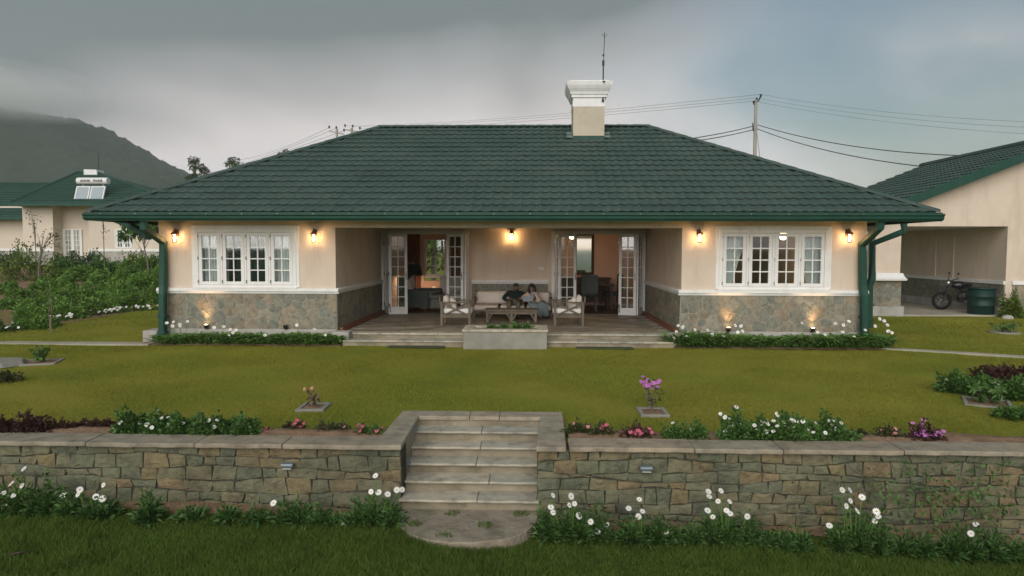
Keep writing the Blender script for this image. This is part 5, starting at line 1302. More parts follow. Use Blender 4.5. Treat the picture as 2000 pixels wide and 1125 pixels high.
up(1535, 864, 95, 58, 'white_flower_bush', 'middle mound of the large white flowering clump, thickest with bloom', 'flowering bush', 'leaf_bush', 1400, .05, .03, 'small', 30)
up(1615, 864, 80, 52, 'white_flower_bush', 'right mound of the large white flowering clump on the right wall', 'flowering bush', 'leaf_bush', 1100, .05, .03, 'small', 14)
up(1672, 858, 40, 18, 'red_leaved_shrub', 'low dull plant right of the large white flowering clump', 'shrub', 'leaf_dull', 160, .045, .022)
up(1735, 860, 44, 28, 'pink_flower_plant', 'faded rosy plant left of the purple flowers on the right wall', 'flower', 'leaf_dull', 260, .045, .022, 'rose', 7)
up(1806, 864, 54, 36, 'purple_flower_plant', 'round purple flowering plant on the right wall top', 'flower', 'leaf_red', 340, .045, .022, 'purple', 26)
# low leafy fringe along both beds
# big daisies at the foot of the wall
FOOT_ = lambda px: float(low_z((px-930)/195.0))+.02
def daisy(px, py, wpx, hpx, label, flowers, n=420, flat=1.0, ln=.13):
    s = 1/199.0; FOOT = FOOT_(px); p = G(px, py, FOOT); y = min(p[1], WALL_Y-.12); X = p[0]
    t = thing('daisy_plant', label, 'plant', (X, y, FOOT-.01)); PLN[0] += 1; rg = np.random.default_rng(300+PLN[0]); rr = random.Random(PLN[0])
    w, h = wpx*s*(.86 if flowers else .66), hpx*s*1.55; n = int(n*(2.6 if flowers else 1.7)); k = max(2, int(w/.15)); P_, D_ = [], []
    for i in range(k):
        pts, dd = blob_points(n//k, (w/k*.75, .17, h*rr.uniform(.65, 1.05)), rg, .2); pts[:, 0] += -w/2+w*(i+.5)/k+rr.uniform(-.03, .03); P_.append(pts); D_.append(dd)
    pts = np.concatenate(P_); dd = np.concatenate(D_)
    leaves('foliage', pts*np.array([[1,1,.75]]), dd*np.array([[1,1,.5]])+rg.normal(size=dd.shape)*.35+np.array([[0,-.1,.75]]), ln*.62, .020, 'leaf_daisy', t, rg, .3)
    nb = 14; a = rg.random(nb)*6.28; base = np.stack([(rg.random(nb)-.5)*w*.9, (rg.random(nb)-.5)*.12-.05, np.zeros(nb)], 1)
    straps('basal_leaves', base, np.stack([np.cos(a)*.8, np.sin(a)*.8-.2, .8+rg.random(nb)*.6], 1), .17, .035, 'leaf_daisy', t, rg, .6)
    for fx, fy in flowers:
        q = P(fx, fy, y-.04)-Vector((X, y, FOOT-.01)); q.y += rr.uniform(-.03, .03)
        put_flower('daisy' if abs(fx-px) < 400 else 'mid', q, t, rr, rr.uniform(.55, 1.2)); stalk(t, (q.x*.55+rr.uniform(-.03, .03), 0, .05), (q.x, q.y+.012, q.z-.006))
daisy(55, 1005, 140, 85, 'large daisy plant at the left end of the wall foot', [(47,916), (20,946), (40,950), (3,965), (27,968), (5,990)], 700)
daisy(175, 1008, 130, 50, 'daisy plant in bloom, second from the left end of the wall foot', [(122,969), (155,957), (150,967), (184,972), (202,973), (205,946)], 480)
daisy(292, 1016, 64, 50, 'flowerless rosette of upright leaves at the wall foot', [], 260, ln=.16)
daisy(370, 1010, 60, 24, 'low flowerless clump right of the upright rosette', [], 140); daisy(440, 1016, 64, 32, 'flowerless leafy clump in the middle of the left wall foot', [], 200); daisy(505, 1018, 50, 30, 'small flowerless clump left of a single white daisy', [], 150)
daisy(590, 1022, 112, 48, 'leafy clump with one tall white daisy on its left', [(535,982)], 460); daisy(668, 1026, 50, 26, 'low clump with one daisy lying near the grass', [(670,1023)], 150)
daisy(735, 1026, 112, 60, 'daisy plant against the left foot of the garden steps', [(725,960), (738,964), (758,964), (733,930), (775,957), (785,957)], 520)
daisy(1120, 1050, 150, 78, 'bushy daisy plant against the right foot of the garden steps', [(1080,970), (1115,968), (1076,991), (1112,987), (1122,983), (1080,1000), (1130,1006), (1153,1017), (1167,1037), (1154,1043), (1184,1025)], 800)
daisy(1258, 1056, 100, 60, 'daisy plant with a loose cluster of blooms, second right of the steps', [(1248,974), (1228,994), (1254,997), (1247,1008), (1301,1043)], 480)
daisy(1335, 1058, 84, 50, 'dark leafy clump without blooms between two daisy plants', [], 340)
daisy(1425, 1062, 120, 66, 'daisy plant with a tall fan of blooms on the right wall foot', [(1385,962), (1408,959), (1385,970), (1404,981), (1424,979), (1418,996), (1381,996), (1391,1008), (1425,1002), (1460,1009)], 600)
daisy(1485, 1070, 60, 36, 'low dark clump right of the tall fan of daisies', [], 180); daisy(1545, 1078, 84, 46, 'rosette of long leaves without blooms on the right wall foot', [], 320, ln=.16)
daisy(1672, 1078, 130, 76, 'largest daisy plant of the right wall foot, blooms climbing the stones', [(1642,955), (1660,958), (1686,973), (1659,977), (1652,988), (1672,997), (1710,998), (1714,1008), (1711,1020), (1621,1028)], 700)
daisy(1785, 1082, 90, 50, 'flowerless clump left of the rightmost daisy plant', [], 340); daisy(1900, 1088, 130, 62, 'rightmost daisy plant at the wall foot with one bloom', [(1907,1025), (1896,1042)], 620)
daisy(1990, 1092, 80, 50, 'leafy clump cut by the right edge of the picture', [], 320)
# creeper on the right wall
cre = thing('wall_creeper', 'thin green creeper spreading over the right end of the retaining wall', 'creeper', (4.9, WALL_Y-.02, LOW_Z-.1)); rg = np.random.default_rng(9)
n = 520; cxs = rg.normal(size=n)*.35+np.where(rg.random(n) < .35, -.75, 0); czs = np.clip(.36+rg.normal(size=n)*.19, .0, .74)
leaves('foliage', np.stack([cxs, -.045-rg.random(n)*.03, czs], 1), rg.normal(size=(n,3))*np.array([[1,.3,1]])+np.array([[0,-.5,0]]), .045, .032, 'leaf_daisy', cre, rg)
# bed plants along the house front
def house_plant(px, py, wpx, hpx, label, nfl, seed, spots=()):
    p = G(px, py, -.03); rg = np.random.default_rng(seed); rr = random.Random(seed); s = 1/98.0; w, h = wpx*s*1.05, hpx*s*1.12; y = -.36
    X = P(px, py, y)[0]; t = thing('border_plant', label, 'plant', (X, y, -.035)); n = int(560*w/.6)
    a = rg.random(n)*6.28; base = np.stack([(rg.random(n)-.5)*w, (rg.random(n)-.5)*.26, rg.random(n)*.05], 1)
    straps('foliage', base, np.stack([np.cos(a)*.9, np.sin(a)*.9, .7+rg.random(n)*.9], 1), h*1.05, .042, 'leaf_strap', t, rg, .45)
    pts, dd = blob_points(n//3, (w*.55, .2, h*.6), rg, .3); leaves('low_leaves', pts, dd+rg.normal(size=dd.shape)*.5, .09, .035, 'leaf_bush', t, rg)
    for (fx, fy) in spots:
        q = P(fx, fy, y-.12)-Vector((X, y, -.035)); put_flower('mid', q, t, rr, rr.uniform(.7, 1.3), 1.1); stalk(t, (q.x*.6, -.02, .05), (q.x, q.y+.01, q.z-.006))
hp = [(345, 684, 70, 30, [(326,631), (337,637), (339,629), (351,634), (352,638), (366,628)]), (405, 686, 62, 34, [(418,640), (437,638)]), (465, 686, 64, 34, [(447,656), (450,644), (461,645), (455,650)]), (525, 687, 64, 32, [(518,655)]), (585, 687, 62, 34, [(578,663), (599,666), (580,635)]), (636, 686, 56, 34, [(614,644), (635,655), (593,687)])]
names = ['leafy border plant beside the left green downpipe', 'leafy border plant under the lit uplight of the left wing', 'leafy border plant under the left casements, third from the downpipe', 'leafy border plant under the right casements of the left wing', 'leafy border plant below the unlit uplight', 'leafy border plant against the left veranda steps']
for k, ((a, b_, c, d, sp), lab) in enumerate(zip(hp, names)): house_plant(a, b_, c, d, lab, 0, 400+k, sp)
hp = [(1345, 690, 64, 46, [(1321,648), (1325,636), (1334,638), (1316,661), (1320,673), (1314,664), (1336,662), (1332,640), (1341,658)]), (1405, 691, 66, 42, [(1357,644), (1382,645), (1391,654), (1413,658), (1408,667), (1422,666), (1413,693), (1430,694)]), (1470, 690, 66, 36, [(1436,636), (1448,637), (1441,649), (1450,647)]), (1535, 690, 66, 34, []), (1595, 690, 66, 40, [(1566,631), (1597,649), (1595,671), (1611,654)]), (1655, 690, 62, 40, [(1632,632), (1647,635), (1658,628), (1646,649), (1668,658)]), (1705, 690, 46, 44, [(1690,645), (1709,637), (1718,623), (1727,627), (1733,635), (1735,647), (1742,650)])]
names = ['border plant thick with white daisies beside the right veranda steps', 'daisy-topped border plant under the uplight nearest the veranda', 'border plant under the left casements of the right window', 'plain green border plant under the middle of the right window', 'border plant below the uplight nearest the right downpipe', 'border plant just left of the right green downpipe', 'round border plant at the foot of the right green downpipe']
for k, ((a, b_, c, d, sp), lab) in enumerate(zip(hp, names)): house_plant(a, b_, c, d, lab, 0, 420+k, sp)
# plants of the pits
def sapling(c, h, label, nst, leafm, nl, fl=None, nf=0, spread=.25, name='sapling', ln=.06, lw=.03, top=False):
    PLN[0] += 1; rr = random.Random(500+PLN[0]); rg = np.random.default_rng(500+PLN[0]); t = thing(name, label, 'plant', c); m = MB(); tips = []
    for k in range(nst):
        a = rr.uniform(0, 6.28); b0 = Vector((rr.uniform(-.02, .02), rr.uniform(-.02, .02), -.01)); e = Vector((math.cos(a)*spread*rr.uniform(.4, 1), math.sin(a)*spread*rr.uniform(.3, .8), h*rr.uniform(.65, 1)))
        mid = b0.lerp(e, .5)+Vector((rr.uniform(-.03, .03), rr.uniform(-.03, .03), .02)); m.tube([b0, mid, e], [.003+.009*h, .0025+.005*h, .002], 5); tips += [b0.lerp(e, rr.uniform(.35, 1)) for _ in range(8)]+[e]
        for q in range(2):
            s0 = mid.lerp(e, rr.random()); e2 = s0+Vector((rr.uniform(-.1, .1), rr.uniform(-.1, .1), rr.uniform(.03, .12)))*h*1.6; m.tube([s0, e2], .002, 4); tips.append(e2)
    m.build('stems', 'twig', t)
    if nl:
        T_ = np.array([tips[rr.randrange(len(tips))] for _ in range(nl)])+rg.normal(size=(nl,3))*.015; leaves('foliage', T_, rg.normal(size=(nl,3))+np.array([[0,0,.2]]), ln, lw, leafm, t, rg)
    hi = sorted(tips, key=lambda v: -v.z)[:max(6, len(tips)//2)]
    for k in range(nf): q = hi[k % len(hi)]+Vector((rr.uniform(-.04, .04), rr.uniform(-.04, .04), rr.uniform(-.01, .05))); put_flower(fl, q, t, rr, rr.uniform(.3, 1.3))
    return t
zt_ = lambda p, d=.01: (p[0], p[1], float(terrain_z(p[0], p[1]))+d)
sapling(zt_(gA), .26, 'leafy green sprout in the far left planting frame', 7, 'leaf_bush', 110, spread=.18, name='sprout', ln=.09, lw=.05)
sapling(zt_(gB), .24, 'twiggy pinkish sapling in the planting frame above the left wall', 10, 'leaf_red', 30, 'rose', 2, spread=.12)
sapling(zt_(gC), .38, 'purple flowering shrub in the planting frame above the right wall', 9, 'leaf_dull', 70, 'purple', 26, spread=.18, name='flowering_shrub')
sapling(zt_(gD), .24, 'leafy plant in the far right planting frame', 8, 'leaf_bush', 170, spread=.26, name='sprout', ln=.10, lw=.05)
sapling(zt_(gE), .24, 'low spreading plant in the round ring before the carport', 8, 'leaf_bush', 120, spread=.34, name='sprout', ln=.10, lw=.045)
s0 = G(97, 651, -.02); sapling(zt_(s0, 0), 1.25, 'thin young tree standing alone on the left lawn', 2, 'leaf_bush', 26, spread=.05, ln=.12, lw=.05)
# shrubs at the right edge of the lawn
def sh(px, py, w, h, name, label, leafm, n, fl=None, nf=0, fs=1.0, ln=.075, wd=.035, d=.4):
    p = G(px, py, -.05); return shrub(name, label, 'shrub', (p[0], p[1], -.05), w, h, d, leafm, n, ln, wd, fl, nf, fs=fs)
sh(1888, 765, .75, .30, 'white_flower_bush', 'dark green bush with white blooms, left of the right edge shrubs', 'leaf_bush', 1100, 'mid', 6); sh(1930, 772, .55, .26, 'white_flower_bush', 'bush with white blooms behind the far right planting frame', 'leaf_bush', 700, 'mid', 4)
sh(1985, 780, .55, .34, 'white_flower_bush', 'dark bush with white blooms cut by the right picture edge', 'leaf_bush', 800, 'mid', 5); sh(1960, 742, .9, .28, 'red_leaved_shrub', 'reddish shrub behind the bushes at the right edge', 'leaf_red', 800, 'rose', 5); sh(1990, 815, .5, .14, 'green_shrub', 'low green shrub at the right edge near the wall', 'leaf_bush', 350)
for k in range(3):
    p = G(-40+k*30, 800-k*40, -.05)
sh(-10, 745, .7, .2, 'red_leaved_shrub', 'low reddish plant below the stone slab at the left edge', 'leaf_dull', 300)
# ------------------------------------------------------------------ left: bushes on the bank, neighbouring cottage
def tz(x, y): return float(terrain_z(x, y))
def ground_hit(px, py):
    """where the view ray meets the terrain"""
    d = ray(px, py); t = 4.0
    for _ in range(4000):
        p = CAM+d*t
        if p[2] <= tz(p[0], p[1]): return Vector(p)
        t += .03
    return Vector(p)
rows = [(6, 646, 5), (40, 628, 5), (85, 640, 4), (75, 612, 5), (130, 622, 5), (150, 604, 5), (190, 612, 5), (215, 594, 5), (250, 600, 5), (290, 588, 5), (20, 602, 4), (110, 590, 5), (55, 588, 4), (165, 580, 5), (230, 574, 5), (270, 570, 5), (300, 566, 5),
        (10, 575, 4), (130, 565, 4), (195, 558, 5), (90, 566, 4), (245, 552, 4), (285, 548, 4), (160, 548, 4), (215, 540, 4), (265, 534, 4), (120, 545, 3), (298, 530, 4)]
for k, (px, py, s) in enumerate(rows):
    p = ground_hit(px, py); rg = np.random.default_rng(700+k); zone = 0 if py >= 600 else 1 if py >= 560 else 2; t = thing('hedge_bush', ['rounded green bush in the front rows of the left bank, nearest the white edging flowers', 'rounded green bush in the middle rows of the left bank', 'rounded green bush in the rear rows of the left bank below the cottage'][zone], 'bush', (p[0], p[1], p[2]-.03), 0, ['front bushes of the left bank', 'middle bushes of the left bank', 'rear bushes of the left bank'][zone])
    dpt = (p[1]+14.5); r = .042*s*dpt/5.2*.9; n = 2400
    P_, D_ = [], []
    for q in range(4):
        pts, dd = blob_points(n//4, (r*.55, r*.50, r*(.55+.35*rg.random())), rg, .72); off = rg.normal(size=2)*r*.42; pts[:, 0] += off[0]; pts[:, 1] += off[1]; P_.append(pts); D_.append(dd)
    pts = np.concatenate(P_); dd = np.concatenate(D_)
    leaves('foliage', pts, dd+rg.normal(size=dd.shape)*.6+np.array([[0,0,.35]]), .09*dpt/20, .05*dpt/20, 'leaf_tea', t, rg)
    m = MB()
    for q in range(5): a = q*1.3; m.tube([(0,0,-.05), (math.cos(a)*r*.4, math.sin(a)*r*.4, r*.5)], .012, 4)
    m.build('stems', 'twig', t)
bx, by = np.meshgrid(np.arange(-34, -10.9, .5), np.arange(1.0, 21, .5)); bz = terrain_z(bx, by)+.012
exy = [(-30, .6), (-12.3, 1.2), (-11.8, 3.5), (-12.2, 8.3), (-11.9, 21)]
nxb, nyb = bx.shape[1], bx.shape[0]; ii, jj_ = np.meshgrid(np.arange(nxb-1), np.arange(nyb-1)); aa = (jj_*nxb+ii).ravel(); cxx, cyy = bx.ravel()[aa]+.25, by.ravel()[aa]+.25
lim = np.interp(cyy, [p[1] for p in exy[1:]], [p[0] for p in exy[1:]]); kk = (cxx < lim-.1); aa = aa[kk]
tag(link('bank_bed', raw_mesh('bank_bed', np.stack([bx, by, bz], -1).reshape(-1, 3), np.stack([aa, aa+1, aa+1+nxb, aa+nxb], 1), 'soil', True)), kind='structure')
for k in range(15):
    f = k/14; px, py = lerp(8, 308, f), lerp(650, 605, f)-12*math.sin(f*3.1)*.6
    if k == 0: py = 648
    p = ground_hit(px, py); rg = np.random.default_rng(760+k); rr = random.Random(k); t = thing('edging_plant', 'low white flowering edging plant along the left bank', 'flower', (p[0], p[1], p[2]), 0, 'white edging flowers along the left bank')
    pts, dd = blob_points(150, (.34, .2, .17), rg, .4); leaves('foliage', pts, dd+rg.normal(size=dd.shape)*.5, .06, .035, 'leaf_bush' if k % 4 else 'leaf_dull', t, rg)
    for q in range(7 if k % 4 else 2): put_flower('mid', (rr.uniform(-.3, .3), -.10-rr.random()*.1, .08+rr.random()*.1), t, rr, None, 1.2)
NY = 27.0; NZ = .95
co = thing('neighbouring_cottage', 'cream neighbouring cottage with green roof beyond the left bushes', 'house', (P(175, 480, NY)[0], NY, NZ))
def NX(px, Y=NY): return P(px, 480, Y)[0]-co.location.x
def NZZ(py, Y=NY): return P(175, py, Y)[2]-NZ
ze = NZZ(401); zs0, zs1 = NZZ(491), NZZ(486); zb = -.3
xa, xb, xc, xd = NX(46), NX(105), NX(175), NX(345)
m = MB(); m.box(xa, xb, 0, .2, zb, ze+.1); m.build('wall', 'plaster_far', co); wx0, wx1, wz0, wz1 = NX(225), NX(258), NZZ(484), NZZ(448)
m = MB(); m.box(xc, wx0, 0, .2, zb, ze+.1); m.box(wx1, xd, 0, .2, zb, ze+.1); m.box(wx0, wx1, 0, .2, zb, wz0); m.box(wx0, wx1, 0, .2, wz1, ze+.1); m.build('wall', 'plaster_far', co)
m = MB(); m.box(xa-6.5, xa, 2.6, 2.8, zb, ze+.1); m.build('wall', 'plaster_far', co); m = MB(); m.box(xa, xa+.2, .2, 2.6, zb, ze+.1); m.build('wall', 'plaster_far', co)
m = MB(); m.box(xb-.2, xb, .2, .9, zb, ze+.1); m.build('wall', 'plaster_far', co); m = MB(); m.box(xc, xc+.2, .2, .9, zb, ze+.1); m.build('wall', 'plaster_far', co); m = MB(); m.box(xb, xc, .9, 1.1, zb, ze+.1); m.build('wall', 'plaster_far', co)
m = MB(); m.box(xd-.2, xd, .2, 7, zb, ze+.1); m.build('wall', 'plaster_far', co); m = MB(); m.box(xa, xd, 7, 7.2, zb, ze+.1); m.build('wall', 'plaster_far', co)
m = MB(); m.box(xb, xc, .0, .9, ze, ze+.08); m.build('porch_ceiling', 'soffit', co)
for a, b_, y in ((xa, xb, 0), (xc, xd, 0), (xa-6.5, xa, 2.6)):
    m = MB(); m.box(a-.03, b_+.03, y-.06, y-.002, zs0, zs1); m.build('sill_band', 'white_paint', co); m = MB(); m.box(a, b_, y-.03, y-.003, zb, zs0-.003); m.build('stone_base', 'plinth', co)
def far_window(x0, x1, z0, z1, y, n, rows_, name='window'):
    m = MB(); F = .06; m.box(x0, x0+F, y-.04, y+.1, z0, z1); m.box(x1-F, x1, y-.04, y+.1, z0, z1); m.box(x0+F, x1-F, y-.04, y+.1, z1-F, z1); m.box(x0+F, x1-F, y-.04, y+.1, z0, z0+F)
    w = (x1-x0-2*F)/n; cells = []
    for i in range(n):
        a = x0+F+i*w; S = .10
        m.box(a, a+S, y-.02, y+.05, z0+F, z1-F); m.box(a+w-S, a+w, y-.02, y+.05, z0+F, z1-F); m.box(a+w/2-.02, a+w/2+.02, y-.015, y+.045, z0+F, z1-F)
        for r_ in range(1, rows_): z = lerp(z0+F, z1-F, r_/rows_); m.box(a+S, a+w-S, y-.012, y+.042, z-.02, z+.02)
        for cc in (0, 1):
            for r_ in range(rows_): cells.append((a+S+(w-2*S)*(cc+.5)/2, lerp(z0+F, z1-F, (r_+.5)/rows_)))
    o = m.build(name, 'white_paint', co); pm = MB(); pw_, ph_ = (w-.2)/2-.03, (z1-z0-2*F)/rows_-.03; pm.box(-pw_/2, pw_/2, -.003, .003, -ph_/2, ph_/2); me = pm.mesh('pane', 'glass')
    for a, b_ in cells: link('pane', me, o, (a, y+.015, b_))
    return o
far_window(wx0, wx1, wz0, wz1, .02, 2, 4)
far_window(NX(108, NY+.9), NX(162, NY+.9), NZZ(500, NY+.9), NZZ(448, NY+.9), .85, 3, 5, 'french_window')
m = MB(); m.box(xa, xd-.2, 5.0, 5.1, zb, ze); m.build('inner_wall', 'curtain_dark', co)
# roofs
def far_roof(x0, x1, y0, y1, zE, apx0, apx1, apy, zA, name='roof'):
    m = MB(); e = [(x0,y0,zE), (x1,y0,zE), (x1,y1,zE), (x0,y1,zE), (apx0,apy,zA), (apx1,apy,zA)]
    m.add(e+[(a, b_, c-.15) for a, b_, c in e[:4]], [(0,1,5,4), (1,2,5), (2,3,4,5), (3,0,4), (0,1,7,6), (1,2,8,7), (2,3,9,8), (3,0,6,9)]); o = m.build(name, 'roof_tile_far', co)
    # courses of the front slope as proud strips
    nC = 14; e0, e1, a0, a1 = Vector(e[0]), Vector(e[1]), Vector(e[4]), Vector(e[5]); sl_ = ((a0-e0)-Vector(((a0-e0).x, 0, 0))).normalized(); nn_ = Vector((0, -sl_.z, sl_.y))
    for k in range(nC):
        t0, t1 = k/nC, (k+1)/nC; p = [e0.lerp(a0, t0), e1.lerp(a1, t0), e1.lerp(a1, t1), e0.lerp(a0, t1)]
        mm = MB(); mm.add([p[0]+nn_*.005, p[1]+nn_*.005, p[1]+nn_*.055, p[0]+nn_*.055, p[2]+nn_*.015, p[3]+nn_*.015], [(0,1,2,3), (3,2,4,5)]); mm.build('tile_course', 'roof_tile_far', o)
    for (s, q) in ((e[0], e[4]), (e[1], e[5]), (e[4], e[5])):
        if (Vector(s)-Vector(q)).length > .2: mm = MB(); mm.tube([Vector(s)+Vector((0,0,.04)), Vector(q)+Vector((0,0,.04))], .09, 6); mm.build('ridge_cap', 'roof_tile_far', o)
    g = MB(); g.box(x0-.05, x1+.05, y0-.14, y0-.01, zE-.17, zE+.02); g.build('gutter', 'gutter_green', o)
    return o
ry = 3.6
far_roof(NX(24, NY-.9), NX(352, NY-.9), -.9, 8.1, NZZ(397, NY-.9), NX(158, NY+ry), NX(192, NY+ry), ry, NZZ(337, NY+ry))
far_roof(NX(-170, NY+1.7), NX(60, NY+1.7), 1.7, 9, NZZ(424, NY+1.7), NX(-90, NY+5.5), NX(110, NY+5.5), 5.4, NZZ(359, NY+5.4))
# white vent gable on the cottage ridge
cx = NX(185, NY+ry-.2); m = MB(); z0 = NZZ(352, NY+ry); z1 = NZZ(332, NY+ry)
m.add([(cx-.45,ry-.4,z0), (cx+.5,ry-.4,z0), (cx+.5,ry+.4,z0), (cx-.45,ry+.4,z0), (cx-.45,ry-.4,z1), (cx+.4,ry-.4,z1-.02), (cx+.4,ry+.4,z1-.02), (cx-.45,ry+.4,z1)], [(0,1,2,3), (4,5,6,7), (0,1,5,4), (1,2,6,5), (2,3,7,6), (3,0,4,7)]); m.build('vent_cap', 'white_paint', co)
m = MB(); m.tube([(cx+.3, ry, z1), (cx+.32, ry, NZZ(300, NY+ry))], .02, 5); m.build('rod', 'black_metal', co)
# solar water heater
yS = NY-.6; sp_ = P(168, 397, yS); so = thing('solar_water_heater', 'solar water heater with white tank and two panels on the cottage roof', 'water heater', (sp_[0], yS, sp_[2]-.05))
sx = (P(204, 392, yS)[0]-P(147, 392, yS)[0])/2; dz = (P(175, 362, yS)[2]-sp_[2])
for s in (-1, 1):
    m = MB(); x0, x1 = sorted((s*.03, s*sx)); m.add([(x0,.2,.0), (x1,.2,.0), (x1,.6,dz), (x0,.6,dz), (x0,.13,.05), (x1,.13,.05), (x1,.53,dz+.05), (x0,.53,dz+.05)], [(0,1,2,3), (4,5,6,7), (0,1,5,4), (1,2,6,5), (2,3,7,6), (3,0,4,7)]); m.build('panel_frame', 'white_paint', so)
    m = MB(); d = .07; q0, q1 = Vector((0,.125,.052)), Vector((0,.525,dz+.052)); a, b_ = q0.lerp(q1, .06), q0.lerp(q1, .94)
    m.add([(x0+d,a.y,a.z), (x1-d,a.y,a.z), (x1-d,b_.y,b_.z), (x0+d,b_.y,b_.z)], [(0,1,2,3)]); m.build('solar_panel', 'solar_panel', so)
zt2 = P(175, 354, yS+.9)[2]-so.location.z
m = MB(); m.tube([(-sx-.05, .75, zt2), (sx+.05, .75, zt2)], .21, 18); m.build('tank', 'white_paint', so, False)
for s in (-1, 1): m = MB(); m.tube([(s*sx*.7, .75, 0), (s*sx*.7, .75, zt2-.2)], .03, 6); m.build('support', 'chrome', so)
m = MB(); rr = random.Random(2); x = -sx*.72                          # lettering too small to read: dark marks of its size along the tank
while x < sx*.72:
    w = rr.uniform(.05, .10)
    if abs(x) > .10: m.box(x, x+w*.8, .75-.216, .75-.208, zt2-.05-rr.random()*.02, zt2+.05+rr.random()*.03)
    x += w+.02
m.build('lettering', 'black_metal', so)
# plants before the cottage
def big_shrub(px, py, wpx, hpx, name, label, leafm, n, seed, lnf=.12):
    p = ground_hit(px, py); d = np.linalg.norm(np.array(p)-CAM); s = d/FPX; t = shrub(name, label, 'shrub', (p[0], p[1], p[2]-.05), wpx*s, hpx*s, wpx*s*.7, leafm, n, lnf, lnf*.45); return t
big_shrub(50, 548, 90, 62, 'garden_shrub', 'yellow-green shrub left of the bare little tree', 'leaf_yellow', 900, 1, .16); big_shrub(160, 524, 70, 34, 'garden_shrub', 'dark shrub before the cottage porch', 'leaf_tree', 900, 2, .18)
big_shrub(120, 530, 40, 30, 'garden_shrub', 'small green shrub between the bare tree and the porch shrub', 'leaf_bush', 500, 3, .16); big_shrub(195, 540, 60, 46, 'garden_shrub', 'round green shrub below the cottage wall', 'leaf_bush', 900, 4, .18)
big_shrub(285, 530, 70, 40, 'garden_shrub', 'light green shrub by the cottage window corner', 'leaf_yellow', 800, 5, .16); big_shrub(10, 520, 60, 34, 'garden_shrub', 'dark shrub at the left picture edge before the cottage', 'leaf_tree', 800, 6, .18)
big_shrub(235, 522, 60, 18, 'garden_shrub', 'low grassy clump along the cottage foot', 'leaf_bush', 400, 7, .16)
def tree(name, label, base, h, crown, n, lnf, leafm='leaf_tree', seed=0, trunk_r=.12, lean=0, clumps=9, cz=.72, group=None):
    rr = random.Random(seed); rg = np.random.default_rng(seed); t = thing(name, label, 'tree', base, 0, group); m = MB()
    top = Vector((lean, 0, h*.82)); m.tube([(0,0,-.2), (lean*.2, 0, h*.3), (lean*.6, .0, h*.6), top], [trunk_r, trunk_r*.8, trunk_r*.5, trunk_r*.2], 7); P_, D_ = [], []
    for k in range(clumps):
        a = rr.uniform(0, 6.28); rad = rr.uniform(.25, .95); c = Vector((lean+math.cos(a)*crown[0]*rad, math.sin(a)*crown[1]*rad, h*cz+rr.uniform(-1, 1)*crown[2]))
        s0 = Vector((lean*.5, 0, h*rr.uniform(.4, .7))); m.tube([s0, s0.lerp(c, .5)+Vector((0,0,.1)), c], [trunk_r*.35, trunk_r*.22, trunk_r*.1], 5)
        q = norm(rg.normal(size=(n//clumps, 3))); rad2 = (.4+.6*rg.random(len(q)))[:, None]; sz = rr.uniform(.32, .55)
        P_.append(np.array(c)[None, :]+q*rad2*np.array([crown[0]*sz, crown[1]*sz, crown[2]*sz*.8])); D_.append(q)
    m.build('trunk', 'bark', t); pts = np.concatenate(P_); dd = np.concatenate(D_); leaves('crown', pts, dd+rg.normal(size=dd.shape)*.7, lnf, lnf*.5, leafm, t, rg); return t
b0 = ground_hit(75, 560); tree('bare_tree', 'small crooked tree with pale bare branches on the left bank', b0, 2.6, (.8, .6, .6), 70, .13, 'leaf_dull', 3, .05, .3, 10, .7)
b0 = ground_hit(292, 545); tree('young_tree', 'young broad leaved tree in front of the cottage window', b0, 2.5, (1.1, .9, .35), 420, .30, 'leaf_bush', 4, .05, -.35, 8, .9)
b0 = ground_hit(205, 548); tree('slender_sapling', 'very thin bare sapling before the cottage wall', b0, 3.6, (.18, .15, .9), 40, .10, 'leaf_dull', 5, .025, 0, 8, .7)
b0 = ground_hit(72, 548); tree('slender_sapling', 'thin leafless sapling before the left cottage pier', b0, 3.4, (.35, .3, .7), 40, .11, 'leaf_dull', 6, .025, 0, 9, .75)
def far_tree(px, ytop, ybase_crown, wpx, Y, name, label, seed, n=1800, clumps=12):
    top = P(px, ytop, Y); bs = (top[0], Y, 0.0 if Y < 60 else 0.0); h = top[2]; w = (P(px+wpx/2, ytop, Y)[0]-P(px-wpx/2, ytop, Y)[0])/2; ch = (top[2]-P(px, ybase_crown, Y)[2])/2
    tree(name, label, bs, h, (w*.85, w*.85, ch*.85), n, .26, 'leaf_tree', seed, .28, 0, clumps, 1-ch/h)
far_tree(381, 309, 350, 46, 62, 'eucalyptus_tree', 'tall tree with layered crown left of the roof hip', 21, 850, 11); far_tree(458, 305, 345, 46, 66, 'eucalyptus_tree', 'tree just showing over the left roof hip', 22, 850, 10); far_tree(551, 291, 330, 26, 70, 'eucalyptus_tree', 'small tree top peeping over the roof beside the poles', 23, 900, 8); far_tree(371, 340, 380, 30, 58, 'round_tree', 'small round tree top below the layered tree', 24, 900, 8)
# greenery behind the house, seen through windows and gaps
for k, (x, y, h) in enumerate(((-3.6, 14, 4.2), (-1.2, 15.5, 3.8), (-6.5, 16, 4.0), (11.6, 19, 4.5), (13.5, 21, 4.8), (10.2, 23, 4.6), (16.5, 24, 5.0), (3.5, 17, 3.2))):
    tree('garden_tree', ['leafy tree seen through the living room back window', 'second tree behind the living room back window', 'tree behind the left part of the bungalow', 'green tree in the gap between bungalow and carport', 'tree behind the carport porch', 'tree behind the right rear corner of the bungalow', 'tallest tree behind the carport', 'low tree behind the middle of the bungalow'][k],
         (x, y, 0), h, (1.9, 1.6, 1.3), 2600, .22, 'leaf_yellow' if k in (0, 3) else 'leaf_bush', 40+k, .12, 0, 12, .6)

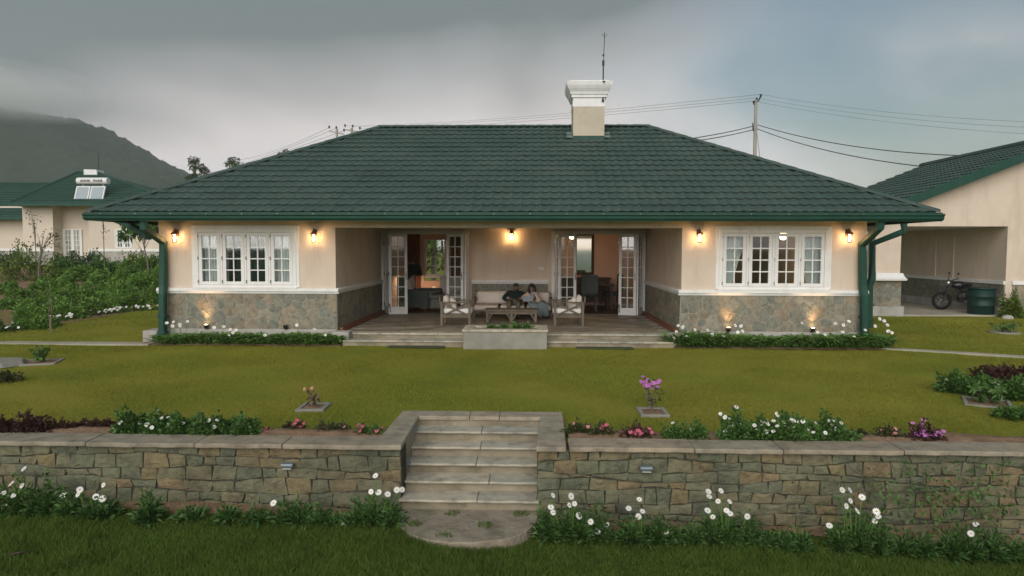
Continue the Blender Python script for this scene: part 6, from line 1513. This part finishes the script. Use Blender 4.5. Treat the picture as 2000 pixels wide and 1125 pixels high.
# ------------------------------------------------------------------ right: carport building
GY = 6.0; g0 = P(1733, 618, GY)
cp = thing('carport', 'cream carport building with green gabled roof at the right', 'building', (P(1758, 600, GY)[0], GY, .02)); ox = cp.location.x
def CXx(px, Y=GY): return P(px, 560, Y)[0]-ox
def CZ(py, Y=GY, px=1850): return P(px, py, Y)[2]-.02
pxa, pxb = CXx(1707), CXx(1757)
zsA, zsB = CZ(548, px=1733), CZ(541, px=1733); zH = CZ(442)
m = MB(); m.box(pxa, pxb, 0, .48, CZ(600, px=1733), zH); m.build('pillar', 'plaster', cp)
m = MB(); m.box(pxa-.10, pxb+.10, -.10, .58, -.05, CZ(598, px=1733)); m.build('pillar_base', 'plinth', cp, bevel=.01)
m = MB(); m.box(pxa-.03, pxb+.03, -.03, .51, CZ(598, px=1733)+.001, zsA); pf = m.build('pillar_facing', 'mortar', cp)
crazy(pf, (pxa-.03, -.031, 0), (1,0,0), (0,-1,0), pxb-pxa+.06, CZ(598, px=1733), zsA, .26, 41); crazy(pf, (pxb+.031, -.03, 0), (0,1,0), (1,0,0), .54, CZ(598, px=1733), zsA, .26, 42)
m = MB(); c_ = ((pxa+pxb)/2, .24); hw = (pxb-pxa)/2; m.lathe([((hw+a)*math.sqrt(2), z) for a, z in ((.04, zsA), (.09, zsA+.01), (.10, zsA+.06), (.05, zsB), (.01, zsB+.12))], 4, (*c_, 0), math.pi/4); m.build('sill_band', 'white_paint', cp)
xr0 = CXx(1977); apX = P(2100, 260, GY-.4)[0]-ox; apZ = CZ(262, GY-.4, 2100)
lx0 = 2*apX-0; eX = pxa-.55; eZ = zH+.28
m = MB(); m.box(xr0, 2*apX-pxa, 0, .25, -.1, zH); m.build('wall', 'plaster', cp)
m = MB(); m.box(xr0-.2, xr0-.001, .25, 6.6, -.1, zH+.018); m.box(xr0-.2, xr0-.001, .0, .249, -.1, zH-.001); m.build('wall', 'plaster', cp)                     # side wall along the porch
# gable wall above the opening
sl2 = (apZ-eZ)/(apX-eX)
m = MB(); gx0, gx1 = pxa, 2*apX-pxa; zz = lambda x: eZ+(min(x, 2*apX-x)-eX)*sl2-.10
m.add([(gx0,0,zH), (gx1,0,zH), (gx1,0,zz(gx1)), (apX,0,zz(apX)), (gx0,0,zz(gx0)), (gx0,.25,zH), (gx1,.25,zH), (gx1,.25,zz(gx1)), (apX,.25,zz(apX)), (gx0,.25,zz(gx0))], [(0,1,2,3,4), (5,6,7,8,9), (0,1,6,5), (1,2,7,6), (2,3,8,7), (3,4,9,8), (4,0,5,9)]); m.build('gable', 'plaster', cp)
m = MB(); m.box(pxa, xr0-.2, .25, 6.6, zH+.02, zH+.06); m.build('porch_ceiling', 'white_paint', cp)
m = MB(); m.box(pxa, pxb, 6.1, 6.6, 0, zH); m.build('pillar', 'plaster', cp)
m = MB(); m.box(pxa-.1, xr0, -.02, 6.6, -.06, .06); m.build('porch_slab', 'path_mat', cp)
zw0, zw1 = CZ(556, px=1977), CZ(549, px=1977)
m = MB(); m.box(xr0-.26, xr0-.202, .0, 6.6, zw0, zw1); m.build('sill_band', 'white_paint', cp); m = MB(); m.box(xr0-.03, xr0+3, -.06, -.002, zw0, zw1); m.build('sill_band', 'white_paint', cp)
m = MB(); m.box(xr0-.215, xr0-.202, .002, 6.6, .06, zw0-.002); pf = m.build('stone_facing', 'mortar', cp); crazy(pf, (xr0-.216, .002, 0), (0,1,0), (-1,0,0), 6.5, .30, zw0-.004, .34, 43)
m = MB(); m.box(xr0-.24, xr0-.218, .0, 6.6, .06, .30); m.build('plinth', 'plinth', cp)
m = MB(); m.box(xr0, xr0+3, -.02, -.003, .25, zw0-.002); pf = m.build('stone_facing', 'mortar', cp); crazy(pf, (xr0, -.021, 0), (1,0,0), (0,-1,0), 2.0, .25, zw0-.004, .3, 44)
m = MB(); m.box(xr0-.03, xr0+3, -.08, -.003, -.05, .25); m.build('plinth', 'plinth', cp)
dY = 3.0; m = MB(); m.box(xr0-.225, xr0-.203, 2.5, 2.6, zw1, zH-.25); m.box(xr0-.225, xr0-.203, 3.5, 3.6, zw1, zH-.25); m.box(xr0-.225, xr0-.203, 2.6, 3.5, zH-.35, zH-.25); m.build('door_frame', 'plaster_far', cp)
# roof: two slopes with tile courses
RB = 7.3; RF = -.42
def cslope(s):
    m = MB(); X = lambda x: apX+s*(x-apX); a, b_ = (eX, eZ), (apX, apZ)
    m.add([(X(a[0]),RF,a[1]), (X(b_[0]),RF,b_[1]), (X(b_[0]),RB,b_[1]), (X(a[0]),RB,a[1]), (X(a[0]),RF,a[1]-.08), (X(b_[0]),RF,b_[1]-.08), (X(b_[0]),RB,b_[1]-.08), (X(a[0]),RB,a[1]-.08)], [(0,1,2,3), (4,5,6,7), (0,1,5,4), (1,2,6,5), (2,3,7,6), (3,0,4,7)]); o = m.build('roof', 'roof_tile', cp)
    nC = 17; nU = 38; ang = math.atan2(b_[1]-a[1], b_[0]-a[0]); Ls = math.hypot(b_[0]-a[0], b_[1]-a[1]); cl = Ls/nC; V = []; F = []
    u = np.linspace(0, TW, US); tm = TV.copy(); tm[:, 1] *= cl/CL
    for j in range(nC):
        for i in range(nU):
            y = RF+(RB-RF)/nU*i+tm[:, 0]*((RB-RF)/nU/TW); v = j*cl+tm[:, 1]; hgt = tm[:, 2]
            x = a[0]+v*math.cos(ang)-hgt*math.sin(ang); z = a[1]+v*math.sin(ang)+hgt*math.cos(ang)
            V.append(np.stack([apX+s*(x-apX), y, z], 1)); F.append(TF+len(TV)*(len(V)-1))
    q = link('roof_tiles', raw_mesh('roof_tiles', np.concatenate(V), np.concatenate(F), 'roof_tile', True), o); q['kind'] = 'stuff'
    m = MB(); m.extrude([Vector((0, d, e)) for d, e in ((0,-.22), (-.03,-.22), (-.03,.05), (0,.05))], (X(a[0]-.05), RF, a[1]-.02), (X(b_[0]), RF, b_[1])); m.build('bargeboard', 'gutter_green', o)
    m = MB(); m.box(*sorted((X(a[0]-.12), X(a[0]-.01))), RF, RB, a[1]-.14, a[1]); m.build('gutter', 'gutter_green', o)
cslope(1); cslope(-1)
m = MB(); m.tube([(apX, RF, apZ+.03), (apX, RB, apZ+.03)], .11, 8); m.build('ridge_cap', 'roof_tile', cp)
# motorcycle
mc0 = G(1845, 604, .08); mo = thing('motorcycle', 'black motorcycle parked in the shade of the carport', 'motorcycle', (P(1872, 600, 7.3)[0]+.38, 7.6, .08), math.radians(172))
def wheel(x, r=.30):
    m = MB(); n = 20; V = []; F = []
    for i in range(n):
        a = 2*math.pi*i/n
        for k in range(6): b_ = 2*math.pi*k/6; q = r-.05+.05*math.cos(b_); V.append((x+q*math.cos(a), .05*math.sin(b_), r+q*math.sin(a)))
    for i in range(n):
        for k in range(6): F.append((i*6+k, i*6+(k+1) % 6, ((i+1) % n)*6+(k+1) % 6, ((i+1) % n)*6+k))
    m.add(V, F); w = m.build('wheel', 'rubber', mo, True)
    m = MB()
    for k in range(8): a = k*math.pi/4; m.bar((x, 0, r), (x+(r-.08)*math.cos(a), 0, r+(r-.08)*math.sin(a)), .018, .03, (0,1,0))
    m.tube([(x, -.06, r), (x, .06, r)], .04, 10); m.build('rim', 'chrome', w)
wheel(.68); wheel(-.62)
for s in (-1, 1): m = MB(); m.tube([(.68, s*.08, .30), (.44, s*.09, .86)], .024, 8); m.build('fork', 'black_metal', mo)
m = MB(); m.tube([(.36, -.36, 1.02), (.42, -.2, .98), (.45, 0, .93), (.42, .2, .98), (.36, .36, 1.02)], .014, 8); m.build('handlebar', 'black_metal', mo)
m = MB(); m.ell((.20, 0, .80), (.26,.15,.13)); m.build('fuel_tank', 'black_paint', mo, True); m = MB(); m.ell((-.28, 0, .79), (.38,.12,.065)); m.ell((-.55, 0, .84), (.16,.10,.05)); m.build('seat', 'rubber', mo, True)
m = MB(); m.ell((.05, 0, .42), (.20,.13,.18)); m.box(-.12, .20, -.10, .10, .26, .40); m.build('engine', 'black_metal', mo, bevel=.02); m = MB(); m.tube([(.1,.13,.3), (-.3,.16,.28), (-.75,.18,.42)], [.03,.045,.05], 10); m.build('exhaust', 'chrome', mo, True)
m = MB(); m.tube([(.45,0,.88), (.1,0,.62), (-.2,0,.64), (-.62,0,.62)], .028, 8); m.tube([(.1,0,.6), (0,0,.3), (-.62,0,.3)], .026, 8); m.tube([(-.25,0,.7), (-.62,.07,.3)], .02, 8); m.build('frame', 'black_metal', mo)
m = MB(); m.ell((.52, 0, .86), (.09,.10,.11)); m.build('headlight', 'chrome', mo, True); m = MB(); m.ell((.68,0,.6), (.22,.06,.045)); m.build('front_mudguard', 'black_paint', mo, True); m = MB(); m.ell((-.78,0,.72), (.14,.08,.05)); m.build('rear_mudguard', 'black_paint', mo, True)
for s in (-1, 1): m = MB(); m.tube([(.38, s*.25, 1.0), (.36, s*.3, 1.14)], .007, 6); m.ell((.36, s*.32, 1.17), (.015,.06,.04)); m.build('mirror', 'black_metal', mo, True)
m = MB(); m.box(-.86, -.84, -.05, .05, .72, .76); m.build('tail_light', 'red_paint', mo)
# barrel and potted plant
b0 = P(1917, 615, 6.25); ba = thing('water_barrel', 'dark green plastic barrel standing in front of the motorcycle', 'barrel', (b0[0], 6.3, .08)); br = (P(1942, 600, 6.3)[0]-P(1895, 600, 6.3)[0])/2; bh = P(1917, 561, 6.3)[2]-.08
m = MB(); m.lathe([(br*.92, 0), (br*.96, .02), (br*.98, bh*.30), (br*1.02, bh*.31), (br*1.02, bh*.36), (br*.98, bh*.37), (br*.99, bh*.64), (br*1.03, bh*.65), (br*1.03, bh*.70), (br*.99, bh*.71), (br*.98, bh*.93)], 26); m.build('drum', 'barrel_green', ba, True)
m = MB(); m.lathe([(br*1.03, bh*.932), (br*1.04, bh*.985), (br*.9, bh), (br*.3, bh)], 26); m.build('lid', 'barrel_green', ba, True)
p_ = P(1962, 600, 6.15); t = shrub('potted_fern', 'yellow-green ferny plant beside the barrel at the carport corner', 'plant', (p_[0]-.05, 5.72, .02), .46, .95, .4, 'leaf_yellow', 620, .14, .04, None, 0)
m = MB(); m.ell((0,0,0), (.17,.12,.10), 12, 8); o = m.build('boulder', 'plinth', None, True); o.location = (P(1968, 618, 5.4)[0], 5.4, .04); tag(o, 'pale rounded stone on the grass below the potted fern', 'stone')

# ------------------------------------------------------------------ power line
def insul(m, p, s=1.0): m.lathe([(.03*s, 0), (.03*s, .08*s), (.09*s, .09*s), (.09*s, .13*s), (.05*s, .14*s), (.08*s, .19*s), (.08*s, .23*s), (.03*s, .26*s)], 10, p)
PY = 24.0
pb = P(1474, 306, PY); pt_ = P(1478, 186, PY); tp1 = thing('utility_pole', 'concrete utility pole rising behind the right roof slope', 'pole', (pb[0], PY, 0))
def lp_(px, py): v = P(px, py, PY); return Vector((v[0]-pb[0], 0, v[2]))
zt1 = lp_(1475, 195).z; m = MB(); m.tube([(0,0,0), (.0,0,zt1)], [.15, .085], 8); m.build('shaft', 'concrete_pole', tp1)
m = MB(); m.tube([lp_(1475, 203), lp_(1482, 196), lp_(1485, 189)], .035, 6); m.tube([lp_(1475, 203), lp_(1472, 204)], .035, 6); m.build('bracket', 'black_metal', tp1)
ins = [lp_(1472, 203), lp_(1478, 197), lp_(1486, 190)]
for q in ins: m = MB(); insul(m, (q.x, 0, q.z-.02), .75); m.build('insulator', 'black_metal', tp1)
m = MB(); m.tube([lp_(1470, 240), lp_(1471, 256)], .03, 6); m.tube([lp_(1478, 240), lp_(1478, 256)], .03, 6); m.build('service_clamp', 'black_metal', tp1)
m = MB(); m.tube([lp_(1478, 258), lp_(1484, 306)], .012, 5); m.build('stay', 'black_metal', tp1)
QY = 62.0
def polep(pxm, ins_px, lab, ybase):
    pm = P(pxm, 280, QY); t = thing('utility_pole', lab, 'pole', (pm[0], QY, 0)); q = lambda px, py: Vector((P(px, py, QY)[0]-pm[0], 0, P(px, py, QY)[2]))
    m = MB(); m.tube([(0,0,0), q(pxm, ybase)], [.2, .14], 8); m.build('shaft', 'concrete_pole', t)
    a, b_ = ins_px[0], ins_px[-1]; m = MB(); m.bar(q(a[0], a[1]+7), q(b_[0], b_[1]+7), .16, .12); m.build('cross_arm', 'concrete_pole', t)
    for p in ins_px: m = MB(); v = q(*p); insul(m, (v.x, 0, v.z-.15), 1.3); m.build('insulator', 'black_metal', t)
    return [Vector(P(x, y, QY)) for x, y in ins_px]
iA = polep(658, [(643,249), (657,250), (672,255)], 'left pole of the distant pair above the roof', 252); iB = polep(687, [(674,246), (689,247), (703,251)], 'right pole of the distant pair above the roof', 250)
m, t, b = principled('wire', .6, .3); b.inputs['Base Color'].default_value = (.10,.10,.10,1)
def wire(a, b_, sag, lab, r=.012):
    a, b_ = Vector(a), Vector(b_); pts = [a.lerp(b_, i/24)-Vector((0,0,sag*4*(i/24)*(1-i/24))) for i in range(25)]
    m = MB(); m.tube(pts, r, 5, True); o = m.build('power_cable', 'wire', None, True); tag(o, lab, 'cable', 'overhead power cables')
tops = [Vector((pb[0]+q.x, PY, q.z+.16)) for q in ins]
for k in range(3):
    wire(tops[k], iB[2-k], .35, ['lowest bare cable running left from the pole to the distant poles', 'middle bare cable running left from the pole to the distant poles', 'topmost bare cable running left from the pole to the distant poles'][k], .009)
    e = [(2010, 262), (2010, 249), (2010, 238)][k]; q = P(*e, 15.0); q2 = tops[k]+(q-tops[k])*2; q2.z = 2*(q.z+.9)-tops[k].z; wire(tops[k], q2, .9, ['lowest bare cable leaving the pole to the right', 'middle bare cable leaving the pole to the right', 'topmost bare cable leaving the pole to the right'][k], .006)
    q = P([470, 400, 330][k], [312, 340, 360][k], 110); wire(iA[k], q, .5, ['first bare cable falling left from the distant poles', 'second bare cable falling left from the distant poles', 'third bare cable falling left from the distant poles'][k], .018)
for (x0, y0), (x1, y1), s, lab in (((1480, 244), (1935, 291), .42, 'upper insulated service cable from the pole to the carport roof'), ((1480, 252), (1812, 316), .30, 'lower insulated service cable from the pole to the carport roof')):
    a_ = P(x0, y0, PY); q = P(x1, y1, 13.0); q2 = a_+(q-a_)*1.18; wire(a_, q2, s*1.3, lab, .022)
for (x0, y0), (x1, y1), lab in (((1472, 246), (1340, 272), 'upper insulated service cable dipping behind the bungalow ridge'), ((1472, 253), (1352, 276), 'lower insulated service cable dipping behind the bungalow ridge')):
    wire(P(x0, y0, PY), P(x1, y1, 15.0), .05, lab, .022)

# ------------------------------------------------------------------ grass
def grass(name, n, xr, yr, h, w, mat, zf, seed, keep, label, lean=.5):
    rg = np.random.default_rng(seed); x = rg.uniform(*xr, n); y = rg.uniform(*yr, n); k = keep(x, y); x, y = x[k], y[k]; n = len(x); z = zf(x, y)-.004
    a = rg.random(n)*6.28; hh = h*(.55+.9*rg.random(n)); ww = w*(.7+.6*rg.random(n)); pat = .75+.35*np.sin(x*1.7+np.sin(y*2.3))*np.cos(y*1.9+.6*np.sin(x*.9)); hh = hh*pat
    b = np.stack([x, y, z], 1); sd = np.stack([np.cos(a), np.sin(a), np.zeros(n)], 1)*ww[:, None]/2; ln = rg.normal(size=(n,2))*lean*hh[:, None]
    tip = b+np.stack([ln[:,0], ln[:,1], hh], 1); v = np.stack([b-sd, b+sd, tip], 1).reshape(-1, 3); f = np.arange(3*n).reshape(-1, 3)
    o = link(name, raw_mesh(name, v, f, mat)); tag(o, label, 'grass', kind='stuff')
def keep_up(x, y):
    k = y > -7.02-.05*np.sin(x*2.1)
    k &= ~((x > OXL-.02) & (x < OXR+.02) & (y < BACKY+.02)); k &= ~((np.abs(x) < A+.1) & (y > -.62) & (y < BACK)); k &= ~((np.abs(x) < 3.5) & (y > -.55))
    for cx_, cy_, r_ in PITS: k &= ~((np.abs(x-cx_) < r_*.85) & (np.abs(y-cy_) < r_*.85))
    k &= ~((x < -A) & (np.abs(y-pL[2][1]) < .2)); yr_ = pR[0][1]+(pR[2][1]-pR[0][1])*(x-pR[0][0])/(pR[2][0]-pR[0][0]); k &= ~((x > pR[0][0]) & (np.abs(y-yr_) < .13))
    return k & ~((x > ox-.8) & (y > 5.9))
up_z = lambda x, y: terrain_z(x, y)+lawn_noise(x, y)*sst(-7, -6, y)
grass('grass', 520000, (-10, 11), (-7.2, -.3), .028, .0075, 'grass_upper', up_z, 1, keep_up, 'short olive green mown grass of the upper lawn', .7)
grass('grass', 90000, (-16, -7.5), (-1.5, 8), .035, .012, 'grass_upper', up_z, 2, lambda x, y: keep_up(x, y), 'mown grass of the lawn left of the bungalow', .7)
grass('grass', 90000, (7.4, 17), (-2, 6), .035, .012, 'grass_upper', up_z, 3, keep_up, 'mown grass of the lawn before the carport', .7)
def keep_lo(x, y): return ~(((x-cx_pad)/(R_+.0))**2+((y-WALL_Y)/(abs(FY-WALL_Y)))**2 < 1.0) & (y < WALL_Y-.20+.06*np.sin(x*5)+.04*np.sin(x*13))
cx_pad = (IXL+IXR)/2
grass('grass', 330000, (-6.2, 7.0), (-9.6, -7.75), .056, .008, 'grass_lower', lambda x, y: low_z(x)+2*lawn_noise(x, y), 4, keep_lo, 'longer dark green grass of the lower lawn', .55)
rg = np.random.default_rng(12); n = 1200
grass('grass', 5000, (-.9, .75), (-8.3, -7.6), .05, .009, 'grass_lower', lambda x, y: PADZ+0*x, 6, lambda x, y: (np.sin(x*9+1)*np.cos(y*11) > .72) & (((x-cx_pad)/R_)**2+((y-WALL_Y)/(FY-WALL_Y))**2 < .9), 'small weed tufts growing on the stone pad of the steps', .5)

st_ = G(38, 1090, float(low_z(-4.5))); m = MB(); m.tube([(-.12,-.03,.03), (-.02,.0,.045), (.10,.05,.035)], [.008,.012,.006], 6); m.tube([(.0,.0,.04), (.05,-.03,.07)], [.006,.003], 5); o = m.build('fallen_stick', 'dark_timber', None, True); o.location = st_; tag(o, 'short dark stick lying in the grass at the lower left', 'stick')
# ------------------------------------------------------------------ cloud cap on the hill and haze
def vol(name, c, d, aniso=0.2):
    m = bpy.data.materials.new(name); m.use_nodes = True; t = m.node_tree; t.nodes.clear(); v = N(t, 'ShaderNodeVolumePrincipled'); v.inputs['Color'].default_value = (*c, 1); v.inputs['Density'].default_value = d; v.inputs['Anisotropy'].default_value = aniso
    o = N(t, 'ShaderNodeOutputMaterial'); L(t, v.outputs[0], o.inputs['Volume']); return m
HAZE = True
if HAZE:
    hm = vol('haze_air', (.86,.92,.95), .00055)
    m = MB(); m.box(-900, 900, -200, 905, LOW_Z-1.2, 262); o = m.build('haze', hm, None); tag(o, 'thin grey evening haze over the valley', 'haze', kind='stuff')

cm_ = vol('cloud_air', (.985,.99,.99), .0042, .1)
for k, (px, py, Y, rx, ry_, rz) in enumerate(((-70, 182, 480, 105, 60, 24), (60, 200, 488, 60, 50, 14), (-220, 185, 480, 110, 60, 34))):
    c = P(px, py, Y)
    for q in (1.0, .8, .6, .4):
        m = MB(); m.ell((0,0,0), (rx*q, ry_*q, rz*q), 40, 24); o = m.build('low_cloud', cm_, None, True); o.location = c
        tag(o, 'low grey cloud hiding the top of the hill', 'cloud', 'low clouds on the hill', 'stuff')
